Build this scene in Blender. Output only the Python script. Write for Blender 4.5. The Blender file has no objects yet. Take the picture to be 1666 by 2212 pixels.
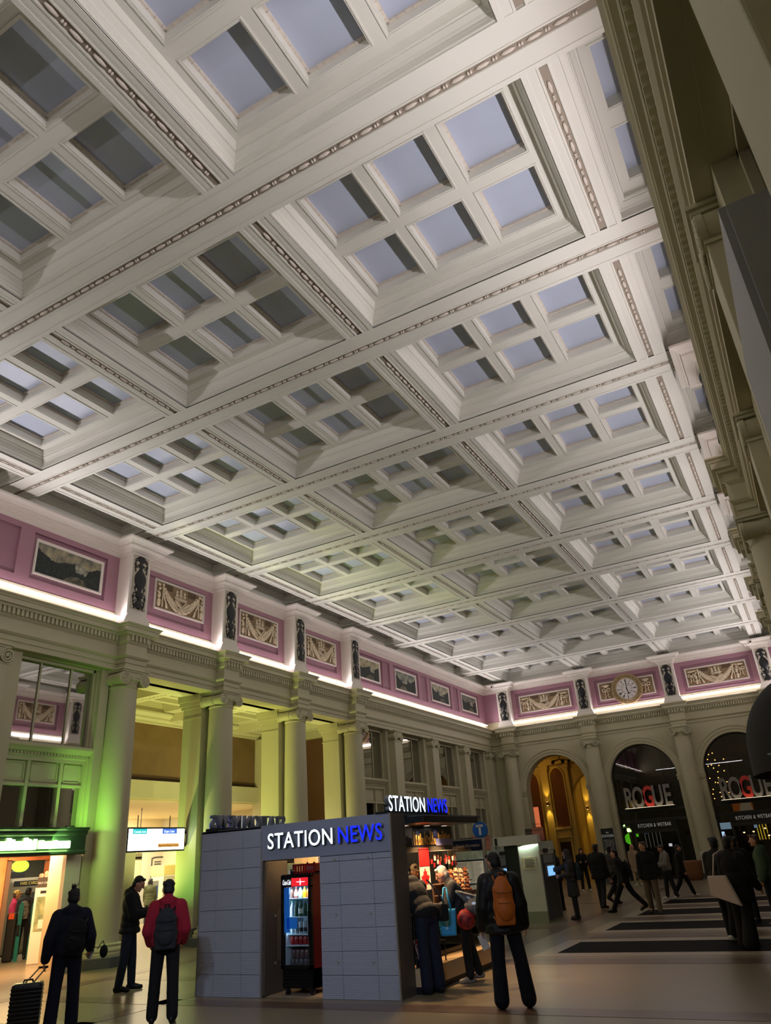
import bpy, bmesh, math, random
from mathutils import Vector, Matrix, noise
D = bpy.data
SC = bpy.context.scene
COL = SC.collection
random.seed(7)
PI = math.pi

# ------------------------------------------------------------------ helpers
def lin(c):
    return tuple(((v / 255.0) / 12.92) if v / 255.0 <= 0.04045 else (((v / 255.0) + 0.055) / 1.055) ** 2.4 for v in c)

MATS = {}
def mat(name, rgb=(200, 200, 200), rough=0.6, metal=0.0, emit=None, es=0.0, var=0.0, vscale=3.0, bump=0.0, bscale=40.0, spec=0.5, rgb2=None, wave=None, alpha=1.0, trans=0.0, ior=1.45, coat=0.0):
    if name in MATS:
        return MATS[name]
    m = D.materials.new(name)
    m.use_nodes = True
    nt = m.node_tree
    b = nt.nodes['Principled BSDF']
    c = lin(rgb)
    b.inputs['Base Color'].default_value = (*c, 1)
    b.inputs['Roughness'].default_value = rough
    b.inputs['Metallic'].default_value = metal
    b.inputs['Specular IOR Level'].default_value = spec
    b.inputs['IOR'].default_value = ior
    b.inputs['Alpha'].default_value = alpha
    b.inputs['Transmission Weight'].default_value = trans
    b.inputs['Coat Weight'].default_value = coat
    if emit:
        b.inputs['Emission Color'].default_value = (*lin(emit), 1)
        b.inputs['Emission Strength'].default_value = es
    if var or bump or rgb2 or wave:
        tc = nt.nodes.new('ShaderNodeTexCoord')
        if wave:
            w = nt.nodes.new('ShaderNodeTexWave')
            w.inputs['Scale'].default_value = wave[0]
            w.inputs['Distortion'].default_value = wave[1]
            w.bands_direction = wave[2]
            w.inputs['Detail'].default_value = 2
            nt.links.new(tc.outputs['Object'], w.inputs['Vector'])
            src = w.outputs['Fac']
        else:
            n = nt.nodes.new('ShaderNodeTexNoise')
            n.inputs['Scale'].default_value = vscale
            n.inputs['Detail'].default_value = 5
            nt.links.new(tc.outputs['Object'], n.inputs['Vector'])
            src = n.outputs['Fac']
        if var or rgb2:
            r = nt.nodes.new('ShaderNodeValToRGB')
            r.color_ramp.elements[0].position = 0.3
            r.color_ramp.elements[1].position = 0.7
            c2 = lin(rgb2) if rgb2 else c
            r.color_ramp.elements[0].color = (*[v * (1 - var) for v in c2], 1)
            r.color_ramp.elements[1].color = (*[min(1, v * (1 + var)) for v in c], 1)
            nt.links.new(src, r.inputs['Fac'])
            nt.links.new(r.outputs['Color'], b.inputs['Base Color'])
        if bump:
            n2 = nt.nodes.new('ShaderNodeTexNoise')
            n2.inputs['Scale'].default_value = bscale
            n2.inputs['Detail'].default_value = 4
            nt.links.new(tc.outputs['Object'], n2.inputs['Vector'])
            bp = nt.nodes.new('ShaderNodeBump')
            bp.inputs['Strength'].default_value = bump
            bp.inputs['Distance'].default_value = 0.02
            nt.links.new((src if wave else n2.outputs['Fac']), bp.inputs['Height'])
            nt.links.new(bp.outputs['Normal'], b.inputs['Normal'])
    MATS[name] = m
    return m

def link(o):
    COL.objects.link(o)
    return o

class MB:
    """collects shapes into one mesh"""
    def __init__(s):
        s.v = []; s.f = []
    def add(s, vs, fs):
        k = len(s.v)
        s.v += [tuple(p) for p in vs]
        s.f += [tuple(i + k for i in f) for f in fs]
        return s
    def box(s, x0, x1, y0, y1, z0, z1):
        if x0 > x1: x0, x1 = x1, x0
        if y0 > y1: y0, y1 = y1, y0
        if z0 > z1: z0, z1 = z1, z0
        return s.add([(x0,y0,z0),(x1,y0,z0),(x1,y1,z0),(x0,y1,z0),(x0,y0,z1),(x1,y0,z1),(x1,y1,z1),(x0,y1,z1)],
                     [(0,3,2,1),(4,5,6,7),(0,1,5,4),(1,2,6,5),(2,3,7,6),(3,0,4,7)])
    def bbox(s, x0, x1, y0, y1, z0, z1, r=0.01):
        """box with bevelled vertical and horizontal edges (chamfer r)"""
        bm = bmesh.new()
        bmesh.ops.create_cube(bm, size=1)
        for v in bm.verts:
            v.co = ((x0+x1)/2 + v.co.x*abs(x1-x0), (y0+y1)/2 + v.co.y*abs(y1-y0), (z0+z1)/2 + v.co.z*abs(z1-z0))
        bmesh.ops.bevel(bm, geom=bm.edges[:], offset=r, segments=2, affect='EDGES', profile=0.6)
        bm.verts.ensure_lookup_table()
        bm.verts.index_update()
        s.add([v.co[:] for v in bm.verts], [tuple(v.index for v in f.verts) for f in bm.faces])
        bm.free()
        return s
    def lathe(s, prof, cx=0, cy=0, n=24, cap=True, a0=0.0, a1=2*PI, z0=0.0):
        full = abs(a1 - a0 - 2*PI) < 1e-6
        m = n if full else n + 1
        vs = []
        for r, z in prof:
            for i in range(m):
                a = a0 + (a1-a0)*i/n
                vs.append((cx + r*math.cos(a), cy + r*math.sin(a), z0+z))
        fs = []
        for j in range(len(prof)-1):
            for i in range(n):
                i2 = (i+1) % m
                fs.append((j*m+i, j*m+i2, (j+1)*m+i2, (j+1)*m+i))
        if cap and full:
            fs.append(tuple(range(m))[::-1])
            fs.append(tuple((len(prof)-1)*m+i for i in range(m)))
        return s.add(vs, fs)
    def cyl(s, p, q, r, r2=None, n=12):
        p = Vector(p); q = Vector(q); r2 = r if r2 is None else r2
        d = (q-p); L = d.length
        if L < 1e-9: return s
        z = d/L
        x = z.orthogonal().normalized(); y = z.cross(x)
        vs = []
        for c, rr in ((p, r), (q, r2)):
            for i in range(n):
                a = 2*PI*i/n
                vs.append(c + rr*(math.cos(a)*x + math.sin(a)*y))
        fs = [(i, (i+1) % n, n+(i+1) % n, n+i) for i in range(n)]
        fs.append(tuple(range(n))[::-1]); fs.append(tuple(range(n, 2*n)))
        return s.add(vs, fs)
    def ell(s, c, r, rot=None, nu=12, nv=8):
        c = Vector(c)
        if isinstance(r, (int, float)): r = (r, r, r)
        vs = []; fs = []
        M = rot if rot is not None else Matrix.Identity(3)
        for j in range(1, nv):
            t = PI*j/nv
            for i in range(nu):
                a = 2*PI*i/nu
                vs.append(c + M @ Vector((r[0]*math.sin(t)*math.cos(a), r[1]*math.sin(t)*math.sin(a), r[2]*math.cos(t))))
        top = len(vs); vs.append(c + M @ Vector((0, 0, r[2]))); vs.append(c + M @ Vector((0, 0, -r[2])))
        for j in range(nv-2):
            for i in range(nu):
                i2 = (i+1) % nu
                fs.append((j*nu+i, (j+1)*nu+i, (j+1)*nu+i2, j*nu+i2))
        for i in range(nu):
            i2 = (i+1) % nu
            fs.append((top, i, i2)); fs.append((top+1, (nv-2)*nu+i2, (nv-2)*nu+i))
        return s.add(vs, fs)
    def cap(s, p, r1, q, r2=None, n=12):
        """tapered capsule"""
        r2 = r1 if r2 is None else r2
        p = Vector(p); q = Vector(q)
        s.cyl(p, q, r1, r2, n)
        s.ell(p, r1, nu=n, nv=8); s.ell(q, r2, nu=n, nv=8)
        return s
    def tube(s, pts, r, n=8, closed=False):
        for a, b in zip(pts[:-1], pts[1:]):
            s.cyl(a, b, r, n=n)
        for p in pts[1:-1]:
            s.ell(p, r, nu=n, nv=6)
        return s
    def prism(s, poly, a, b, axis='Y'):
        """extrude a 2D polygon along an axis from a to b. axis Y: poly=(x,z); X: poly=(y,z); Z: poly=(x,y)"""
        def P(u, w, t):
            return {'Y': (u, t, w), 'X': (t, u, w), 'Z': (u, w, t)}[axis]
        n = len(poly)
        vs = [P(u, w, a) for u, w in poly] + [P(u, w, b) for u, w in poly]
        fs = [(i, (i+1) % n, n+(i+1) % n, n+i) for i in range(n)]
        fs.append(tuple(range(n))[::-1]); fs.append(tuple(range(n, 2*n)))
        return s.add(vs, fs)
    def sweep(s, plan, prof, cap=True, closed=False):
        """sweep profile [(d,z)] along plan [(x,y)]; d is measured to the LEFT... of travel (mitred)"""
        n = len(plan); vs = []
        P = [Vector(p) for p in plan]
        for i in range(n):
            if closed or 0 < i < n-1:
                a = (P[i]-P[i-1]).normalized(); b = (P[(i+1) % n]-P[i]).normalized()
            elif i == 0:
                a = b = (P[1]-P[0]).normalized()
            else:
                a = b = (P[-1]-P[-2]).normalized()
            na = Vector((a.y, -a.x)); nb = Vector((b.y, -b.x))
            m = (na+nb)
            m = m / max(1e-6, m.length_squared) * 2.0
            for d, z in prof:
                vs.append((P[i].x + m.x*d, P[i].y + m.y*d, z))
        k = len(prof); fs = []
        for i in range(n if closed else n-1):
            i2 = (i+1) % n
            for j in range(k-1):
                fs.append((i*k+j, i2*k+j, i2*k+j+1, i*k+j+1))
        if cap and not closed:
            fs.append(tuple(range(k))[::-1]); fs.append(tuple((n-1)*k+j for j in range(k)))
        return s.add(vs, fs)
    def xf(s, M):
        s.v = [tuple(M @ Vector(p)) for p in s.v]
        return s
    def mesh(s, name, m=None, smooth=False, fix=True):
        me = D.meshes.new(name)
        me.from_pydata(s.v, [], s.f)
        if fix:
            bm = bmesh.new(); bm.from_mesh(me)
            bmesh.ops.recalc_face_normals(bm, faces=bm.faces[:])
            bm.to_mesh(me); bm.free()
        if m: me.materials.append(m)
        if smooth:
            for p in me.polygons: p.use_smooth = True
        return me
    def build(s, name, m=None, parent=None, smooth=False, loc=None, fix=True):
        o = D.objects.new(name, s.mesh(name, m, smooth, fix))
        if parent is not None: o.parent = parent
        if loc is not None: o.location = loc
        return link(o)

def auto_smooth(o, ang=40):
    me = o.data
    for p in me.polygons: p.use_smooth = True
    bm = bmesh.new(); bm.from_mesh(me)
    bmesh.ops.remove_doubles(bm, verts=bm.verts[:], dist=1e-5)
    for e in bm.edges:
        if len(e.link_faces) == 2 and e.calc_face_angle(0) > math.radians(ang):
            e.smooth = False
    bm.to_mesh(me); bm.free()
    return o

def tag(o, label=None, cat=None, group=None, kind=None):
    if label: o['label'] = label
    if cat: o['category'] = cat
    if group: o['group'] = group
    if kind: o['kind'] = kind
    return o

def thing(name, label, cat, loc=(0, 0, 0), rz=0.0, group=None):
    o = D.objects.new(name, None)
    o.empty_display_size = 0.1
    link(o)
    o.location = loc; o.rotation_euler = (0, 0, rz)
    return tag(o, label, cat, group)

def struct(o, label=None):
    return tag(o, label, None, None, 'structure')

def put(name, me, parent=None, loc=(0, 0, 0), rot=(0, 0, 0), scale=(1, 1, 1)):
    o = D.objects.new(name, me)
    o.location = loc; o.rotation_euler = rot; o.scale = scale
    if parent is not None: o.parent = parent
    return link(o)

def dup(root, loc=None, rz=None, label=None, group=None):
    def cp(o, par):
        c = o.copy(); link(c)
        if par is not None: c.parent = par
        for ch in list(o.children): cp(ch, c)
        return c
    r = cp(root, root.parent)
    if loc is not None: r.location = loc
    if rz is not None: r.rotation_euler = (0, 0, rz)
    if label: r['label'] = label
    if group: r['group'] = group
    return r

def text_mesh(body, size=1.0, extrude=0.0, offset=0.0, align='CENTER', spacing=1.0, shear=0.0, valign='BOTTOM_BASELINE', sx=1.0, bevel=0.0):
    cu = D.curves.new('txt', 'FONT')
    cu.body = body; cu.size = size; cu.extrude = extrude; cu.offset = offset
    cu.align_x = align; cu.align_y = valign
    cu.space_character = spacing; cu.shear = shear
    cu.resolution_u = 4
    cu.bevel_depth = bevel
    o = D.objects.new('txt', cu); link(o)
    dg = bpy.context.evaluated_depsgraph_get()
    me = D.meshes.new_from_object(o.evaluated_get(dg))
    D.objects.remove(o); D.curves.remove(cu)
    if sx != 1.0:
        for v in me.vertices: v.co.x *= sx
    return me

def lettering(name, body, parent, m, loc, rot=(PI/2, 0, 0), **kw):
    me = text_mesh(body, **kw)
    me.name = name
    me.materials.clear(); me.materials.append(m)
    return put(name, me, parent, loc, rot)

def remesh(mb, name, m, parent=None, voxel=0.012, smooth=3, loc=None, rot=None, decimate=None):
    """voxel union of everything in mb: one continuous smooth surface"""
    me = mb.mesh(name + '_raw', None, fix=False)
    o = D.objects.new('tmp', me); link(o)
    r = o.modifiers.new('r', 'REMESH'); r.mode = 'VOXEL'; r.voxel_size = voxel; r.use_smooth_shade = True
    if smooth:
        sm = o.modifiers.new('s', 'SMOOTH'); sm.factor = 0.5; sm.iterations = smooth
    if decimate:
        dc = o.modifiers.new('d', 'DECIMATE'); dc.ratio = decimate
    dg = bpy.context.evaluated_depsgraph_get()
    out = D.meshes.new_from_object(o.evaluated_get(dg))
    D.objects.remove(o); D.meshes.remove(me)
    out.name = name
    out.materials.clear(); out.materials.append(m)
    for p in out.polygons: p.use_smooth = True
    n = D.objects.new(name, out)
    if parent is not None: n.parent = parent
    if loc is not None: n.location = loc
    if rot is not None: n.rotation_euler = rot
    return link(n)

def cells(rect, holes):
    """rectangles that tile rect minus rectangular holes (u0,u1,v0,v1)"""
    u0, u1, v0, v1 = rect
    us = sorted({u0, u1, *[h[0] for h in holes], *[h[1] for h in holes]})
    vs = sorted({v0, v1, *[h[2] for h in holes], *[h[3] for h in holes]})
    us = [u for u in us if u0 <= u <= u1]; vs = [v for v in vs if v0 <= v <= v1]
    out = []
    for a, b in zip(us[:-1], us[1:]):
        for c, d in zip(vs[:-1], vs[1:]):
            um, vm = (a+b)/2, (c+d)/2
            if any(h[0] < um < h[1] and h[2] < vm < h[3] for h in holes): continue
            out.append((a, b, c, d))
    return out

# ------------------------------------------------------------------ camera
CAM_Z = 1.80
cam_d = D.cameras.new('camera')
cam = D.objects.new('camera', cam_d); link(cam)
yaw, pit, rol = -0.480501487, 0.446362923, -0.0735233134
fw = Vector((math.sin(yaw)*math.cos(pit), math.cos(yaw)*math.cos(pit), math.sin(pit)))
rt = Vector((math.cos(yaw), -math.sin(yaw), 0.0)); up = rt.cross(fw)
r2 = math.cos(rol)*rt + math.sin(rol)*up; u2 = -math.sin(rol)*rt + math.cos(rol)*up
cam.matrix_world = Matrix(((r2.x, u2.x, -fw.x, 0), (r2.y, u2.y, -fw.y, 0), (r2.z, u2.z, -fw.z, CAM_Z), (0, 0, 0, 1)))
cam_d.sensor_fit = 'VERTICAL'; cam_d.sensor_height = 36.0
cam_d.lens = 1560.0/2212.0*36.0
cam_d.clip_start = 0.05; cam_d.clip_end = 300
SC.camera = cam

# ------------------------------------------------------------------ materials
M_ceil = mat('ceiling_plaster', (221, 219, 209), 0.7, var=0.04, vscale=0.6, bump=0.06, bscale=25)
M_groove = mat('dark_groove', (156, 144, 130), 0.9)  # groove bottom in a darker tone than the beads
M_bead = mat('bead_plaster', (214, 204, 192), 0.7)
M_pane = mat('skylight_glass', (186, 194, 214), 0.35, var=0.05, vscale=0.8)
M_cream = mat('cream_paint', (194, 188, 156), 0.6, var=0.03, vscale=0.8, bump=0.03, bscale=30)
M_white = mat('white_trim_paint', (226, 218, 208), 0.6, var=0.03, vscale=1.0)
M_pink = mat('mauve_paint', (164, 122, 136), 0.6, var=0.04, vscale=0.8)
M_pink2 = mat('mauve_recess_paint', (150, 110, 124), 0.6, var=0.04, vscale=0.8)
M_black = mat('black_iron', (22, 23, 27), 0.45)
M_led = mat('cove_led', (255, 240, 250), 0.4, emit=(255, 236, 246), es=18.0)
M_relief = mat('relief_plaster', (222, 206, 178), 0.7, var=0.03, vscale=3)
M_relief_bg = mat('relief_ground', (150, 128, 98), 0.8, rgb2=(132, 110, 82), var=0.05, vscale=4)  # darker brown paints the recess shade behind the lighter carving
# ------------------------------------------------------------------ hall dimensions
XC = -7.46                      # hall centre line
BX = [XC-6.87, XC-2.29, XC+2.29, XC+6.87]     # longitudinal beams / end-wall columns
COLY = [13.72, 17.64, 21.56, 25.48]           # side columns
YN, YF = -1.6, 40.8             # end walls (plaster frieze plane)
XL = -15.67                     # left frieze plane
XR = -14.99 - XL                # right frieze plane (0.68)
ZB = 10.65                      # underside of the beams
ZP = 11.05                      # underside of the coffer ribs
ZG = 11.25                      # skylight panes
BAY = 3.92
def mx(x): return -14.99 - x    # mirror of a left-wall x

# ------------------------------------------------------------------ ceiling
ceil = MB().box(XL-0.3, XR+0.3, YN-0.3, YF+0.3, 11.5, 11.7).build('ceiling', M_ceil)
struct(ceil, 'white coffered plaster ceiling with skylight panes over the station hall')

def bead_run(L, axis='X', pitch=0.34, big=0.028):
    mb = MB(); n = int(L/pitch); st = -n*pitch/2
    for i in range(n):
        c = st + (i+0.5)*pitch
        for off, l, r in ((-0.035, 0.105, big), (0.112, 0.018, big*0.95), (0.15, 0.018, big*0.95)):
            ctr = (c+off, 0, 0) if axis == 'X' else (0, c+off, 0)
            rad = (l, r, r) if axis == 'X' else (r, l, r)
            mb.ell(ctr, rad, nu=6, nv=(6 if l > .05 else 4))
    return mb

def beam_mesh(L, hw, axis):
    mb = MB()
    def bx(u0, u1, z0, z1, l=L):
        if axis == 'X': mb.box(-l/2, l/2, u0, u1, z0, z1)
        else: mb.box(u0, u1, -l/2, l/2, z0, z1)
    bx(-hw, -0.055, 0, 0.85); bx(0.055, hw, 0, 0.85); bx(-0.06, 0.06, 0.03, 0.8)
    for s in (-1, 1):
        bx(s*0.062, s*0.085, -0.012, 0.02); bx(s*(hw-0.075), s*hw, -0.012, 0.02)
        bx(s*hw, s*(hw+0.02), 0.03, 0.1)
    return mb
Lx = XR - XL + 0.02
me_bx = beam_mesh(Lx, 0.40, 'X').mesh('transverse_beam', M_ceil)
me_bxb = bead_run(Lx-1.2, 'X').mesh('bead_moulding', M_bead, True)
me_bxg = MB().box(-Lx/2, Lx/2, -0.056, 0.056, 0.006, 0.032).mesh('bead_groove', M_groove)
for k in range(-3, 7):
    b = put('transverse_beam', me_bx, ceil, ((XL+XR)/2, 13.72+BAY*k, ZB))
    put('bead_moulding', me_bxb, b, (0, 0, 0.0))
    put('bead_groove', me_bxg, b, (0, 0, 0.006))
Ly = BAY - 0.80
me_by = beam_mesh(Ly, 0.29, 'Y').mesh('longitudinal_beam', M_ceil)
me_byb = bead_run(Ly-0.1, 'Y').mesh('bead_moulding', M_bead, True)
me_byg = MB().box(-0.056, 0.056, -Ly/2+0.02, Ly/2-0.02, 0.006, 0.032).mesh('bead_groove', M_groove)

def coffer(hx, hy, holes, zrib, mould):
    """coffer field: stepped moulding round the edge, ribs with holes. local z=0 at beam underside"""
    mb = MB()
    zr = zrib
    plan = [(-hx, -hy), (-hx, hy), (hx, hy), (hx, -hy)]
    prof = [(0, 0.10), (0.02, 0.12), (0.02, 0.17), (0.035, 0.18), (0.05, 0.21), (0.09, 0.245), (0.105, 0.26), (0.105, 0.285), (0.13, 0.29), (0.14, 0.32), (mould, 0.37), (mould+0.015, zr), (mould+0.015, zr+0.02), (0, zr+0.02)]
    mb.sweep(plan, prof, closed=True)
    for a, b, c, d in cells((-hx, hx, -hy, hy), holes):
        mb.box(a, b, c, d, zr, zr+0.22)
    for a, b, c, d in holes:
        t = 0.022
        for q in ((a-2*t, a-t, c-2*t, d+2*t), (b+t, b+2*t, c-2*t, d+2*t), (a-t, b+t, c-2*t, c-t), (a-t, b+t, d+t, d+2*t)):
            mb.box(*q, zr-0.012, zr+0.01)
    return mb
def bead_frame(holes, zr):
    mb = MB()
    for a, b, c, d in holes:
        for (p, q) in (((a, c), (b, c)), ((b, c), (b, d)), ((b, d), (a, d)), ((a, d), (a, c))):
            p = Vector(p); q = Vector(q); L = (q-p).length; n = max(4, int(L/0.115)); u = (q-p)/L
            nn = Vector((-u.y, u.x)); nn = nn if nn.dot(Vector(((a+b)/2, (c+d)/2))-p) > 0 else -nn
            for i in range(n):
                for f, l in ((0.38, 0.038), (0.82, 0.010), (0.97, 0.010)):
                    m = p + u*L*(i+f)/n + nn*0.018
                    dx, dy = (l, 0.02) if abs(u.x) > 0.5 else (0.02, l)
                    mb.box(m.x-dx, m.x+dx, m.y-dy, m.y+dy, zr+0.152, zr+0.2)
    return mb
hxA, hyA = 2.0, Ly/2
HO = [(cx-0.465, cx+0.465, cy-0.535, cy+0.535) for cx in (-1.2, 0, 1.2) for cy in (-0.685, 0.685)]
ZR = ZP - ZB
me_cof = coffer(hxA, hyA, HO, ZR, 0.16).mesh('coffer', M_ceil)
me_cofb = bead_frame(HO, ZR).mesh('bead_frame', M_bead)
me_pane = MB().box(-0.465, 0.465, -0.535, 0.535, 0, 0.03).mesh('skylight_pane', M_pane)
# side strips
sw = (BX[0]-0.29) - XL          # strip width
hxS = sw/2
HS = [(-0.2, 0.32, cy-0.5, cy+0.5) for cy in (-0.685, 0.685)]
hxR = (XR-(BX[3]+0.29))/2
me_str = coffer(hxS, hyA, HS, ZR, 0.10).mesh('edge_coffer', M_ceil)
me_strR = coffer(hxR, hyA, HS, ZR, 0.10).mesh('edge_coffer', M_ceil)
me_spane = MB().box(-0.26, 0.26, -0.5, 0.5, 0, 0.03).mesh('skylight_pane', M_pane)
for k in range(-4, 7):
    yc = 13.72 + BAY*(k+0.5)
    for x in BX:
        b = put('longitudinal_beam', me_by, ceil, (x, yc, ZB))
        put('bead_moulding', me_byb, b); put('bead_groove', me_byg, b, (0, 0, 0.006))
    for j in range(3):
        c = put('coffer', me_cof, ceil, ((BX[j]+BX[j+1])/2, yc, ZB))
        put('bead_frame', me_cofb, c)
        for h in HO:
            put('skylight_pane', me_pane, c, ((h[0]+h[1])/2, (h[2]+h[3])/2, ZR+0.2))
    for s, x, me_ in ((1, XL+hxS, me_str), (-1, XR-hxR, me_strR)):
        c = put('edge_coffer', me_, ceil, (x, yc, ZB), (0, 0, 0 if s < 0 else PI))
        for h in HS:
            put('skylight_pane', me_spane, c, ((h[0]+h[1])/2, (h[2]+h[3])/2, ZR+0.2))

# ------------------------------------------------------------------ entablature, cornices (plan runs round the hall)
def plan_run(off, jog, half, farhalf=None):
    """plan line at distance off inside the frieze plane, jogging out at side columns and end columns"""
    farhalf = farhalf or half
    xl, xr, yf = XL+off, XR-off, YF-off
    P = [(xl, YN)]
    for c in COLY: P += [(xl, c-half), (xl+jog, c-half), (xl+jog, c+half), (xl, c+half)]
    P += [(xl, yf)]
    for x in BX: P += [(x-farhalf, yf), (x-farhalf, yf-jog), (x+farhalf, yf-jog), (x+farhalf, yf)]
    P += [(xr, yf)]
    for c in reversed(COLY): P += [(xr, c+half), (xr-jog, c+half), (xr-jog, c-half), (xr, c-half)]
    P += [(xr, YN)]
    return P
ENT = [(-0.75, 6.82), (0, 6.82), (0, 6.95), (0.03, 6.96), (0.03, 7.08), (0.06, 7.09), (0.10, 7.14), (0.10, 7.18), (0.02, 7.19), (0.02, 7.47), (0.06, 7.51), (0.08, 7.54), (0.08, 7.69), (0.155, 7.70), (0.17, 7.75), (0.23, 7.765), (0.23, 7.88), (0.25, 7.89), (0.26, 7.92), (0.30, 7.96), (0.30, 7.985), (-0.08, 8.10), (-0.10, 8.20), (-0.13, 8.22), (-0.13, 8.32), (-0.18, 8.36), (-0.18, 8.42), (-0.24, 8.45), (-0.32, 8.48)]
ent = MB().sweep(plan_run(0.24, 0.33, 0.34), ENT).build('trim_1', M_cream)
struct(ent, 'cream entablature with dentils running round the hall above the columns')
dm = MB()
PL = plan_run(0.24, 0.33, 0.34)
def dentils(p, q):
    p = Vector(p); q = Vector(q); L = (q-p).length
    u = (q-p)/L; n = Vector((u.y, -u.x))
    k = int(L/0.118)
    if k < 2: return
    for i in range(k):
        c = p + u*(L*(i+0.5)/k)
        a = c + n*0.07 - u*0.034; b = c + n*0.145 + u*0.034
        dm.box(a.x, b.x, a.y, b.y, 7.55, 7.695)
for p, q in zip(PL[:-1], PL[1:]):
    # keep dentils on the long runs and on the fronts of the breaks
    P, Q = Vector(p), Vector(q)
    if (Q-P).length > 0.5: dentils(p, q)
dent = dm.build('dentil_row', M_cream, ent)

CC = [(-0.05, 10.08), (0, 10.08), (0.05, 10.11), (0.05, 10.17), (0.10, 10.18), (0.13, 10.235), (0.27, 10.25), (0.27, 10.31), (0.31, 10.32), (0.35, 10.36), (0.44, 10.41), (0.44, 10.46), (-0.05, 10.5)]
cc = MB().sweep(plan_run(0.0, 0.47, 0.37), CC).build('trim_2', M_white)
struct(cc, 'white stepped cornice under the ceiling')

# LED tubes lying on the entablature, in the bays between the piers
M_ledh = mat('led_housing', (120, 118, 120), 0.5)
def led(p, q, nm, label):
    mb = MB(); mb.cyl(p, q, 0.016, n=8)
    o = mb.build('cove_light', M_led)
    tag(o, label, 'light')
    return o

# ------------------------------------------------------------------ frieze walls
def plate(mb, P, rect, holes, t0, t1):
    """tiles rect minus holes; P(u,v,t)->xyz, thickness t0..t1"""
    for a, b, c, d in cells(rect, holes):
        p = P(a, c, t0); q = P(b, d, t1)
        mb.box(p[0], q[0], p[1], q[1], p[2], q[2])
REC_Z = (8.69, 9.93)
def rec_list(side):
    """recesses (u0,u1,kind) along a side wall"""
    out = []
    for i, c in enumerate(COLY[:3]): out.append((c+BAY/2-1.24, c+BAY/2+1.24, 'relief'))
    for y in (27.35, 30.95, 34.8, 38.6): out.append((y-1.28, y+1.28, 'paint'))
    for y in (28.99, 32.87, 36.7): out.append((y-0.32, y+0.32, 'blank'))
    for y in (11.78, 8.02, 4.25, 0.5): out.append((y-1.17, y+1.17, 'paint'))
    for y in (9.85, 6.1, 2.3): out.append((y-0.36, y+0.36, 'blank'))
    return out
def side_frieze(name, X, sgn, label):
    """sgn +1: room lies to +x"""
    mb = MB()
    P = lambda u, v, t: (X + sgn*t, u, v)
    holes = [(a, b, *REC_Z) for a, b, k in rec_list(0)]
    plate(mb, P, (YN, YF, 8.4, 10.2), holes, -0.06, 0.0)
    w = mb.build(name, M_pink); struct(w, label)
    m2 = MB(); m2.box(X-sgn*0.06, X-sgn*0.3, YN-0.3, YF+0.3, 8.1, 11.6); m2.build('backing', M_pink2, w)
    m3 = MB(); m3.box(X, X-sgn*0.055, YN, YF, 10.15, 11.55); m3.build('upper_band', M_ceil, w)
    return w
wl = side_frieze('wall_left', XL, 1, 'left wall with mauve frieze above the columns and windows')
wr = side_frieze('wall_right', XR, -1, 'right wall with mauve frieze above the columns')
def end_frieze():
    mb = MB()
    P = lambda u, v, t: (u, YF - t, v)
    holes = [((BX[i]+BX[i+1])/2-1.66, (BX[i]+BX[i+1])/2+1.66, 8.55, 9.86) for i in range(3)]
    plate(mb, P, (XL, XR, 8.4, 10.2), holes, -0.06, 0.0)
    w = mb.build('wall_far', M_pink); struct(w, 'far end wall with mauve frieze, clock and three arches')
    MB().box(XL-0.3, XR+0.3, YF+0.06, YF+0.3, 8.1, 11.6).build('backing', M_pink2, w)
    MB().box(XL, XR, YF, YF+0.055, 10.15, 11.55).build('upper_band', M_ceil, w)
    return w
wf = end_frieze()
wn = MB().box(XL-3, XR+6, YN-0.3, YN, 0, 11.6).build('wall_near', M_cream); struct(wn, 'plain near end wall behind the camera')

# piers between the frieze panels
def pier(parent, x0, x1, y0, y1, f):
    mb = MB().box(x0, x1, y0, y1, 8.1, 10.12)
    dx, dy = f
    # splayed base block
    if dx: 
        mb.box(x0 if dx < 0 else x0, x1, y0, y1, 8.1, 8.2)
        xf = x1 if dx > 0 else x0
        mb.prism([(y0-0.14, 8.02), (y1+0.14, 8.02), (y1+0.1, 8.12), (y1+0.04, 8.28), (y1, 8.34), (y0, 8.34), (y0-0.04, 8.28), (y0-0.1, 8.12)], (xf-dx*0.42), xf+dx*0.05, 'X')
    else:
        yf = y0
        mb.prism([(x0-0.14, 8.02), (x1+0.14, 8.02), (x1+0.1, 8.12), (x1+0.04, 8.28), (x1, 8.34), (x0, 8.34), (x0-0.04, 8.28), (x0-0.1, 8.12)], yf-0.05, yf+0.42, 'Y')
    return mb.build('pier', M_white, parent)
for c in COLY:
    pier(wl, XL-0.02, XL+0.47, c-0.36, c+0.36, (1, 0))
    pier(wr, XR-0.47, XR+0.02, c-0.36, c+0.36, (-1, 0))
for x in BX:
    pier(wf, x-0.36, x+0.36, YF-0.47, YF+0.02, (0, -1))

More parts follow.
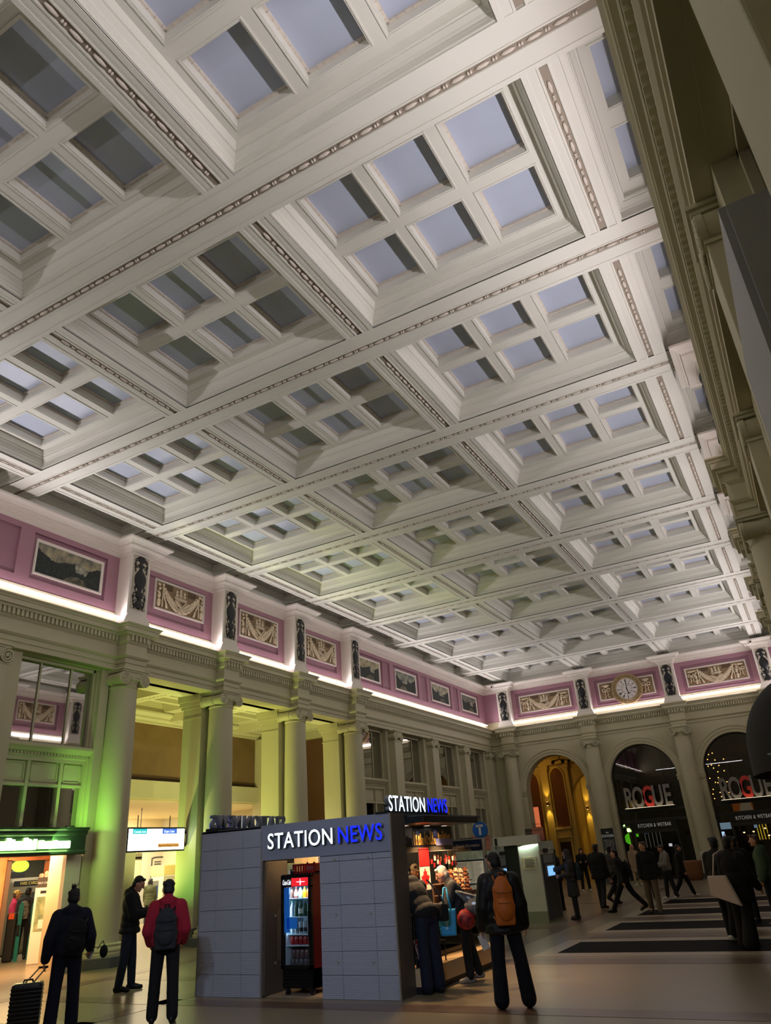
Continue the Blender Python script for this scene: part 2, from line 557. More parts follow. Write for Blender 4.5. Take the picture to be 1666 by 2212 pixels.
# LED cove tubes
zl = 8.285
names = 0
segs = [(YN, COLY[0]-0.42)] + [(COLY[i]+0.42, COLY[i+1]-0.42) for i in range(3)] + [(COLY[3]+0.42, YF-0.45)]
lab = ['cove tube under the mountain painting nearest the camera', 'cove tube under the first garland relief from the front', 'cove tube under the middle garland relief of the side wall', 'cove tube under the third garland relief from the front', 'cove tube under the row of four mountain paintings']
for i, (a, b) in enumerate(segs):
    led((XL+0.205, a, zl), (XL+0.205, b, zl), 0, 'long white ' + lab[i])
    led((XR-0.205, a, zl), (XR-0.205, b, zl), 0, 'white cove tube on the right-hand wall ledge, ' + ['nearest the camera', 'behind the first column', 'behind the second column', 'behind the third column', 'beyond the last column'][i])
for i in range(3):
    led((BX[i]+0.42, YF-0.205, zl), (BX[i+1]-0.42, YF-0.205, zl), 0, 'white cove tube under ' + ['the garland relief nearest the far corner', 'the round wall clock', 'the garland relief beside the clock, by the black awning'][i])

# ------------------------------------------------------------------ urn ornaments on the piers
M_urnback = mat('urn_panel_plaster', (188, 178, 160), 0.7, var=0.05, vscale=6)
def urn_meshes():
    w, h = 0.27, 0.81       # half sizes
    back = MB().box(-w, w, -0.015, 0.0, -h, h).mesh('panel', M_urnback)
    mb = MB()
    prof = [(0.16, -0.78), (0.15, -0.72), (0.13, -0.62), (0.09, -0.57), (0.05, -0.54), (0.06, -0.5), (0.13, -0.46), (0.15, -0.4), (0.12, -0.36), (0.15, -0.345), (0.15, -0.325), (0.07, -0.31), (0.075, -0.24), (0.09, -0.2), (0.16, -0.13), (0.205, -0.02), (0.215, 0.08), (0.2, 0.17), (0.14, 0.27), (0.075, 0.35), (0.055, 0.42), (0.11, 0.46), (0.125, 0.5), (0.07, 0.54), (0.06, 0.59), (0.14, 0.63), (0.155, 0.68), (0.14, 0.73), (0.10, 0.77), (0.06, 0.78)]
    n = 14
    vs = []; 
    for r, z in prof:
        for i in range(n+1):
            a = PI*i/n
            vs.append((r*math.cos(a), -0.005-0.35*r*math.sin(a), z))
    fs = [(j*(n+1)+i, j*(n+1)+i+1, (j+1)*(n+1)+i+1, (j+1)*(n+1)+i) for j in range(len(prof)-1) for i in range(n)]
    mb.add(vs, fs)
    sc = mb
    for sgn in (-1, 1):
        sc.tube([(sgn*0.12, -0.012, 0.72), (sgn*0.2, -0.012, 0.68), (sgn*0.215, -0.012, 0.5), (sgn*0.2, -0.012, 0.36), (sgn*0.215, -0.012, 0.28)], 0.010, n=5)
        sc.tube([(sgn*0.15, -0.012, -0.34), (sgn*0.2, -0.012, -0.36), (sgn*0.21, -0.012, -0.5), (sgn*0.19, -0.012, -0.7), (sgn*0.15, -0.012, -0.76), (sgn*0.19, -0.012, -0.8)], 0.012, n=5)
        sc.tube([(0.0, -0.012, -0.5), (sgn*0.15, -0.012, -0.56), (sgn*0.19, -0.012, -0.62)], 0.012, n=5)
        sc.tube([(sgn*0.08, -0.012, -0.3), (sgn*0.13, -0.012, -0.3), (sgn*0.17, -0.012, -0.24), (sgn*0.2, -0.012, -0.18), (sgn*0.16, -0.012, -0.15), (sgn*0.14, -0.012, -0.19)], 0.012, n=5)
        sc.tube([(sgn*0.12, -0.012, 0.5), (sgn*0.17, -0.012, 0.46), (sgn*0.15, -0.012, 0.42), (sgn*0.11, -0.012, 0.42)], 0.012, n=5)
        sc.tube([(sgn*0.14, -0.012, 0.64), (sgn*0.17, -0.012, 0.6), (sgn*0.2, -0.012, 0.6)], 0.014, n=5)
        for x, z, l, w in ((0.215, 0.5, 0.07, 0.034), (0.205, 0.4, 0.06, 0.03), (0.2, 0.31, 0.03, 0.03), (0.215, 0.62, 0.04, 0.024), (0.21, -0.47, 0.08, 0.036), (0.2, -0.6, 0.04, 0.026), (0.16, -0.22, 0.03, 0.03), (0.17, -0.7, 0.05, 0.03)):
            sc.ell((sgn*x, -0.012, z), (w, 0.014, l), nu=7, nv=6)
            sc.ell((sgn*x, -0.012, z+l*0.2), (w*1.4, 0.01, l*0.3), nu=6, nv=4)
    sc.cyl((0, -0.012, -0.5), (0, -0.012, -0.8), 0.03, n=6)
    sc.tube([(-0.19, -0.012, 0.68), (0.19, -0.012, 0.68)], 0.02, n=5); sc.tube([(-0.2, -0.012, -0.34), (0.2, -0.012, -0.34)], 0.012, n=5)
    return back, sc.mesh('urn', M_black, True)
UB, UU = urn_meshes()
def urn(loc, rz, label, grp='black urn ornaments on the frieze piers'):
    t = thing('urn_ornament', label, 'ornament', loc, rz, grp)
    put('panel', UB, t); put('urn', UU, t, (0, -0.012, 0))
    return t
od = ['first', 'second', 'third', 'fourth']
for i, c in enumerate(COLY):
    urn((XL+0.475, c, 9.33), PI/2, 'black urn ornament on the pier above the %s left colonnade column from the front' % od[i])
    urn((XR-0.475, c, 9.33), -PI/2, 'black urn ornament on the right-hand wall above its %s column from the front' % od[i])
fl = ['beside the far left corner of the hall', 'on the far wall between the corner relief and the clock', 'on the far wall just beyond the clock', 'on the far wall at the right edge of the photo']
for i, x in enumerate(BX):
    urn((x, YF-0.475, 9.2), 0, 'black urn ornament ' + fl[i])

# ------------------------------------------------------------------ framed reliefs and paintings
def frame_mb(w, h, fwid=0.075, d=0.06):
    """moulded picture frame in local xz plane, facing -y"""
    mb = MB()
    plan = [(-w/2, -h/2), (-w/2, h/2), (w/2, h/2), (w/2, -h/2)]
    prof = [(0, 0), (0, -d*0.6), (fwid*0.25, -d), (fwid*0.5, -d*0.75), (fwid*0.8, -d*0.6), (fwid, -d*0.25), (fwid, 0)]
    mb.sweep(plan, prof, closed=True)
    mb.v = [(x, z, y) for x, y, z in mb.v]
    return mb
def garland_mb(w, h, bows=False):
    mb = MB()
    rnd = random.Random(11)
    def leaf(x, z, a, l, wd, y=-0.03):
        mb.ell((x, y, z), (l, 0.03, wd), Matrix.Rotation(a, 3, 'Y'), nu=8, nv=6)
    def ribbon(sx, cx, z0, k=1.0):
        for q in (-1, 1):
            mb.tube([(cx, -0.05, z0), (cx+q*0.11*k, -0.05, z0+0.1*k), (cx+q*0.2*k, -0.05, z0+0.06*k), (cx+q*0.16*k, -0.05, z0-0.04*k), (cx, -0.05, z0-0.01)], 0.024*k, n=6)
            mb.tube([(cx, -0.045, z0), (cx+q*0.08*k, -0.045, z0-0.14*k), (cx+q*0.05*k, -0.045, z0-0.26*k), (cx+q*0.12*k, -0.045, z0-0.36*k)], 0.02*k, n=6)
    if bows:
        for sx in (-1, 1):
            cx = sx*(w/2-0.36)
            ribbon(sx, cx, 0.02, 1.1)
            mb.ell((cx, -0.05, 0.27), (0.2, 0.05, 0.06), nu=12, nv=6); mb.ell((cx, -0.03, 0.2), (0.1, 0.03, 0.05), nu=8, nv=6)
        return mb
    hw = min(w/2-0.3, 0.78)
    n = 22
    for i in range(n+1):
        t = -1 + 2*i/n
        x = t*hw; z = 0.2 - (1-t*t)*0.5; th = 0.05+0.075*(1-abs(t)**1.5)
        sl = math.atan2(2*t*0.5/hw, 1)
        for q in (-1, 0, 1):
            nx, nz = -math.sin(sl), math.cos(sl)
            leaf(x+nx*q*th*0.75, z+nz*q*th*0.75, -(sl+q*0.7*(1 if t < 0 else -1)), 0.075, 0.034, -0.045+0.012*abs(q))
    for s in (-1, 1):
        mb.tube([(-s*0.28, -0.08, -0.06), (-s*0.06, -0.1, -0.26), (s*0.12, -0.09, -0.42)], 0.03, n=6)
        mb.tube([(-s*0.2, -0.08, -0.03), (s*0.02, -0.1, -0.25), (s*0.2, -0.09, -0.41)], 0.022, n=6)
    # ship with sails above the swag
    for x0, hh in ((-0.16, 0.2), (0.0, 0.26), (0.16, 0.19)):
        mb.prism([(x0-0.07, 0.1), (x0+0.06, 0.1), (x0+0.05, 0.1+hh*0.5), (x0-0.05, 0.1+hh*0.5)], -0.035, 0, 'Y')
        mb.prism([(x0-0.055, 0.12+hh*0.5), (x0+0.05, 0.12+hh*0.5), (x0+0.04, 0.1+hh), (x0-0.04, 0.1+hh)], -0.03, 0, 'Y')
        mb.cyl((x0, -0.02, 0.02), (x0, -0.02, 0.13+hh), 0.01, n=5)
    mb.prism([(-0.26, 0.08), (0.28, 0.08), (0.2, -0.03), (-0.2, -0.03)], -0.04, 0, 'Y')
    for s in (-1, 1):
        x = s*(hw+0.1)
        mb.cyl((x-s*0.03, -0.05, -0.38), (x-s*0.03, -0.05, 0.33), 0.018, n=6)          # staff
        mb.ell((x-s*0.03, -0.06, 0.3), (0.045, 0.05, 0.05), nu=8, nv=6)
        for q in range(6): leaf(x+s*0.1+0.03*math.sin(q*2), 0.3-q*0.12, 0.6*(-1)**q, 0.07, 0.04)
        mb.ell((x+s*0.1, -0.03, -0.26), (0.07, 0.04, 0.13), nu=10, nv=6); mb.ell((x+s*0.1, -0.04, -0.03), (0.055, 0.04, 0.1), nu=10, nv=6)
        # flowing drapery
        for q in range(4):
            mb.tube([(x-s*0.05, -0.04, 0.14-q*0.06), (x-s*(0.14+0.03*q), -0.045, -0.12-q*0.05), (x-s*(0.2+0.02*q), -0.03, -0.38)], 0.016, n=5)
        if w > 2.5:
            ribbon(s, s*(w/2-0.24), 0.05, 0.9); mb.ell((s*(w/2-0.24), -0.05, 0.28), (0.17, 0.04, 0.045), nu=10, nv=6)
    return mb
def ground_mb(w, h):
    mb = MB().box(-w/2, w/2, 0, 0.02, -h/2, h/2)
    return mb
def shade_mb(w):
    mb = MB(); hw = min(w/2-0.3, 0.78)
    for s in (-1, 1): mb.prism([(s*0.33, 0.4), (s*(hw-0.02), 0.4), (s*(hw-0.06), 0.24), (s*0.5, 0.2), (s*0.33, 0.22)], -0.006, 0, 'Y')
    return mb
FR_S = frame_mb(2.16, 0.96).mesh('frame', M_white)
FR_F = frame_mb(2.98, 0.97).mesh('frame', M_white)
RL_S = garland_mb(2.03, 0.83).mesh('carving', M_relief, True)
RL_F = garland_mb(2.85, 0.84).mesh('carving', M_relief, True)
RL_B = garland_mb(2.85, 0.84, True).mesh('carving', M_relief, True)
GR_S = ground_mb(2.04, 0.84).mesh('ground', M_relief_bg); GR_F = ground_mb(2.86, 0.85).mesh('ground', M_relief_bg)
SHD_S = shade_mb(2.03).mesh('cloud_shade', mat('relief_brown', (96, 78, 58), 0.8)); SHD_F = shade_mb(2.85).mesh('cloud_shade', MATS['relief_brown'])  # brown patches that paint cloud shadows into the upper corners
def relief(loc, rz, label, fm, rm):
    t = thing('garland_relief', label, 'relief', loc, rz, 'framed garland reliefs on the frieze')
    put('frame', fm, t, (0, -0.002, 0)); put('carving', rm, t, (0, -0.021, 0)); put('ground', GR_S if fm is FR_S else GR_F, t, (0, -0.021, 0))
    if rm is not RL_B: put('cloud_shade', SHD_S if fm is FR_S else SHD_F, t, (0, -0.022, 0))
for i in range(3):
    y = COLY[i]+BAY/2
    relief((XL-0.06, y+0.18, 9.44), PI/2, 'framed garland relief on the left frieze, %s from the front' % od[i], FR_S, RL_S)
    relief((XR+0.06, y, 9.44), -PI/2, 'framed garland relief on the right-hand wall, %s from the front' % od[i], FR_S, RL_S)
for i, nm in ((0, 'in the corner bay of the far wall'), (1, 'of ribbon bows behind the round clock'), (2, 'on the far wall at the right of the clock')):
    relief(((BX[i]+BX[i+1])/2, YF+0.06, 9.22), 0, 'framed relief %s' % (('with a garland ' + nm) if i != 1 else nm), FR_F, RL_B if i == 1 else RL_F)

# round wall clock
t = thing('wall_clock', 'large round wall clock with a carved ring and roman numerals on the far wall', 'clock', ((BX[1]+BX[2])/2+0.04, YF-0.02, 9.16))
def ring(mb, pr, n=48):
    k = len(pr); vs = []; fs = []
    for i in range(n):
        a = 2*PI*i/n
        for r, y in pr: vs.append((r*math.cos(a), y, r*math.sin(a)))
    for i in range(n):
        for j in range(k-1): fs.append((i*k+j, i*k+j+1, ((i+1) % n)*k+j+1, ((i+1) % n)*k+j))
    return mb.add(vs, fs)
ring(MB(), [(0.81, 0.06), (0.81, -0.08), (0.78, -0.115), (0.75, -0.08), (0.60, -0.07), (0.58, -0.11), (0.555, -0.09), (0.55, 0.0)]).build('rim', mat('clock_rim', (176, 152, 112), 0.5), t, True)
b = MB()
for i in range(30):
    a = 2*PI*i/30
    for q, r_ in ((-1, 0.64), (1, 0.71)):
        b.ell((r_*math.cos(a+q*0.04), -0.085, r_*math.sin(a+q*0.04)), (0.055, 0.03, 0.03), Matrix.Rotation(-a+q*0.6, 3, 'Y'), nu=8, nv=6)
b.build('leaf_wreath', mat('wreath_bronze', (150, 124, 84), 0.5), t, True)
b = MB(); ring(b, [(0.001, -0.06), (0.56, -0.06), (0.56, 0.0)]); b.build('dial', mat('clock_dial_white', (226, 218, 214), 0.5), t)
b = MB()
for i in range(12):
    a = PI/2-i*PI/6; nb = (3, 1, 2, 3, 2, 1, 2, 3, 4, 2, 1, 2)[i]
    u = Vector((math.cos(a), 0, math.sin(a))); v_ = Vector((-math.sin(a), 0, math.cos(a)))
    for q in range(nb):
        o_ = (q-(nb-1)/2)*0.024
        b.cyl(u*0.36+v_*o_*0.8+Vector((0, -0.063, 0)), u*0.5+v_*o_+Vector((0, -0.063, 0)), 0.009, n=5)
    b.ell(u*0.28+Vector((0, -0.062, 0)), (0.03, 0.004, 0.03), nu=8, nv=4)
for i in range(60):
    a = i*PI/30; b.ell((0.535*math.cos(a), -0.062, 0.535*math.sin(a)), 0.008, nu=5, nv=4)
ring(b, [(0.20, -0.06), (0.20, -0.064), (0.208, -0.064), (0.208, -0.06)], 32)
b.build('numerals', M_black, t)
b = MB(); b.cap((0.0, -0.075, -0.02), 0.022, (0.03, -0.075, 0.5), 0.009, 6); b.build('minute_hand', M_black, t)
b = MB(); b.cap((-0.01, -0.07, 0.05), 0.03, (0.07, -0.07, -0.28), 0.016, 6); b.ell((0.06, -0.07, -0.22), (0.035, 0.008, 0.05), nu=8, nv=6); b.build('hour_hand', M_black, t)

# landscape paintings: lake, peaks and sky, laid out with noise and gradients in object space
def paint_mat(i, sky, peak, dark, glow):
    m = D.materials.new('landscape_canvas'); m.use_nodes = True
    nt = m.node_tree; b = nt.nodes['Principled BSDF']; b.inputs['Roughness'].default_value = 0.5
    tc = nt.nodes.new('ShaderNodeTexCoord'); sp = nt.nodes.new('ShaderNodeSeparateXYZ')
    nt.links.new(tc.outputs['Object'], sp.inputs[0])
    nz = nt.nodes.new('ShaderNodeTexNoise'); nz.inputs['Scale'].default_value = 4; nz.inputs['Detail'].default_value = 6
    nt.links.new(tc.outputs['Object'], nz.inputs['Vector'])
    r1 = nt.nodes.new('ShaderNodeValToRGB')
    r1.color_ramp.elements[0].color = (*lin(sky), 1); r1.color_ramp.elements[1].color = (*lin(glow), 1)
    r1.color_ramp.elements[0].position = 0.35; r1.color_ramp.elements[1].position = 0.65
    nt.links.new(nz.outputs['Fac'], r1.inputs['Fac'])
    nt.links.new(r1.outputs['Color'], b.inputs['Base Color'])
    return m
M_rock = mat('painted_rock', (74, 78, 74), 0.6, rgb2=(28, 34, 34), var=0.2, vscale=7)
M_snow = mat('painted_snow', (176, 172, 150), 0.6, rgb2=(90, 96, 92), var=0.1, vscale=9)
M_tree = mat('painted_forest', (40, 48, 44), 0.6, rgb2=(24, 30, 28), var=0.2, vscale=12)
M_lake = mat('painted_lake', (120, 112, 84), 0.5, rgb2=(40, 48, 46), var=0.15, vscale=4, wave=None)
skies = [((90, 92, 84), (168, 158, 124)), ((72, 78, 82), (132, 130, 112)), ((120, 116, 92), (186, 176, 136)), ((70, 84, 90), (160, 160, 132)), ((110, 108, 96), (190, 182, 150))]
def painting(loc, rz, label, seed, fm):
    rnd = random.Random(seed)
    t = thing('mountain_painting', label, 'painting', loc, rz, 'framed mountain paintings on the frieze')
    put('frame', fm, t, (0, -0.002, 0))
    w, h = 2.03, 0.84
    sk = skies[seed % 5]
    cv = put('canvas', MB().box(-w/2, w/2, -0.012, 0, -h/2, h/2).mesh('canvas', paint_mat(seed, sk[0], None, None, sk[1])), t)
    def ridge(z0, amp, y, m, jag, nm, pk=None):
        pts = []
        n = 40
        for i in range(n+1):
            x = -w/2+w*i/n
            z = z0 + amp*(noise.noise(Vector((x*1.6+seed*3.1, y*90, seed)))+jag*noise.noise(Vector((x*9, seed*2.2, y*50))))
            if pk: z += pk[1]*max(0, 1-abs(x-pk[0])/pk[2])
            pts.append((x, max(-h/2+0.02, min(h/2-0.03, z))))
        poly = [(-w/2, -h/2)]+pts+[(w/2, -h/2)]
        MB().prism(poly, -y, -0.011, 'Y').build(nm, m, cv)
    px = rnd.uniform(-0.25, 0.3)
    fl_ = 1 if seed % 2 == 0 else -1
    def slope(pts, y, m, jag, nm):
        out = []
        for (x0, z0), (x1, z1) in zip(pts[:-1], pts[1:]):
            for k in range(10):
                f = k/10; x = x0+(x1-x0)*f
                out.append((x, max(-h/2+0.01, min(h/2-0.02, z0+(z1-z0)*f+jag*noise.noise(Vector((x*13, seed*2.7, y*70)))))))
        out.append(pts[-1])
        MB().prism([(pts[0][0], -h/2)]+out+[(pts[-1][0], -h/2)], -y, -0.011, 'Y').build(nm, m, cv)
    F = lambda pp: pp if fl_ > 0 else [(-x, z) for x, z in reversed(pp)]
    slope(F([(-w/2, 0.05), (-0.5, 0.0), (px, 0.18), (px+0.45, 0.02), (w/2, 0.1)]), 0.0132, M_rock, 0.05, 'far_ridge')
    slope(F([(px-0.14, -0.15), (px+0.0, 0.24), (px+0.12, 0.17), (px+0.4, 0.0), (px+0.7, -0.16)]), 0.0142, M_snow, 0.03, 'snow_slope')
    slope(F([(-w/2, 0.26), (-0.75, 0.12), (-0.45, 0.0), (px-0.06, 0.12), (px+0.0, -0.08), (px+0.3, -0.1), (0.55, -0.06), (0.62, 0.06), (0.8, 0.16), (w/2, 0.2)]), 0.0152, M_tree, 0.05, 'forest')
    slope(F([(-0.2, -0.42), (0.05, -0.24), (0.3, -0.2), (0.5, -0.26), (0.62, -0.42)]), 0.0162, M_lake, 0.02, 'lake')
for y, s, nm in ((11.78, 0, 'showing a lake, nearest the camera on the left frieze'), (8.02, 1, 'on the left frieze, outside the frame beyond the near one'), (27.35, 2, 'half hidden behind the last urn pier, first of the far four'), (30.95, 3, 'with a pale waterfall slope, second of the far four'), (34.8, 4, 'with a sharp valley, third of the far four'), (38.6, 6, 'nearest the far corner, last of the far four')):
    if y == 8.02: continue
    painting((XL-0.06, y, 9.32), PI/2, 'framed mountain painting ' + nm, s, FR_S)
for y, s in ((27.35, 7), (30.95, 8)):
    painting((XR+0.06, y, 9.32), -PI/2, 'framed mountain painting on the right-hand wall, ' + ('just beyond its last column' if y < 28 else 'second beyond its last column'), s, FR_S)
# ------------------------------------------------------------------ floor
def floor_material():
    m = D.materials.new('terrazzo'); m.use_nodes = True
    nt = m.node_tree; b = nt.nodes['Principled BSDF']
    b.inputs['Roughness'].default_value = 0.28
    tc = nt.nodes.new('ShaderNodeTexCoord')
    v = nt.nodes.new('ShaderNodeTexVoronoi'); v.inputs['Scale'].default_value = 60
    n = nt.nodes.new('ShaderNodeTexNoise'); n.inputs['Scale'].default_value = 0.7; n.inputs['Detail'].default_value = 6
    for q in (v, n): nt.links.new(tc.outputs['Object'], q.inputs['Vector'])
    r = nt.nodes.new('ShaderNodeValToRGB')
    r.color_ramp.elements[0].position = 0.3; r.color_ramp.elements[1].position = 0.75
    r.color_ramp.elements[0].color = (*lin((132, 120, 98)), 1); r.color_ramp.elements[1].color = (*lin((148, 135, 110)), 1)
    nt.links.new(n.outputs['Fac'], r.inputs['Fac'])
    mx_ = nt.nodes.new('ShaderNodeMix'); mx_.data_type = 'RGBA'; mx_.blend_type = 'MULTIPLY'
    mx_.inputs[0].default_value = 0.25
    nt.links.new(r.outputs['Color'], mx_.inputs[6]); nt.links.new(v.outputs['Color'], mx_.inputs[7])
    nt.links.new(mx_.outputs[2], b.inputs['Base Color'])
    r3 = nt.nodes.new('ShaderNodeMapRange'); r3.inputs[3].default_value = 0.26; r3.inputs[4].default_value = 0.34
    nt.links.new(n.outputs['Fac'], r3.inputs[0]); nt.links.new(r3.outputs[0], b.inputs['Roughness'])
    return m
M_floor = floor_material()
fl_o = MB().box(-34, 8, YN-0.3, 60, -0.2, 0.0).build('floor', M_floor)
struct(fl_o, 'polished terrazzo station floor with inlaid dark bands')
M_fdark = mat('terrazzo_black', (15, 13, 12), 0.7, var=0.1, vscale=50, spec=0.05)
M_fbrown = mat('terrazzo_brown', (104, 84, 72), 0.28, var=0.1, vscale=50)
M_flight = mat('terrazzo_light', (176, 162, 140), 0.28, var=0.08, vscale=50)
def inlay(x0, x1, y0, y1, m, z=0.002, skew=0.0):
    MB().prism([(x0, y0), (x1, y0), (x1, y1), (x0, y1)], 0.0, z, 'Z').build('inlay_band', m, fl_o)
for y in (15.2, 18.85, 22.25, 25.8):
    inlay(-5.35, 1.0, y-0.42, y+2.02, M_flight, 0.002)
    inlay(-5.0, 1.0, y, y+1.6, M_fdark, 0.004)
    inlay(-5.0, 1.0, y+2.2, y+2.9, M_fbrown, 0.003)
inlay(-5.9, 1.0, 13.85, 14.45, M_fbrown, 0.003)
inlay(-12.5, 1.0, 9.85, 10.28, M_fbrown, 0.003)
inlay(-12.5, 1.0, 8.3, 8.6, M_flight, 0.003)
inlay(-6.45, -6.1, 14.5, 40, M_fbrown, 0.003)
inlay(-9.95, -9.6, 4, 40, M_fbrown, 0.003)
inlay(-13.6, -13.2, 4, 40, M_fbrown, 0.003)
inlay(-13.2, -6.45, 27.0, 27.5, M_fbrown, 0.0025)
inlay(-13.2, -6.45, 19.5, 20.0, M_fbrown, 0.0025)
inlay(-13.2, -9.95, 12.0, 12.4, M_fbrown, 0.0025)

# ------------------------------------------------------------------ ionic columns
M_plinth = mat('grey_stone_plinth', (92, 96, 96), 0.4, var=0.06, vscale=6)
def spiral_mb(r, flip, depth):
    """volute scroll lying in the yz plane, facing +x"""
    mb = MB()
    pts = []
    for i in range(40):
        t = i/39; a = t*2.4*2*PI
        rr = r*(1-t)**0.85 + 0.02
        pts.append((0.0, flip*rr*math.cos(a+PI/2), rr*math.sin(a+PI/2)))
    mb.tube(pts, 0.026, n=6)
    mb.v = [(x+depth, y, z) for x, y, z in mb.v]
    mb.cyl((depth-0.06, 0, 0), (depth, 0, 0), r+0.012, n=20)
    mb.ell((depth, 0, 0), (0.03, 0.04, 0.04), nu=8, nv=6)
    return mb
def capital_mb(w, d, flat=False):
    """ionic capital facing +x, top at z=0; w half width between volute centres, d half depth"""
    mb = MB()
    mb.bbox(-d-0.05, d+0.05, -w-0.10, w+0.10, -0.05, 0.0, 0.012)
    mb.bbox(-d-0.02, d+0.02, -w-0.07, w+0.07, -0.10, -0.05, 0.012)
    mb.box(-d+0.03, d-0.005, -w, w, -0.25, -0.10)
    for s in (-1, 1):
        v = spiral_mb(0.155, s, d); v.v = [(x, y+s*w, z-0.27) for x, y, z in v.v]
        mb.add(v.v, v.f)
        if not flat:
            v2 = spiral_mb(0.155, s, d); v2.v = [(-x, y+s*w, z-0.27) for x, y, z in v2.v]
            mb.add(v2.v, v2.f)
            for a, b, ra, rb in ((-d, -0.12, 0.165, 0.13), (-0.12, 0.12, 0.13, 0.13), (0.12, d, 0.13, 0.165)):
                mb.cyl((a, s*w, -0.27), (b, s*w, -0.27), ra, rb, n=14)
            mb.cyl((-0.05, s*w, -0.27), (0.05, s*w, -0.27), 0.15, n=14)
        else:
            mb.cyl((-d, s*w, -0.27), (d, s*w, -0.27), 0.15, n=14)
    # egg and dart
    n = 9
    for i in range(n):
        y = -w*0.62 + 2*w*0.62*i/(n-1)
        mb.ell((d-0.005, y, -0.27), (0.03, 0.026, 0.05), nu=6, nv=6)
    mb.box(d-0.02, d+0.015, -w*0.7, w*0.7, -0.225, -0.205)
    return mb
CAPM = capital_mb(0.36, 0.42)
CAPM.lathe([(0.36, -0.50), (0.385, -0.47), (0.36, -0.44), (0.37, -0.36), (0.43, -0.28), (0.43, -0.2)], n=28)
_o = [auto_smooth(CAPM.build('capital', M_cream))]; me_cap = _o[0].data
SH = MB()
SH.lathe([(0.425, 0.46), (0.41, 0.5), (0.405, 1.2), (0.402, 2.4), (0.395, 3.6), (0.38, 5.0), (0.358, 6.34)], n=40)
_o.append(auto_smooth(SH.build('shaft', M_cream))); me_shaft = _o[-1].data
BS = MB()
BS.lathe([(0.58, 0.2), (0.58, 0.27), (0.54, 0.29), (0.56, 0.33), (0.54, 0.37), (0.48, 0.39), (0.47, 0.41), (0.49, 0.44), (0.425, 0.47)], n=36)
_o.append(auto_smooth(BS.build('base', M_cream))); me_base = _o[-1].data
me_pl = MB().lathe([(0.70, 0.0), (0.70, 0.2), (0.66, 0.21)], n=8, a0=PI/8, a1=PI/8+2*PI).mesh('plinth', M_plinth)
for o in _o: D.objects.remove(o)
def column(loc, rz, label):
    t = thing('column', label, 'column', loc, rz, 'round ionic columns')
    put('shaft', me_shaft, t); put('capital', me_cap, t, (0, 0, 6.82)); put('base', me_base, t); put('plinth', me_pl, t)
for i, c in enumerate(COLY):
    column((-15.47, c, 0), 0, 'tall round ionic column of the left colonnade, ' + ['nearest the camera, washed in green light', 'second from the camera', 'third from the camera', 'last before the tall windows'][i])
    column((mx(-15.47), c, 0), PI, 'round ionic column on the right-hand side, ' + ['nearest, at the photo edge above the awning', 'second from the camera', 'third from the camera', 'fourth from the camera'][i])
for i, x in enumerate(BX):
    column((x, YF-0.55, 0), -PI/2, 'round ionic column of the far wall ' + ['in the left corner beside the yellow arch', 'between the yellow arch and the first dark arch', 'between the dark arches, above a white wall box', 'in the right corner'][i])

# flat pilasters with volutes on the side walls
PCM = capital_mb(0.27, 0.20, True)
_o = auto_smooth(PCM.build('capital', M_cream)); me_pcap = _o.data; D.objects.remove(_o)
me_pil = MB().bbox(-0.17, 0.17, -0.33, 0.33, 0.0, 6.42, 0.012).box(-0.19, 0.22, -0.38, 0.38, 0, 0.3).box(-0.19, 0.2, -0.355, 0.355, 0.3, 0.38).box(-0.18, 0.185, -0.35, 0.35, 6.36, 6.40).mesh('pilaster', M_cream)
PILY = [2.03, 5.85, 9.85, 28.95, 32.7, 36.5, 40.1]
for y in PILY:
    p = put('pilaster', me_pil, wl, (-15.46, y, 0)); put('capital', me_pcap, p, (0, 0, 6.82))
    p = put('pilaster', me_pil, wr, (0.59, y, 0), (0, 0, PI)); put('capital', me_pcap, p, (0, 0, 6.82))

# ------------------------------------------------------------------ tall windows in the side walls
def glassy(name, refl, dark, rough=0.02):
    m = D.materials.new(name); m.use_nodes = True
    nt = m.node_tree; nt.nodes.remove(nt.nodes['Principled BSDF'])
    out = nt.nodes['Material Output']
    g = nt.nodes.new('ShaderNodeBsdfGlossy'); g.inputs['Roughness'].default_value = rough
    g.inputs['Color'].default_value = (*lin(refl), 1)
    d = nt.nodes.new('ShaderNodeBsdfDiffuse'); d.inputs['Color'].default_value = (*lin(dark), 1)
    mixn = nt.nodes.new('ShaderNodeMixShader'); mixn.inputs[0].default_value = 0.78
    nt.links.new(d.outputs[0], mixn.inputs[1]); nt.links.new(g.outputs[0], mixn.inputs[2])
    nt.links.new(mixn.outputs[0], out.inputs['Surface'])
    return m
M_glass = glassy('dark_reflecting_window_glass', (214, 212, 208), (22, 26, 26))
M_glass2 = glassy('black_storefront_glass', (88, 84, 84), (8, 8, 8), 0.04)
WY = [0.1, 3.94, 7.85, 11.9, 27.15, 30.82, 34.6, 38.3]
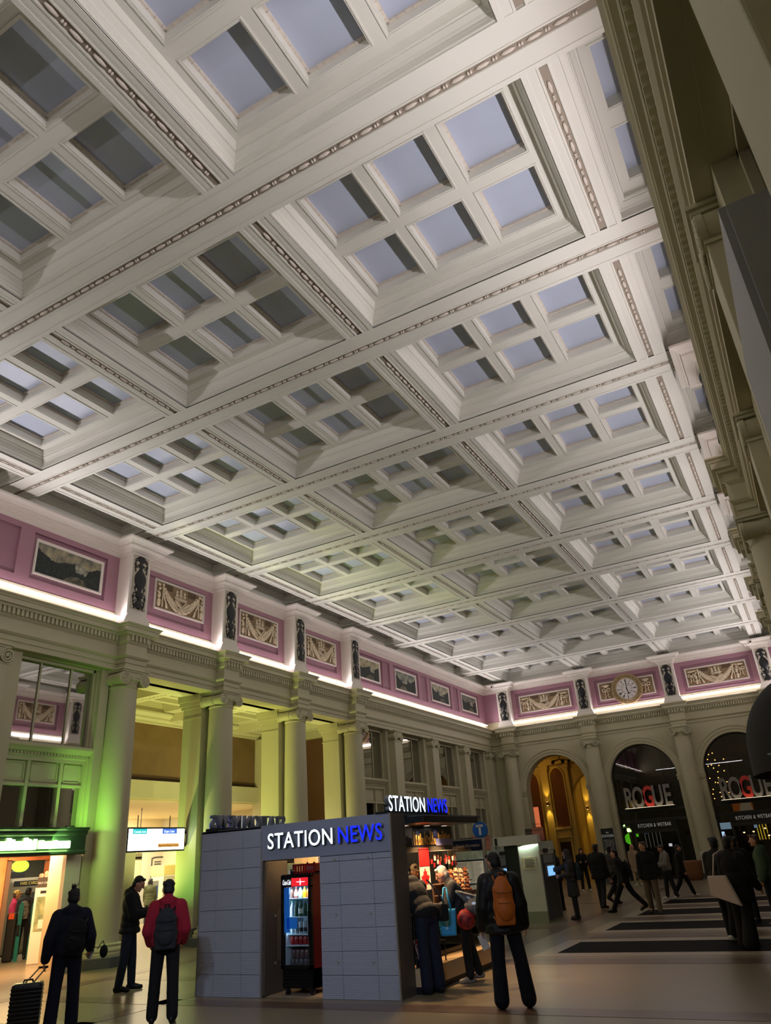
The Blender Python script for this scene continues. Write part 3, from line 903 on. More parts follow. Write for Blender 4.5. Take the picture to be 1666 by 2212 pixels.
def window(n, X, y, sg, wid, label, zb=0.0):
    """tall framed window: reflecting upper lights, moulded transom, panels, lower lights"""
    h = wid/2
    P = lambda d: X + sg*d
    mb = MB()
    for a, b in ((-h, -h+0.09), (h-0.09, h)):
        mb.box(P(-0.1), P(0.06), y+a, y+b, zb, 6.8)
    mb.box(P(-0.1), P(0.06), y-h, y+h, 6.72, 6.82)
    for s in (-1, 1):
        m = wid*0.19*s
        mb.box(P(-0.06), P(0.01), y+m-0.024, y+m+0.024, 4.8, 6.75); mb.box(P(-0.08), P(0.05), y+m-0.04, y+m+0.04, zb, 4.8)
    o = mb.build('window_%d' % n, M_cream)
    struct(o, label)
    tb = MB()
    prof = [(-0.1, 4.42), (0.07, 4.42), (0.07, 4.5), (0.10, 4.52), (0.10, 4.60), (0.16, 4.62), (0.20, 4.68), (0.24, 4.72), (0.24, 4.78), (0.05, 4.84), (-0.1, 4.86)]
    tb.sweep([(P(0), y-h-0.02), (P(0), y+h+0.02)] if sg > 0 else [(P(0), y+h+0.02), (P(0), y-h-0.02)], prof)
    for i in range(int(wid/0.09)):
        yy = y-h+0.05+i*0.09
        tb.box(P(0.10), P(0.14), yy, yy+0.045, 4.555, 4.605)
    tb.build('transom', M_cream, o)
    pb = MB()
    for a, b in ((-h+0.1, -wid*0.19-0.05), (-wid*0.19+0.05, wid*0.19-0.05), (wid*0.19+0.05, h-0.1)):
        pb.box(P(-0.08), P(0.0), y+a, y+b, 3.92, 4.42)
        for q in ((a+0.04, b-0.04, 3.97, 3.99), (a+0.04, b-0.04, 4.36, 4.38), (a+0.04, a+0.06, 3.97, 4.38), (b-0.06, b-0.04, 3.97, 4.38)):
            pb.box(P(-0.02), P(0.025), y+q[0], y+q[1], q[2], q[3])
        pb.box(P(-0.08), P(0.05), y+a, y+b, 3.86, 3.92)
    pb.build('panel', M_cream, o)
    MB().box(P(-0.06), P(-0.02), y-h+0.05, y+h-0.05, 4.8, 6.76).build('upper_glass', M_glass, o)
    return o
n = 1
M_glass_low = M_glass
for y in WY:
    nm = 'near the shop front' if y < 14 else 'beyond the colonnade'
    o = window(n, -15.86, y, 1, 2.36 if y < 14 else 2.5, 'tall window with reflecting panes in the left wall, %s' % nm, 2.93 if y < 14 else 0.0); n += 1
    z0 = 2.95 if y < 14 else 0.1
    MB().box(-15.92, -15.88, y-1.12, y+1.12, z0, 3.9).build('lower_glass', M_glass, o)
    o = window(n, mx(-15.86), y, -1, 2.36 if y < 14 else 2.5, 'tall window in the right-hand wall'); n += 1
    MB().box(mx(-15.92), mx(-15.88), y-1.12, y+1.12, 0.1, 3.9).build('lower_glass', M_glass2, o)
# wall masonry between the windows
def masonry(parent, X0, X1, lo):
    holes = []
    for y in WY:
        hw = 1.18 if y < 14 else 1.25
        holes.append((y-hw, y+hw, 0.0, 6.8))
    holes.append((13.35, 25.85, 0.0, 6.81))
    mb = MB()
    for a, b, c, d in cells((YN, YF+0.3, 0.0, 6.81), holes):
        mb.box(X0, X1, a, b, c, d)
    mb.build('masonry', M_cream, parent)
masonry(wl, -15.6, -16.05, 0)
masonry(wr, mx(-15.6), mx(-16.05), 0)
# dark rooms behind the windows
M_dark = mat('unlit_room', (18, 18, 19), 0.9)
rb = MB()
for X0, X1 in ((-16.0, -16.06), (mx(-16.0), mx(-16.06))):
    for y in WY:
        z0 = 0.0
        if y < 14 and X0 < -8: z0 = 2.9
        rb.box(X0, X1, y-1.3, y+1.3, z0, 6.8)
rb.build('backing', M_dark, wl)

# ------------------------------------------------------------------ lobby behind the left colonnade
M_yel = mat('lobby_cream', (212, 206, 180), 0.65, var=0.03, vscale=1.0)
M_brown = mat('brown_wall_panel', (134, 108, 78), 0.7, var=0.08, vscale=0.7, rgb2=(122, 96, 72))
M_brown2 = mat('rust_wall_panel', (112, 78, 62), 0.7, var=0.08, vscale=0.8)
lob = MB()
for c in COLY:
    lob.bbox(-16.68, -15.93, c-0.37, c+0.37, 0.0, 6.4, 0.01)
    for j, (e, z0, z1) in enumerate(((0.02, 6.1, 6.14), (0.05, 6.4, 6.5), (0.09, 6.5, 6.62), (0.13, 6.62, 6.83))):
        lob.box(-16.68-e, -15.93+e*0.3, c-0.37-e, c+0.37+e, z0, z1)
po = lob.build('wall_lobby', M_cream); struct(po, 'lobby behind the colonnade, with square piers and high ceiling')
MB().box(-16.75, -15.95, 12.9, 26.6, 6.82, 7.4).build('beam', M_yel, po)
for c in COLY:
    MB().box(-16.7, -15.91, c-0.39, c+0.39, 0, 0.42).build('plinth', M_plinth, po)
# high lobby ceiling with small coffers
lc = MB()
holes = []
for i, y in enumerate((15.7, 19.6, 23.5)):
    for xx in (-20.4, -18.2): holes.append((xx-0.75, xx+0.75, y-1.2, y+1.2))
for a, b, c, d in cells((-21.6, -16.7, 12.9, 29.0), holes): lc.box(a, b, c, d, 7.45, 7.8)
lc.box(-21.6, -16.7, 12.9, 29.0, 7.8, 7.9)
for y in COLY + [27.4]:
    lc.box(-21.6, -16.7, y-0.25, y+0.25, 7.15, 7.46)
    for q in range(28): lc.box(-21.5+q*0.17, -21.42+q*0.17, y-0.02, y+0.02, 7.13, 7.16)
for y in (15.7, 19.6, 23.5):
    lc.box(-19.4, -19.2, y-1.7, y+1.7, 7.3, 7.46)
prof = [(0, 7.0), (0.1, 7.03), (0.1, 7.12), (0.25, 7.18), (0.25, 7.25), (0.42, 7.35), (0.42, 7.42), (0, 7.46)]
lc.sweep([(-21.5, 12.9), (-21.5, 28.9)], prof)
lc.build('ceiling', M_yel, po)
lw = MB()
lw.box(-21.8, -21.5, 12.9, 17.0, 3.0, 7.5)
lw.box(-21.8, -21.5, 17.0, 18.4, 3.0, 5.0)
lw.box(-21.8, -21.5, 17.0, 29.0, 4.98, 7.5)
lw.box(-21.5, -21.3, 17.0, 27.4, 4.36, 4.97)            # bulkhead
lw.box(-21.5, -21.3, 27.1, 29.0, 0, 7.5)
lw.box(-34, -16.2, 12.6, 12.9, 4.5, 7.9)
lw.box(-21.8, -16.0, 28.95, 29.2, 0, 7.9)
lw.box(-34, -21.8, 29.0, 29.2, 0, 4.4)
lw.box(-21.6, -20.6, 26.85, 27.3, 0, 7.0)
lw.build('back_wall', M_yel, po)
bw = MB()
bw.box(-21.5, -21.46, 17.3, 26.8, 5.08, 7.02)
bw.build('brown_panel', M_brown, po)
MB().box(-20.2, -18.2, 28.9, 28.96, 0.4, 7.0).build('rust_panel', M_brown2, po)
MB().box(-21.47, -21.42, 17.0, 26.8, 4.97, 5.09).build('ledge', mat('ledge_shadow', (62, 44, 40), 0.7), po)  # thin dark strip painting the shadow where bulkhead meets brown panel
M_tick = mat('ticket_hall_paint', (226, 212, 176), 0.6, var=0.03, vscale=0.6)
th = MB()
th.box(-34, -21.5, 12.6, 29.2, 4.3, 4.4)
th.box(-29.2, -29.0, 15.0, 29.2, 0, 4.4)
th.build('ticket_hall', M_tick, po)

# ------------------------------------------------------------------ far wall: arches
AR, AS, AYF, AYB = 1.66, 4.62, YF-0.3, YF+0.35
am = MB()
N = 24
ACX = [(BX[i]+BX[i+1])/2 for i in range(3)]
def arch_bay(xc, x0, x1):
    zt = 6.83
    am.box(x0, xc-AR, AYF, AYB, 0, zt); am.box(xc+AR, x1, AYF, AYB, 0, zt)
    for i in range(N):
        a, b = PI - PI*i/N, PI - PI*(i+1)/N
        xa, za, xb, zb = xc+AR*math.cos(a), AS+AR*math.sin(a), xc+AR*math.cos(b), AS+AR*math.sin(b)
        am.add([(xa, AYF, za), (xb, AYF, zb), (xb, AYF, zt), (xa, AYF, zt), (xa, AYB, za), (xb, AYB, zb), (xb, AYB, zt), (xa, AYB, zt)],
               [(0, 1, 2, 3), (4, 7, 6, 5), (0, 4, 5, 1)])
edges = [XL-0.3] + BX[1:3] + [XR+0.3]
for i in range(3): arch_bay(ACX[i], edges[i], edges[i+1])
am.build('arcade', M_cream, wf, fix=True)
for xc in ACX:
    ab = MB()
    prof = [(-0.0, 0.0), (0.0, 0.06), (0.12, 0.06), (0.14, 0.09), (0.26, 0.09), (0.29, 0.12), (0.36, 0.12), (0.36, 0.0)]
    k = len(prof); vs = []; fs = []
    for i in range(N+1):
        a = PI*i/N
        for d, t in prof:
            vs.append((xc+(AR+d)*math.cos(a), AYF-t, AS+(AR+d)*math.sin(a)))
    for i in range(N):
        for j in range(k-1): fs.append((i*k+j, i*k+j+1, (i+1)*k+j+1, (i+1)*k+j))
    ab.add(vs, fs)
    for s in (-1, 1):
        xa, xb = xc+s*(AR-0.04), xc+s*(AR+0.42)
        ab.box(xa, xb, AYF-0.14, AYF+0.02, AS-0.26, AS-0.03); ab.box(xa, xb+s*0.03, AYF-0.18, AYF+0.02, AS-0.10, AS)
        ab.box(xc+s*AR, xc+s*(AR+0.36), AYF-0.09, AYF+0.02, 0, AS-0.26)
        ab.box(xc+s*AR, xc+s*(AR+0.4), AYF-0.13, AYF+0.02, 0, 0.35)
    ab.build('archivolt', M_cream, wf)
def emit(name, rgb, es):
    return mat(name, rgb, 0.5, emit=rgb, es=es)
# ------------------------------------------------------------------ yellow hall behind the first arch
M_hall = mat('ochre_hall_paint', (200, 182, 112), 0.6, var=0.05, vscale=0.7)
M_hallbrown = mat('hall_brown_niche', (112, 72, 46), 0.7, var=0.08, vscale=0.8)
YB = 46.0
hm = MB()
def arch_hole_wall(mb, xc, r, sp, x0, x1, zt, ya, yb, n=16):
    mb.box(x0, xc-r, ya, yb, 0, zt); mb.box(xc+r, x1, ya, yb, 0, zt)
    for i in range(n):
        a, b = PI-PI*i/n, PI-PI*(i+1)/n
        xa, za, xb, zb = xc+r*math.cos(a), sp+r*math.sin(a), xc+r*math.cos(b), sp+r*math.sin(b)
        mb.add([(xa, ya, za), (xb, ya, zb), (xb, ya, zt), (xa, ya, zt), (xa, yb, za), (xb, yb, zb), (xb, yb, zt), (xa, yb, zt)],
               [(0, 1, 2, 3), (4, 7, 6, 5), (0, 4, 5, 1)])
arch_hole_wall(hm, -11.45, 1.3, 4.35, -17.2, -9.4, 7.2, YB, YB+0.5)
hm.box(-17.4, -17.2, AYB, 54, 0, 7.2); hm.box(-9.75, -9.55, AYB, 54, 0, 7.2)
hm.box(-17.4, -9.5, 54, 54.2, 0, 7.2)
for x0, x1 in ((-14.48, -14.06), (-12.98, -12.78), (-16.3, -16.0)):
    hm.box(x0, x1, YB-0.22, YB, 0, 6.3); hm.box(x0-0.06, x1+0.06, YB-0.27, YB, 6.05, 6.3)
hm.box(-17.2, -9.6, YB-0.35, YB, 6.3, 6.55); hm.box(-17.2, -9.6, YB-0.5, YB, 6.55, 6.75)
hall = hm.build('wall_hall', M_hall); struct(hall, 'ochre hall seen through the first arch, with niches and a doorway')
hc = MB().box(-17.4, -9.5, AYB-0.02, 54.2, 7.0, 7.2)
for y in (42.5, 44.5): hc.box(-17.2, -9.6, y-0.15, y+0.15, 6.7, 7.0)
for x in (-15.5, -13.5, -11.5): hc.box(x-0.12, x+0.12, AYB, 46, 6.75, 7.0)
hc.build('ceiling', M_hall, hall)
# arched niches (recess panels with a raised rim)
def niche(xc, r, z0, sp):
    poly = [(xc-r, z0)] + [(xc+r*math.cos(PI-PI*i/16), sp+r*1.5*math.sin(PI-PI*i/16)) for i in range(17)] + [(xc+r, z0)]
    MB().prism(poly, YB-0.03, YB+0.01, 'Y').build('niche_panel', M_hallbrown, hall)
    rim = MB(); rim.tube([(x, YB-0.05, z) for x, z in poly], 0.06, n=6)
    rim.build('niche_rim', M_hall, hall)
niche(-15.2, 0.5, 1.2, 5.3); niche(-13.55, 0.44, 2.8, 5.5)
# inner wall behind the arch
h2 = MB()
h2.box(-13.7, -13.3, 51.8, 52.0, 0, 6.4); h2.box(-12.2, -12.0, 51.7, 52.0, 0, 6.4)
h2.box(-17.2, -9.6, 52.0, 52.2, 0, 7.0)
h2.build('inner_wall', M_hall, hall)
MB().box(-13.2, -12.6, 51.93, 52.0, 0.5, 5.2).build('red_panel', mat('hall_red_panel', (120, 48, 28), 0.6), hall)
# door with pediment
dm_ = MB(); dm_.box(-14.05, -13.2, YB-0.12, YB, 2.25, 2.72); dm_.box(-14.12, -13.12, YB-0.2, YB, 2.66, 2.8); dm_.box(-14.1, -13.14, YB-0.15, YB, 2.2, 2.28)
dm_.box(-14.08, -13.98, YB-0.1, YB, 0, 2.25); dm_.box(-13.3, -13.2, YB-0.1, YB, 0, 2.25)
d1 = dm_.build('door_1', M_hall); struct(d1, 'dark wooden door under a moulded lintel in the ochre hall')
MB().box(-13.98, -13.3, YB-0.04, YB+0.005, 0, 1.98).build('door_leaf', mat('dark_walnut', (58, 32, 22), 0.4, wave=(3, 4, 'X'), rgb2=(40, 22, 16)), d1)
# lit poster and exit-like sign by the first niche
t = thing('light_box', 'glowing orange light box on the brown niche beside the first arch', 'light box', (-15.19, YB-0.06, 3.43))
MB().bbox(-0.24, 0.24, -0.04, 0.03, -0.6, 0.6, 0.01).build('case', M_black, t)
MB().box(-0.225, 0.225, -0.046, -0.04, -0.585, 0.585).build('panel', emit('orange_panel_light', (236, 128, 84), 0.55), t)
t = thing('sign', 'small glowing green and white sign below the orange light box', 'sign', (-15.22, YB-0.06, 2.5))
MB().bbox(-0.19, 0.19, -0.03, 0.03, -0.11, 0.11, 0.008).build('case', M_black, t)
MB().box(-0.18, 0.18, -0.035, -0.03, -0.1, 0.1).build('face', emit('pale_green_sign_light', (214, 236, 150), 1.2), t)
# wall sconces
M_brass = mat('aged_brass', (150, 112, 52), 0.35, metal=0.8)
M_warm = emit('warm_lamp_glow', (255, 214, 120), 9.0)
def spot(loc, target, power, color, ang=60, blend=0.6, r=0.05, name='spot'):
    l = D.lights.new(name, 'SPOT'); l.energy = power; l.color = lin(color); l.spot_size = math.radians(ang); l.spot_blend = blend; l.shadow_soft_size = r
    o = D.objects.new(name, l); link(o); o.location = loc
    o.rotation_euler = (Vector(target)-Vector(loc)).to_track_quat('-Z', 'Y').to_euler()
    return o
def area(loc, target, power, color, sx, sy=None, name='area', spread=180):
    l = D.lights.new(name, 'AREA'); l.energy = power; l.color = lin(color)
    l.shape = 'RECTANGLE' if sy else 'SQUARE'; l.size = sx
    if sy: l.size_y = sy
    l.spread = math.radians(spread)
    o = D.objects.new(name, l); link(o); o.location = loc
    o.rotation_euler = (Vector(target)-Vector(loc)).to_track_quat('-Z', 'Y').to_euler()
    return o
def sconce(loc, label):
    t = thing('wall_sconce', label, 'wall lamp', loc)
    MB().box(-0.05, 0.05, -0.1, 0.02, -0.06, 0.06).build('bracket', M_brass, t)
    MB().lathe([(0.05, -0.1), (0.075, -0.06), (0.08, 0.0), (0.075, 0.06), (0.05, 0.1)], 0, -0.16, 16).build('shade', M_brass, t, True)
    MB().lathe([(0.045, -0.105), (0.045, 0.105)], 0, -0.16, 12).build('lamp', M_warm, t)
    x, y, z = loc
    spot((x, y-0.16, z+0.14), (x, y-0.02, z+2.2), 45, (255, 206, 96), 55)
    spot((x, y-0.16, z-0.14), (x, y-0.02, z-2.2), 55, (255, 206, 96), 60)
sconce((-14.28, YB-0.22, 4.12), 'brass wall lamp lighting the pilaster up and down, left side of the yellow arch')
sconce((-13.5, 51.8, 3.95), 'brass wall lamp deep inside the yellow hall, right side of its arch')
sconce((-12.1, 51.7, 4.4), 'brass wall lamp at the very back of the yellow hall beyond the inner arch')
# chandelier with dark lamp heads
t = thing('ceiling_lamp', 'dark multi-armed ceiling lamp hanging inside the yellow arch', 'lamp', (-12.35, 43.0, 7.0))
MB().cyl((0, 0, 0), (0, 0, -0.75), 0.02).build('rod', M_black, t)
ar = MB(); hd = MB()
for i in range(5):
    a = i*2*PI/5+0.3
    p = (0.5*math.cos(a), 0.5*math.sin(a), -0.82)
    ar.cyl((0, 0, -0.74), p, 0.02)
    h = MB().lathe([(0.03, 0.03), (0.09, -0.03), (0.1, -0.1), (0.06, -0.12)], p[0], p[1], 12, z0=p[2]).build('lamp_head', M_black, t)
ar.build('arms', M_black, t)
area((-12.3, 49, 6.6), (-12.3, 49, 0), 60, (255, 200, 110), 2.0, 2.0, 'hall_lamp')
area((-14.6, 43.3, 6.6), (-14.2, 46, 2), 22, (255, 190, 100), 1.0, 1.0, 'hall_lamp')

# ------------------------------------------------------------------ bar behind the dark arches
def pane_material():
    m = D.materials.new('tinted_storefront_pane'); m.use_nodes = True
    nt = m.node_tree; nt.nodes.remove(nt.nodes['Principled BSDF'])
    tr = nt.nodes.new('ShaderNodeBsdfTransparent'); tr.inputs['Color'].default_value = (0.55, 0.53, 0.5, 1)
    g = nt.nodes.new('ShaderNodeBsdfGlossy'); g.inputs['Roughness'].default_value = 0.01; g.inputs['Color'].default_value = (1, 1, 1, 1)
    f = nt.nodes.new('ShaderNodeFresnel'); f.inputs['IOR'].default_value = 1.5
    mixn = nt.nodes.new('ShaderNodeMixShader')
    nt.links.new(f.outputs[0], mixn.inputs[0]); nt.links.new(tr.outputs[0], mixn.inputs[1]); nt.links.new(g.outputs[0], mixn.inputs[2])
    nt.links.new(mixn.outputs[0], nt.nodes['Material Output'].inputs['Surface'])
    return m
M_store = pane_material()
M_frame = mat('dark_bronze_frame', (34, 28, 25), 0.45)
M_bar = mat('dark_bar_interior', (46, 38, 32), 0.8, var=0.2, vscale=1.5)
for i in (1, 2):
    xc = ACX[i]
    fm = MB()
    yg = AYF+0.32
    fm.box(xc-AR, xc+AR, yg-0.04, yg+0.05, 3.06, 3.18)
    fm.box(xc-AR, xc+AR, yg-0.04, yg+0.05, 2.58, 2.72)
    for dx in (-AR+0.04, -1.05, 1.05, AR-0.04): fm.box(xc+dx-0.04, xc+dx+0.04, yg-0.04, yg+0.05, 0, 2.6)
    fm.tube([(xc+(AR-0.02)*math.cos(PI*k/24), yg, AS+(AR-0.02)*math.sin(PI*k/24)) for k in range(25)], 0.05, n=6)
    fm.box(xc-1.05, xc+1.05, yg-0.1, yg+0.05, 2.08, 2.62)
    dw = fm.build('window_%d' % (20+i), M_frame); struct(dw, 'dark arched bar storefront window and doors')
    poly = [(xc-AR, 0.0)] + [(xc+AR*math.cos(PI-PI*k/24), AS+AR*math.sin(PI-PI*k/24)) for k in range(25)] + [(xc+AR, 0.0)]
    MB().prism(poly, yg+0.0, yg+0.012, 'Y').build('pane', M_store, dw)
rm = MB()
rm.box(-9.5, 1.5, 46.5, 46.7, 0, 7); rm.box(-9.55, -9.4, AYB, 46.7, 0, 7); rm.box(1.4, 1.6, AYB, 46.7, 0, 7); rm.box(-9.5, 1.5, AYB-0.02, 46.7, 6.9, 7.1)
rm.box(-5.4, -5.0, AYB, 46.7, 0, 7)
for x in (-8.6, -7.2, -3.8, -2.2): rm.box(x-0.1, x+0.1, 44, 44.3, 0, 6.9)
rm.box(-9.4, -5.4, 44.2, 44.4, 4.9, 5.4); rm.box(-5, 1.4, 43.6, 43.9, 5.4, 6.0)
for x in (-8.3, -6.3, -3.5, -1.5): rm.box(x-0.6, x+0.6, 44.6, 45.1, 0, 1.1)
br = rm.build('wall_bar', M_bar); struct(br, 'dark bar room behind the arched storefronts')
area((-7.4, 43.5, 6.5), (-7.4, 43.5, 0), 6, (255, 170, 90), 1.5, 1.5, 'bar_lamp')
area((-2.6, 43.5, 6.5), (-2.6, 43.5, 0), 8, (255, 160, 80), 1.5, 1.5, 'bar_lamp')
# ROGUE letters standing on the transoms, and the sign bands
M_alu = mat('brushed_letter_metal', (132, 128, 122), 0.5)
M_redl = mat('red_letter_paint', (214, 62, 52), 0.45)
M_pale = mat('pale_sign_letters', (196, 194, 188), 0.5, emit=(196, 194, 188), es=0.25)
M_foot = emit('letter_foot_light', (255, 236, 200), 1.2)
for i in (1, 2):
    xc = ACX[i]; where = 'beside the yellow hall' if i == 1 else 'nearest the right edge'
    t = thing('bar_sign', 'large metal ROGUE letters with a red G in the dark arch %s' % where, 'sign', (xc+0.0, AYF+0.1, 3.24), 0, 'bar signs in the dark arches')
    xs = -1.2
    for k, ch in enumerate('ROGUE'):
        me = text_mesh(ch, size=1.36, extrude=0.05, offset=0.028, sx=0.56)
        me.materials.clear(); me.materials.append(M_redl if ch == 'G' else M_alu)
        put('letter', me, t, (xs+0.25+k*0.475, 0, 0.04), (PI/2, 0, 0))
    MB().box(-1.25, 1.25, -0.2, 0.12, -0.06, 0.0).build('base_rail', M_frame, t)
    MB().box(-1.2, 1.2, -0.18, -0.15, 0.0, 0.018).build('foot_light', M_foot, t)
    area((xc, AYF-0.06, 3.27), (xc, AYF+0.08, 3.9), 1.1, (255, 232, 196), 2.3, 0.04, 'letter_light')
    t = thing('name_sign', 'black band reading KITCHEN & WETBAR over the bar doors %s' % where, 'sign', (xc, AYF+0.2, 2.42), 0, 'black lettered bands over the bar doors')
    MB().box(-1.06, 1.06, 0, 0.03, -0.19, 0.19).build('board', mat('sign_band_black', (20, 19, 18), 0.6), t)
    lettering('letters', 'KITCHEN & WETBAR', t, M_pale, (0.0, -0.008, -0.075), size=0.235, extrude=0.008, spacing=1.22, sx=0.62)
# things glowing in the bar
def glow(nm, label, cat, loc, w, h, m, grp=None, d=0.03):
    t = thing(nm, label, cat, loc, 0, grp)
    MB().bbox(-w/2-0.02, w/2+0.02, 0.0, d, -h/2-0.02, h/2+0.02, 0.006).build('case', M_black, t)
    MB().box(-w/2, w/2, -0.004, 0.0, -h/2, h/2).build('screen', m, t)
    return t
M_scr = emit('blue_screen_light', (170, 208, 244), 0.9)
M_scrd = emit('dim_blue_screen_light', (92, 120, 190), 0.5)
glow('screen', 'small dim blue screen in the bar behind the first dark arch', 'screen', (-8.22, 42, 2.1), 0.16, 0.1, M_scrd)
glow('screen', 'tiny bright screen low behind the doors of the first dark arch', 'screen', (-7.11, 42, 1.47), 0.16, 0.13, emit('white_screen_light', (232, 236, 255), 2.0))
glow('screen', 'wide pale blue screen inside the dark arch at the right', 'screen', (-4.37, 42.4, 2.14), 0.52, 0.3, M_scr)
glow('screen', 'small blue screen above the bar lamps in the right dark arch', 'screen', (-3.03, 42.4, 2.06), 0.15, 0.22, M_scr)
for k, (x, z, r) in enumerate(((-8.95, 1.88, 0.26), (-8.5, 2.14, 0.2))):
    t = thing('sign_reflection', 'bright green disc imitating a sign reflection in the bar doors, %s one' % ('lower larger' if k == 0 else 'upper smaller'), 'sign', (x, 41.55, z))
    mb = MB(); mb.lathe([(0.01, 0), (r, 0), (r, 0.03), (0.01, 0.03)], n=24, a0=PI/2, a1=3*PI/2)
    mb.v = [(p[0], p[2], p[1]) for p in mb.v]; mb.build('disc', emit('green_reflection_light', (96, 222, 40), 1.6), t)  # glowing discs drawn in place of the shop logo reflected in the doors
    MB().box(-0.01, 0.01, 0.03, 0.06, 0, 0.5).build('hanger', M_black, t)
t = thing('poster', 'orange poster with a white numeral shape in the right dark arch', 'poster', (-3.28, 41.45, 2.97))
MB().box(-0.48, 0.44, 0, 0.02, -0.3, 0.3).build('board', mat('orange_poster', (214, 112, 34), 0.6, emit=(214, 112, 34), es=0.25), t)
MB().prism([(-0.2, -0.3), (0.42, -0.3), (0.3, 0.28), (0.1, 0.28), (-0.05, 0.15), (-0.16, -0.05)], -0.006, 0, 'Y').build('shape', mat('cream_poster', (222, 206, 172), 0.6, emit=(222, 206, 172), es=0.22), t)
M_bulb = emit('string_bulb_glow', (255, 176, 88), 12.0)
pts = [(-4.41, 5.58), (-4.22, 5.63), (-4.17, 5.28), (-3.75, 5.28), (-4.57, 5.02), (-4.40, 5.06), (-4.17, 4.7), (-3.86, 4.72), (-4.63, 4.43), (-4.22, 4.42), (-4.41, 4.21), (-4.3, 4.18), (-4.17, 4.18), (-3.86, 4.18), (-4.6, 3.89), (-4.31, 3.71), (-4.16, 3.67), (-3.9, 3.67), (-4.66, 3.67), (-4.29, 3.51), (-4.64, 3.45), (-4.52, 5.35), (-4.33, 4.9), (-4.05, 5.0)]
t = thing('fairy_lights', 'string of small amber fairy lights inside the right dark arch', 'lights', (0, 43, 0))
wz = MB()
for x in sorted({round(p[0], 1) for p in pts}): wz.cyl((x, 0.02, 6.9), (x, 0.02, 3.3), 0.005, n=4)
wz.build('wire', M_black, t)
for x, z in pts: MB().ell((x, 0, z), 0.026, nu=8, nv=6).build('bulb', M_bulb, t)
M_pend = emit('pendant_glow', (255, 220, 170), 6.0)
for k, (x, z) in enumerate(((-3.62, 1.81), (-3.19, 1.82), (-2.65, 1.93), (-2.55, 1.61))):
    t = thing('pendant_lamp', 'small glowing pendant lamp over the bar tables, %s of four from the left' % ['first', 'second', 'third', 'fourth'][k], 'lamp', (x, 42.5, z), 0, 'pendant lamps over the bar tables')
    MB().cyl((0, 0, 0.05), (0, 0, 3.5), 0.006, n=6).build('cord', M_black, t)
    MB().lathe([(0.02, 0.09), (0.07, 0.02), (0.07, 0.0), (0.0, 0.0)], n=12).build('shade', M_black, t)
    MB().ell((0, 0, -0.01), 0.05, nu=10, nv=6).build('bulb', M_pend, t)
M_ystrip = emit('yellow_strip_light', (240, 208, 60), 1.2)
yb = thing('bottle_shelf', 'yellow lit bottle shelf strips behind the bar tables', 'shelf', (-3.0, 44.4, 1.75))
for dx in (-0.8, -0.15, -0.02, 0.12, 0.28): MB().box(dx, dx+0.045, 0, 0.03, -0.35, 0.35).build('strip', M_ystrip, yb)
yb2 = thing('bottle_shelf', 'yellow lit back shelf behind the first dark arch', 'shelf', (-8.9, 44.1, 3.6))
for q in range(7): MB().box(-0.6+q*0.17, -0.5+q*0.17, 0, 0.03, -0.25+0.05*(q % 3), 0.18).build('strip', emit('amber_strip_light', (214, 168, 40), 0.35), yb2)
yb3 = thing('bottle_shelf', 'white lit glass racks behind the doors of the first dark arch', 'shelf', (-7.9, 42.6, 1.75))
for q in range(5): MB().box(-0.5+q*0.19, -0.47+q*0.19, 0, 0.02, -0.35, 0.35).build('strip', emit('pale_strip_light', (196, 200, 206), 0.25), yb3)
# poster stand at the column, wall box, planter
t = thing('notice_board', 'dark notice board headed STATION standing before the far column', 'notice board', (-9.5, 39.25, 0))
MB().bbox(-0.3, 0.3, 0, 0.06, 0.5, 2.42, 0.01).build('board', mat('slate_board', (38, 40, 46), 0.5), t)
lettering('lettering', 'STATION', t, M_pale, (0, -0.006, 2.02), size=0.17, extrude=0.004, sx=0.8)
lettering('lettering', 'THE', t, M_pale, (0, -0.006, 2.2), size=0.08, extrude=0.004)
MB().box(-0.26, 0.26, -0.008, 0, 1.5, 1.93).build('picture', mat('grey_photo_print', (120, 122, 124), 0.6, rgb2=(66, 68, 70), var=0.2, vscale=6), t)
M_paper = mat('white_paper', (214, 210, 198), 0.7)
MB().box(-0.25, 0.25, -0.008, 0, 1.22, 1.45).build('sheet', M_paper, t)
MB().box(-0.25, 0.25, -0.008, 0, 0.78, 1.18).build('sheet', M_paper, t)
for x in (-0.25, 0.25): MB().box(x-0.02, x+0.02, 0.0, 0.05, 0, 0.5).build('leg', M_black, t)
MB().box(-0.3, 0.3, -0.15, 0.2, 0.0, 0.03).build('foot', M_black, t)
t = thing('wall_box', 'white box with a dark slot at the foot of the column between dark arches', 'box', (-5.17, 39.6, 0.72))
MB().bbox(-0.3, 0.3, -0.12, 0.12, -0.4, 0.4, 0.01).build('body', mat('white_enamel', (206, 202, 194), 0.5), t)
MB().box(-0.1, 0.02, -0.128, -0.12, 0.0, 0.28).build('slot', mat('maroon_label', (78, 40, 38), 0.6), t)
MB().box(0.12, 0.22, -0.14, -0.12, -0.25, -0.12).build('handle', M_black, t)
t = thing('planter', 'round terracotta planter tub standing left of the white wall box', 'planter', (-5.75, 38.6, 0))
MB().lathe([(0.28, 0), (0.36, 0.3), (0.4, 0.7), (0.42, 0.78), (0.38, 0.8), (0.34, 0.72), (0.05, 0.7)], n=24).build('pot', mat('terracotta', (136, 92, 62), 0.7, var=0.1), t, True)
MB().lathe([(0.005, 0.74), (0.35, 0.72), (0.36, 0.70)], n=20).build('soil', mat('dark_soil', (36, 28, 22), 0.9), t)
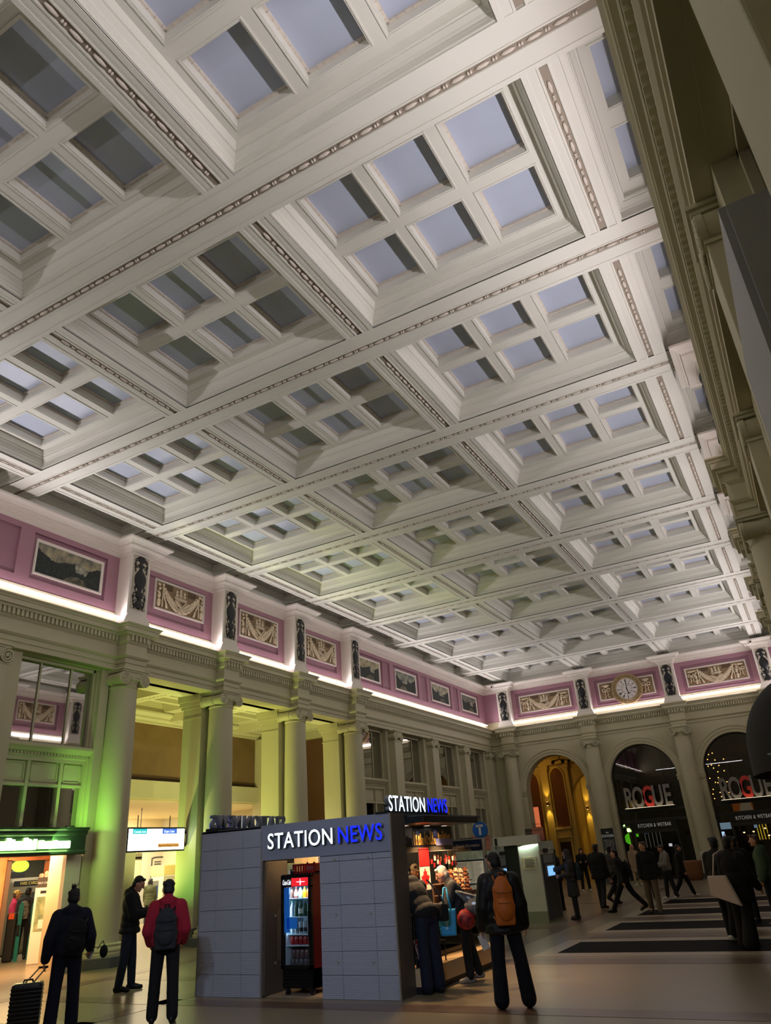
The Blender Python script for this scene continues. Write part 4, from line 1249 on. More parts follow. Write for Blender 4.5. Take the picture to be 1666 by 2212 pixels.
# CCTV cameras on the end cornice
for k, (x, y, z) in enumerate(((-14.75, YF-0.62, 10.3), (-0.9, YF-0.62, 10.3))):
    t = thing('security_camera', 'small security camera on the far cornice %s' % ('near the left corner' if k == 0 else 'at the right end'), 'camera', (x, y, z))
    MB().box(-0.03, 0.03, 0, 0.16, -0.03, 0.12).build('bracket', M_white, t)
    MB().bbox(-0.07, 0.07, -0.28, 0.05, -0.06, 0.06, 0.015).build('housing', M_white, t)
    MB().cyl((0, -0.285, 0), (0, -0.25, 0), 0.045).build('lens', M_black, t)

# ------------------------------------------------------------------ right aisle shell and grey fin, black awning
ra = MB()
ra.box(7.5, 7.8, YN-0.3, 60, 0, 7.5); ra.box(mx(-15.9), 7.8, YN-0.3, 60, 6.83, 7.0); ra.box(1.5, 7.8, AYB, AYB+0.2, 0, 7)
for c in COLY: ra.box(1.08, 1.83, c-0.37, c+0.37, 0, 6.83)
ra.box(1.9, 2.1, 12.9, 26.2, 0, 6.83)
o = ra.build('wall_aisle', mat('aisle_paint', (120, 112, 92), 0.7)); struct(o, 'dim right-hand aisle wall behind the right columns')
M_fin = mat('grey_metal_cladding', (150, 152, 152), 0.5)
fin = MB(); fin.box(0.40, 1.0, 3.75, 5.7, 0, 5.12); fin.box(0.44, 1.0, 3.70, 3.76, 0, 5.08)
fin.box(0.62, 0.72, 3.69, 3.76, 0, 5.0)
o = fin.build('trim_3', M_fin); struct(o, 'grey metal clad fin beside the near right pilaster')
AW = mat('black_awning_canvas', (8, 8, 9), 0.8, bump=0.1)
t = thing('awning', 'black domed canvas awning with white lettering at the right photo edge', 'awning', (0.25, 12.2, 2.75))
aw = MB(); nn = 14
vs = []; fs = []
for j in range(nn+1):
    for i in range(nn+1):
        a = PI*i/nn; b = (PI/2)*j/nn
        vs.append((-0.97*math.sin(a)*math.cos(b), -1.6*math.cos(a)*math.cos(b), 1.08*math.sin(b)))
for j in range(nn):
    for i in range(nn): fs.append((j*(nn+1)+i, j*(nn+1)+i+1, (j+1)*(nn+1)+i+1, (j+1)*(nn+1)+i))
aw.add(vs, fs); aw.build('canopy', AW, t, True)
vl = MB(); vs = []; fs = []
for i in range(nn+1):
    a = PI*i/nn
    for z, e in ((0.0, 0.0), (-0.26, 0.01)):
        vs.append((-(0.97+e)*math.sin(a), -(1.6+e)*math.cos(a), z))
for i in range(nn): fs.append((2*i, 2*i+1, 2*i+3, 2*i+2))
vl.add(vs, fs); vl.build('valance', AW, t, True)
lettering('lettering', 'TAP', t, mat('awning_letters', (120, 140, 140), 0.6), (-0.5, -1.36, -0.22), rot=(PI/2, 0, -0.62), size=0.24, extrude=0.004)
# ------------------------------------------------------------------ shop under the near left window
M_orange = mat('terracotta_stone', (206, 128, 78), 0.45, rgb2=(184, 108, 66), var=0.1, vscale=2.0)
M_fasc = mat('dark_green_fascia', (36, 52, 44), 0.35)
M_shopgrey = mat('shop_grey_wall', (150, 148, 134), 0.7)
sm = MB()
sm.box(-15.72, -15.6, 12.62, 13.04, 0, 2.36)
so = sm.build('wall_shop', mat('pale_lilac_paint', (214, 198, 200), 0.5)); struct(so, 'shop front walls of orange stone under the near left window')
MB().box(-16.7, -15.72, 13.04, 13.42, 0, 6.8).build('corner_pier', M_cream, so)
o = MB()
o.box(-18.75, -18.55, 10.2, 13.22, 0, 2.7)       # left stone panel
o.box(-18.75, -18.55, 14.48, 15.35, 0, 2.7)      # right stone panel
o.box(-18.75, -18.5, 13.2, 14.5, 2.38, 2.7)      # header
o.box(-18.6, -15.7, 10.0, 10.2, 0, 2.6)
o.build('stone_portal', M_orange, so)
fr = MB(); fr.box(-18.7, -18.5, 13.2, 13.32, 0, 2.4); 
fr.build('portal_frame', mat('brown_metal_frame', (92, 74, 62), 0.4), so)
g = MB(); g.box(-24, -23.8, 10, 18.5, 0, 3.0); g.box(-24, -15.7, 9.8, 10.0, 0, 2.9); g.box(-24, -19.5, 18.3, 18.4, 0, 3.0); g.box(-19.6, -19.5, 15.3, 18.3, 0, 3.0); g.box(-19.5, -16.7, 15.2, 15.29, 0, 3.0)
g.box(-24, -15.62, 10, 13.3, 2.75, 2.9); g.box(-24, -16.7, 13.3, 15.3, 2.75, 2.9); g.box(-24, -19.5, 15.3, 18.4, 2.75, 2.9); g.box(-16.75, -16.65, 13.3, 15.3, 0, 7.5)
g.build('interior_wall', M_shopgrey, so)
# fascia with glowing letters
t = thing('shop_sign', 'dark green shop fascia with blurred glowing letters at the left edge', 'sign', (-15.3, 11.2, 2.36))
fb = MB()
fb.sweep([(0, -1.75), (0, 1.66)], [(-0.3, 0.0), (0.0, 0.0), (0.03, 0.03), (0.03, 0.07), (0.0, 0.10), (0.0, 0.40), (0.03, 0.42), (0.05, 0.46), (0.05, 0.50), (0.10, 0.53), (0.12, 0.57), (-0.3, 0.57)])
fb.build('fascia', M_fasc, t)
M_signglow = emit('white_green_sign_glow', (206, 255, 150), 16.0)
gl = MB(); rnd = random.Random(5)
y = -1.6
while y < 0.32:
    w = rnd.uniform(0.05, 0.075); h = rnd.choice((0.19, 0.19, 0.23, 0.26))
    if y > -0.42 and y < -0.36: h = 0.26
    gl.bbox(0.0, 0.045, y, y+w*1.25, 0.125, 0.125+h*0.92, 0.012); y += w*1.28
gl.build('large_letters', M_signglow, t)
gl = MB(); y = 0.38
while y < 1.2:
    w = rnd.uniform(0.045, 0.06); h = rnd.choice((0.15, 0.15, 0.17))
    gl.bbox(0.0, 0.045, y, y+w*1.25, 0.14, 0.14+h, 0.012); y += w*1.28
gl.build('small_letters', M_signglow, t)
t = thing('hanging_sign', 'glowing green oval sign hanging inside the shop doorway', 'sign', (-19.6, 14.35, 2.28))
mb = MB(); mb.lathe([(0.01, 0), (0.24, 0), (0.24, 0.05), (0.01, 0.05)], n=28); mb.v = [(p[2], p[0]*1.05, p[1]*0.62) for p in mb.v]
mb.build('face', emit('lime_sign_light', (170, 236, 60), 2.2), t)
MB().cyl((0.02, 0, 0.14), (0.02, 0, 0.5), 0.012).build('hanger', M_black, t)
# self-order kiosk
M_kios = mat('kiosk_white', (222, 214, 200), 0.45)
t = thing('order_terminal', 'white self-order terminal with lit screen against the orange shop wall', 'terminal', (-18.2, 14.17, 0), -0.75)
MB().bbox(-0.09, 0.09, -0.23, 0.23, 0, 1.72, 0.02).build('body', M_kios, t)
MB().box(0.09, 0.1, -0.2, 0.2, 1.72, 1.95).build('topper', mat('dark_topper', (60, 52, 46), 0.5), t)
lettering('lettering', 'SELF-ORDER', t, M_pale, (0.106, 0, 1.8), rot=(PI/2, 0, PI/2), size=0.066, extrude=0.002)
tp = MB()
for q, h in ((-0.12, 0.1), (0, 0.16), (0.12, 0.1)): tp.ell((0.095, q, 1.97+h*0.3), (0.008, 0.06, h*0.5), nu=10, nv=6)
tp.build('food_picture', mat('food_print', (214, 120, 96), 0.6, rgb2=(236, 214, 196), var=0.1, vscale=14), t)
MB().box(0.09, 0.096, -0.17, 0.17, 0.72, 1.5).build('screen', mat('terminal_screen', (150, 150, 110), 0.3, rgb2=(96, 116, 70), var=0.2, vscale=7, emit=(130, 130, 96), es=0.25), t)
MB().box(0.096, 0.1, -0.07, 0.07, 0.78, 0.98).build('leaflet', M_paper, t)
MB().box(0.09, 0.1, -0.1, 0.1, 1.58, 1.64).build('card_slot', M_black, t)
# ticket machine bank inside the shop doorway
t = thing('vending_machine', 'grey rounded machine cabinet inside the shop doorway behind two shoppers', 'machine', (-21.9, 16.2, 0), 0.1)
MB().bbox(-0.45, 0.45, -0.85, 0.85, 0, 2.0, 0.12).build('cabinet', mat('taupe_metal', (128, 120, 104), 0.4, metal=0.2), t)
MB().box(0.45, 0.46, -0.7, 0.4, 1.78, 1.92).build('header', M_black, t)
lettering('lettering', 'FARE CARDS', t, mat('gold_letters', (190, 168, 90), 0.5), (0.462, -0.15, 1.81), rot=(PI/2, 0, PI/2), size=0.12, extrude=0.002)
MB().box(0.45, 0.46, -0.6, 0.2, 0.9, 1.6).build('display', mat('dark_display', (58, 62, 58), 0.2), t)
MB().bbox(-0.3, 0.3, -0.8, -0.2, 2.0, 2.2, 0.02).build('box', M_black, t)
area((-17.2, 12.6, 2.7), (-17.2, 12.6, 0), 260, (255, 206, 150), 1.6, 1.2, 'shop_downlight')
area((-17.0, 14.6, 2.7), (-18.6, 14.7, 0.6), 14, (255, 190, 130), 0.5, 0.5, 'shop_downlight')
area((-21, 14.0, 2.7), (-21, 14.4, 0), 70, (255, 240, 205), 1.6, 1.6, 'shop_inner_light')

area((-21.0, 16.4, 2.7), (-21.2, 16.4, 0), 60, (255, 240, 205), 1.2, 1.6, 'shop_inner_light')
area((-15.14, 11.9, 2.62), (-15.0, 13.6, 2.2), 26, (186, 244, 130), 0.5, 0.3, 'sign_glow')
# ------------------------------------------------------------------ departure board and ticket hall fittings
t = thing('departure_board', 'bright white lit departures board hung between the first column and green pier', 'display board', (-16.35, 16.12, 2.7))
MB().bbox(-0.07, 0.07, -1.1, 1.07, -0.31, 0.31, 0.012).build('case', M_black, t)
MB().box(0.07, 0.076, -1.06, 1.03, -0.27, 0.27).build('screen', emit('board_white_light', (248, 250, 246), 2.6), t)
def bar(nm, a, b, c, d, m): MB().box(0.076, 0.08, a, b, c, d).build(nm, m, t)
bar('heading', -0.92, -0.42, 0.14, 0.27, emit('board_teal', (40, 186, 190), 1.1))
bar('heading', 0.16, 0.72, 0.14, 0.27, emit('board_blue', (64, 110, 214), 1.0))
bar('notice', 0.02, 0.82, -0.2, -0.11, emit('board_orange', (214, 150, 70), 0.9))
bar('outline', 0.2, 0.76, 0.02, 0.03, emit('board_pink', (226, 176, 176), 1.0)); bar('outline', 0.2, 0.76, -0.05, -0.04, MATS['board_pink'])
lettering('lettering', 'Canada Line', t, emit('board_text', (236, 246, 250), 1.6), (0.082, -0.67, 0.17), rot=(PI/2, 0, PI/2), size=0.085, extrude=0.001)
lettering('lettering', 'Expo Line', t, MATS['board_text'], (0.082, 0.42, 0.17), rot=(PI/2, 0, PI/2), size=0.1, extrude=0.001)
lettering('lettering', 'Expo Line Elevator Closed', t, mat('board_brown_text', (96, 60, 20), 0.6), (0.082, 0.42, -0.185), rot=(PI/2, 0, PI/2), size=0.07, extrude=0.001)
for z in (0.17, -0.17): MB().box(-0.03, 0.03, 1.06, 1.18, z-0.03, z+0.03).build('bracket', M_black, t)
for y_ in (-0.7, 0.5): MB().cyl((0, y_, 0.3), (0, y_, 0.62), 0.012).build('rod', M_black, t)
M_board = mat('station_map_print', (212, 210, 196), 0.6)
t = thing('map_board', 'white station map board high on the ticket hall wall', 'map', (-28.9, 29.4-0.5, 2.1))
MB().box(-0.02, 0.02, -1.2, 1.0, -0.7, 0.75).build('board', M_board, t)
ml = MB()
ml.tube([(0.03, -0.6, -0.6), (0.03, -0.6, 0.45), (0.03, -0.4, 0.5), (0.03, 0.8, 0.5)], 0.03, n=6)
ml.cyl((0.03, 0.2, 0.5), (0.03, 0.2, -0.3), 0.015)
for y_, z in ((-0.2, 0.3), (-0.2, 0.2), (-0.2, -0.1), (0.55, 0.3), (0.55, 0.2), (0.55, 0.1), (0.55, -0.1)): ml.box(0.025, 0.03, y_-0.22, y_+0.2, z-0.03, z+0.02)
ml.build('line_map', mat('map_ink', (70, 70, 72), 0.7), t)
t = thing('sign', 'small green and orange hanging sign below the departures board, far back', 'sign', (-24, 22.5, 2.52))
MB().bbox(-0.04, 0.04, -0.6, 0.46, -0.13, 0.13, 0.01).build('board', mat('pale_green_board', (190, 190, 140), 0.5), t)
MB().box(0.04, 0.045, -0.55, 0.05, 0.03, 0.1).build('stripe', mat('orange_stripe', (196, 120, 50), 0.6), t)
MB().box(0.04, 0.045, -0.58, 0.44, -0.08, -0.01).build('stripe', M_black, t)
for y_ in (-0.4, 0.3): MB().cyl((0, y_, 0.13), (0, y_, 1.78), 0.015).build('rod', M_black, t)
M_tvm = mat('pale_machine_green', (186, 190, 160), 0.5)
t = thing('ticket_machine', 'pale green ticket machine at the back of the ticket hall', 'machine', (-27.2, 27.6, 0))
MB().bbox(-0.4, 0.4, -0.55, 0.55, 0, 1.75, 0.02).build('body', M_tvm, t)
MB().bbox(-0.42, 0.42, -0.57, 0.57, 1.78, 2.2, 0.02).build('header', mat('yellow_header', (216, 206, 120), 0.5), t)
MB().box(0.4, 0.41, -0.4, 0.1, 0.9, 1.5).build('screen', M_scrd, t)
t = thing('ticket_machine', 'blue panelled ticket machine beyond the red-hooded man', 'machine', (-26.6, 25.95, 0))
MB().bbox(-0.3, 0.3, -0.33, 0.33, 0, 1.6, 0.02).build('body', mat('steel_grey', (150, 152, 150), 0.4), t)
MB().box(0.3, 0.31, -0.28, 0.28, 0.9, 1.4).build('panel', mat('blue_panel', (38, 84, 170), 0.4), t)
MB().box(0.3, 0.315, 0.0, 0.26, 0.78, 0.88).build('slot', M_paper, t)
area((-25.5, 22, 4.2), (-25.5, 22, 0), 900, (255, 234, 196), 5.0, 9.0, 'ticket_hall_light')
area((-27.6, 25.5, 4.2), (-28.6, 26.0, 0.5), 500, (255, 236, 196), 2.0, 4.0, 'ticket_hall_light')
area((-19.0, 21.5, 4.2), (-19.0, 21.5, 0), 60, (255, 232, 186), 0.4, 6.0, 'lobby_downlight')
# green and yellow uplights at the colonnade feet
def uplight(k, loc, target, power, col, label, ang=50):
    t = thing('uplight', label, 'lamp', loc)
    MB().lathe([(0.1, 0), (0.11, 0.01), (0.10, 0.03), (0.07, 0.03), (0.07, 0.025)], n=14).build('housing', M_black, t)
    MB().lathe([(0.003, 0.027), (0.07, 0.027)], n=12, cap=False).build('lens', emit('uplight_lens_%d' % k, col, 6.0), t)
    x, y, z = loc
    spot((x, y, z+0.06), target, power, col, ang, 0.8, 0.06, 'uplight_lamp')
Y = (230, 232, 134)
uplight(0, (-15.22, 12.3, 2.93), (-15.4, 13.7, 4.2), 90, (150, 232, 92), 'green floodlight added on the shop fascia to tint the first column', 140)  # added lamp, no fixture known here; stands in for the shop sign glow
uplight(1, (-15.35, 11.2, 2.93), (-15.9, 11.9, 5.0), 14, (110, 236, 70), 'green floodlight added on the shop fascia to tint the near window frame', 90)  # second added lamp, repeating the sign glow on the window frame
uplight(2, (-16.5, 15.0, 0.0), (-16.2, 17.4, 3.2), 380, (140, 232, 104), 'green floor uplight behind the first column facing the second pier', 70)
uplight(3, (-17.6, 18.8, 0.0), (-18.4, 20.5, 7.0), 1000, Y, 'yellow floor uplight between the second and third piers', 110)
uplight(4, (-17.6, 15.9, 0.0), (-18.4, 17.5, 7.2), 1000, Y, 'yellow floor uplight between the first and second piers', 110)
uplight(5, (-17.6, 23.0, 0.0), (-18.4, 24.5, 7.0), 800, (230, 230, 150), 'yellow floor uplight between the third and fourth piers', 110)
uplight(6, (-16.5, 19.2, 0.0), (-16.2, 21.4, 3.2), 260, (190, 232, 120), 'lime floor uplight before the third pier', 70)
def fit(me, x0, x1, hh):
    xs_ = [v.co.x for v in me.vertices]; zs_ = [v.co.y for v in me.vertices]
    a, b_, c, d_ = min(xs_), max(xs_), min(zs_), max(zs_)
    for v in me.vertices:
        v.co.x = x0+(v.co.x-a)/(b_-a)*(x1-x0); v.co.y = (v.co.y-c)/(d_-c)*hh
    return me
# ------------------------------------------------------------------ newsstand
KX0, KX1, KY0, KY1, KH = -9.57, -5.80, 10.53, 14.2, 2.43
M_tile = mat('grey_ribbed_tile', (160, 163, 172), 0.32, bump=0.2, wave=(14, 3.0, 'Z'), rgb2=(148, 150, 160), var=0.03)
M_kpanel = mat('slate_sign_panel', (136, 140, 154), 0.35)
M_kdark = mat('brown_grey_laminate', (84, 76, 66), 0.4, var=0.05, vscale=2)
M_grout = mat('tile_joint', (52, 52, 54), 0.8)
M_edge = mat('steel_edge_trim', (176, 172, 164), 0.3, metal=0.6)
ks = thing('newsstand', 'grey tiled newsstand block with STATION NEWS signs in the middle of the hall', 'kiosk', (0, 0, 0))
sh = MB()
sh.box(KX0, -8.26, KY0+0.02, KY0+0.12, 0, KH); sh.box(-7.12, KX1, KY0+0.02, KY0+0.12, 0, KH); sh.box(-8.26, -7.12, KY0+0.02, KY0+0.12, 1.9, KH)
sh.box(KX0, KX0+0.1, KY0+0.02, KY1, 0, KH); sh.box(KX0, -6.6, KY1-0.1, KY1, 0, KH)
sh.build('shell', M_grout, ks)
tl = MB()
def tiles(xs, z1):
    for a, b in zip(xs[:-1], xs[1:]):
        z = 0.0
        k = 0
        while z < z1-0.02:
            zz = min(z1, (k+1)*0.302)
            tl.box(a+0.003, b-0.003, KY0, KY0+0.03, z+0.003, zz-0.003); z = zz; k += 1
tiles([KX0, -9.22, -8.66, -8.27], KH)
for k in range(8):
    for a, b in ((KY0, 11.7), (11.7, 12.9), (12.9, KY1)):
        tl.box(KX0-0.01, KX0+0.02, a+0.003, b-0.003, k*0.302+0.003, (k+1)*0.302-0.003)
tl.build('tile_cladding', M_tile, ks)
tl = MB()
tiles([-7.12, -6.75, -6.15, -5.815], 1.895)
tl.build('tile_cladding', M_tile, ks)
MB().box(-8.255, -5.815, KY0-0.012, KY0+0.03, 1.9, KH).build('sign_panel', M_kpanel, ks)
for a, b, c in ((-5.815, -5.795, 0.02), (-8.272, -8.252, 0.02), (KX0-0.012, KX0+0.004, 0.01)): MB().box(a, b, KY0-0.014, KY0+c, 0, KH).build('edge_trim', M_edge, ks)
MB().box(-5.86, -5.795, KY0+0.02, 10.99, 0, KH).build('side_panel', M_kdark, ks)
MB().box(KX0, -5.82, KY0, KY1, KH-0.04, KH-0.002).build('roof', mat('roof_grey', (72, 72, 76), 0.6), ks)
MB().box(KX0+0.1, -5.9, KY0+0.1, KY1-0.1, 0.0, 0.012).build('inner_floor', mat('kiosk_floor', (150, 134, 110), 0.5), ks)
# bolts on the right-hand tiles
for x in (-6.83, -6.22):
    for z in (1.83, 1.08, 0.46):
        MB().cyl((x, KY0-0.012, z), (x, KY0+0.01, z), 0.02, n=10).build('tile_bolt', M_edge, ks)
# door folded into the opening
dr = MB().bbox(-8.262, -8.215, KY0+0.03, KY0+0.64, 0.02, 1.88, 0.006).build('door', M_kdark, ks)
MB().box(-8.214, -8.206, KY0+0.36, KY0+0.62, 0.45, 1.17).build('hatch', mat('door_hatch', (104, 94, 78), 0.4), dr)
for z in (1.06, 0.46): MB().cyl((-8.205, KY0+0.6, z-0.06), (-8.205, KY0+0.6, z+0.06), 0.012).build('hinge', M_edge, dr)
for z in (1.08, 0.42): MB().cyl((-8.214, KY0+0.3, z), (-8.195, KY0+0.3, z), 0.02).build('knob', M_edge, dr)
# canopy with downlights, plinth and sales side
MB().bbox(-6.35, -5.46, 10.99, 13.2, 2.27, 2.375, 0.006).build('canopy', mat('black_canopy', (20, 20, 22), 0.35), ks)
M_down = emit('kiosk_downlight_glow', (255, 248, 236), 14.0)
for y in (11.35, 12.15, 12.85):
    d = MB().lathe([(0.075, 0.0), (0.075, -0.012), (0.055, -0.012), (0.055, -0.004)], n=18).build('downlight', M_edge, ks, loc=(-5.98, y, 2.27))
    MB().lathe([(0.002, -0.006), (0.054, -0.006)], n=16, cap=False).build('lens', M_down, d)
    spot((-6.06, y, 2.255), (-6.19, y, 2.0), 7, (255, 240, 214), 80, 0.6, 0.03, 'picture_spot')
    spot((-5.9, y, 2.25), (-5.75, y, 0.9), 140, (255, 206, 150), 120, 0.7, 0.04, 'kiosk_downlight')
M_counter = mat('beige_laminate', (188, 160, 120), 0.4, var=0.04)
MB().bbox(-6.6, -5.60, 10.99, 14.14, 0.09, 0.32, 0.006).build('plinth', M_counter, ks)
MB().box(-6.6, -5.66, 10.99, 14.1, 0, 0.09).build('toe_kick', M_black, ks)
MB().box(-6.55, -6.45, 10.99, 14.1, 0.32, 0.98).build('counter_back', mat('counter_grey', (150, 140, 124), 0.5), ks)
MB().bbox(-6.6, -5.95, 10.99, 13.9, 0.98, 1.02, 0.006).build('counter_top', M_counter, ks)
def clear_glass():
    m = D.materials.new('clear_display_glass'); m.use_nodes = True
    nt = m.node_tree; nt.nodes.remove(nt.nodes['Principled BSDF'])
    tr = nt.nodes.new('ShaderNodeBsdfTransparent'); tr.inputs['Color'].default_value = (0.93, 0.95, 0.94, 1)
    g = nt.nodes.new('ShaderNodeBsdfGlossy'); g.inputs['Roughness'].default_value = 0.02
    f = nt.nodes.new('ShaderNodeFresnel'); f.inputs['IOR'].default_value = 1.45
    x = nt.nodes.new('ShaderNodeMixShader')
    nt.links.new(f.outputs[0], x.inputs[0]); nt.links.new(tr.outputs[0], x.inputs[1]); nt.links.new(g.outputs[0], x.inputs[2])
    nt.links.new(x.outputs[0], nt.nodes['Material Output'].inputs['Surface'])
    return m
M_clear = clear_glass()
gp = MB(); gp.box(-5.96, -5.95, 11.0, 13.9, 0.33, 0.97); gp.box(-6.55, -5.95, 13.88, 13.89, 0.33, 1.95)
gp.build('display_glass', M_clear, ks)
# printed picture panels over the sales opening
M_sky1 = mat('grey_skyline_sky', (176, 176, 182), 0.4, rgb2=(120, 122, 132), var=0.06, vscale=2)
M_ink = mat('skyline_ink', (26, 27, 34), 0.4)
M_gold = mat('gold_city_light', (232, 170, 70), 0.4, rgb2=(120, 70, 22), var=0.2, vscale=14)
M_night = mat('night_blue_print', (30, 30, 52), 0.35, rgb2=(14, 14, 24), var=0.2, vscale=4)
M_lilac = mat('lilac_water_print', (132, 130, 172), 0.35, var=0.06)
pan = MB().box(-6.22, -6.18, 10.99, 13.55, 1.86, 2.27).build('picture_panel', M_kdark, ks)
MB().box(-6.18, -6.172, 11.0, 11.95, 1.95, 2.27).build('skyline_print', M_sky1, pan)
rnd = random.Random(2)
bl = MB(); y = 11.02
while y < 11.92:
    w = rnd.uniform(0.025, 0.06); bl.box(-6.172, -6.169, y, y+w, 1.98, 1.99+rnd.uniform(0.05, 0.13)); y += w+rnd.uniform(0.0, 0.012)
bl.box(-6.172, -6.169, 11.0, 11.95, 1.95, 1.985)
bl.build('skyline', M_ink, pan)
MB().box(-6.18, -6.172, 11.95, 12.85, 1.95, 2.27).build('night_print', M_night, pan)
bl = MB(); y = 11.98
while y < 12.8:
    w = rnd.uniform(0.035, 0.07); bl.box(-6.172, -6.169, y, y+w, 1.97, 2.0+rnd.uniform(0.04, 0.2)); y += w+rnd.uniform(0.01, 0.04)
bl.build('towers', M_gold, pan)
MB().box(-6.18, -6.172, 12.85, 13.55, 1.95, 2.27).build('harbour_print', M_night, pan)
MB().box(-6.172, -6.169, 12.85, 13.55, 1.95, 2.06).build('water', M_lilac, pan)
bl = MB(); y = 12.95
while y < 13.45:
    w = rnd.uniform(0.04, 0.07); bl.box(-6.172, -6.169, y, y+w, 2.06, 2.09+rnd.uniform(0.02, 0.12)); y += w+0.01
bl.build('towers', M_gold, pan)
# shelves behind the counter
sf = MB()
for z in (1.22, 1.42, 1.62): sf.box(-7.6, -7.3, 11.2, 14.0, z-0.012, z)
sf.box(-7.63, -7.6, 11.2, 14.05, 0.1, 1.95)
sf.build('back_shelf', mat('white_shelf', (206, 200, 186), 0.5), ks)
area((-7.8, 12.3, 2.36), (-7.8, 12.3, 0), 40, (255, 214, 160), 1.4, 2.2, 'kiosk_lamp')
# illuminated signs
M_wlit = emit('white_letter_light', (226, 246, 252), 2.4)
M_blit = emit('blue_letter_light', (16, 36, 255), 1.5)
M_lside = mat('letter_return_grey', (128, 130, 136), 0.35, metal=0.3)
def news_sign(loc, rot, L_, hh, label):
    t = thing('illuminated_sign', label, 'sign', loc)
    t.rotation_euler = rot
    for word, m, a, b_ in (('STATION', M_wlit, 0.0, 0.585), ('NEWS', M_blit, 0.635, 1.0)):
        me = fit(text_mesh(word, size=1, extrude=0.04, offset=0.006, spacing=1.06), a*L_, b_*L_, hh); me.materials.clear(); me.materials.append(M_lside)
        put('letter_returns', me, t, (0, 0, 0), (PI/2, 0, 0))
        me = fit(text_mesh(word, size=1, extrude=0.001, offset=0.004, spacing=1.06), a*L_, b_*L_, hh); me.materials.clear(); me.materials.append(m)
        put('lit_letters', me, t, (0, -0.042, 0), (PI/2, 0, 0))
    return t
t = news_sign((-8.06, KY0-0.06, 2.06), (0, 0, 0), 2.16, 0.235, 'illuminated STATION NEWS letters on the front panel of the newsstand')
t = news_sign((-5.84, 10.52, 2.455), (0, 0, PI/2), 2.14, 0.23, 'illuminated STATION NEWS letters standing on the roof edge over the sales side')
MB().box(-0.02, 2.2, -0.02, 0.2, -0.03, 0.0).build('rail', M_black, t)
MB().box(0.0, 2.2, 0.03, 0.05, 0.0, 0.1).build('rail', M_black, t)
t = news_sign((KX0+0.12, 12.75, 2.47), (0, 0, -PI/2), 2.14, 0.23, 'STATION NEWS letters seen from behind on the left roof edge')
MB().box(-0.02, 2.25, -0.02, 0.24, -0.05, 0.0).build('rail', M_black, t)

# ------------------------------------------------------------------ fridge with drinks
M_frblack = mat('fridge_black', (16, 16, 18), 0.3)
M_frred = mat('fridge_red', (120, 20, 26), 0.35)
M_frwhite = mat('fridge_liner', (206, 222, 234), 0.4)
M_blue = mat('blue_sticker', (36, 120, 220), 0.4, emit=(36, 120, 220), es=0.1)
fx0, fx1, fy0, fy1 = -7.97, -7.38, 10.66, 11.26
fr = thing('drinks_fridge', 'tall black drinks fridge with red sides rolled into the newsstand doorway', 'fridge', ((fx0+fx1)/2, fy0, 0))
ox, oy = (fx0+fx1)/2, fy0
def L(mb): mb.v = [(x-ox, y-oy, z) for x, y, z in mb.v]; return mb
b = MB(); b.box(fx0, fx0+0.02, fy0+0.05, fy1, 0.1, 1.64); b.box(fx1-0.02, fx1, fy0+0.05, fy1, 0.1, 1.64)
L(b).build('side_panel', M_frred, fr)
b = MB(); b.box(fx0+0.02, fx1-0.02, fy1-0.03, fy1, 0.1, 1.64); b.box(fx0, fx1, fy0+0.03, fy1, 1.64, 1.67); b.box(fx0, fx1, fy0+0.05, fy1, 0.1, 0.36)
L(b).build('cabinet', M_frblack, fr)
b = MB(); b.box(fx0+0.02, fx0+0.05, fy0+0.06, fy1-0.03, 0.36, 1.5); b.box(fx1-0.05, fx1-0.02, fy0+0.06, fy1-0.03, 0.36, 1.5); b.box(fx0+0.05, fx1-0.05, fy1-0.05, fy1-0.03, 0.36, 1.5)
L(b).build('liner', M_frwhite, fr)
d = MB(); d.box(fx0, fx0+0.05, fy0, fy0+0.05, 0.36, 1.5); d.box(fx1-0.06, fx1, fy0, fy0+0.05, 0.36, 1.5); d.box(fx0, fx1, fy0, fy0+0.05, 0.36, 0.41); d.box(fx0, fx1, fy0, fy0+0.06, 1.62, 1.66); d.box(fx0, fx0+0.05, fy0, fy0+0.06, 1.48, 1.64); d.box(fx1-0.05, fx1, fy0, fy0+0.06, 1.48, 1.64)
do = L(d).build('door', M_frblack, fr)
L(MB().box(fx0+0.05, fx1-0.06, fy0+0.02, fy0+0.026, 0.41, 1.48)).build('door_glass', M_clear, do)
L(MB().bbox(fx1-0.055, fx1-0.03, fy0-0.03, fy0, 0.75, 1.15, 0.006)).build('handle', M_frblack, do)
L(MB().box(fx0+0.055, fx0+0.15, fy0+0.015, fy0+0.02, 0.85, 1.48)).build('sticker', M_blue, do)
L(MB().box(fx0+0.1, fx0+0.3, fy0+0.015, fy0+0.02, 0.9, 1.05)).build('sticker', M_blue, do)
hd = L(MB().box(fx0+0.05, fx1-0.05, fy0+0.005, fy0+0.05, 1.49, 1.62)).build('header', M_black, fr)
L(MB().box(-7.76, fx1-0.06, fy0, fy0+0.006, 1.495, 1.615)).build('red_panel', emit('red_header_light', (226, 34, 44), 0.9), hd)
me = fit(text_mesh('Coca-Cola', size=1, extrude=0.002, shear=0.35, offset=0.01), -7.93-ox, -7.77-ox, 0.075); me.materials.clear(); me.materials.append(emit('script_white', (240, 240, 244), 0.9))
put('script', me, hd, (0, -0.006, 1.52), (PI/2, 0, 0))
bt = MB(); bt.lathe([(0.008, 0), (0.012, 0.01), (0.012, 0.045), (0.006, 0.075), (0.006, 0.09)], n=10, z0=1.51); bt.v = [(x-7.585-ox, y*0.2-0.005, z) for x, y, z in bt.v]
bt.box(-7.66-ox, -7.5-ox, -0.004, 0.0, 1.55, 1.562)
bt.build('emblem', MATS['script_white'], hd)
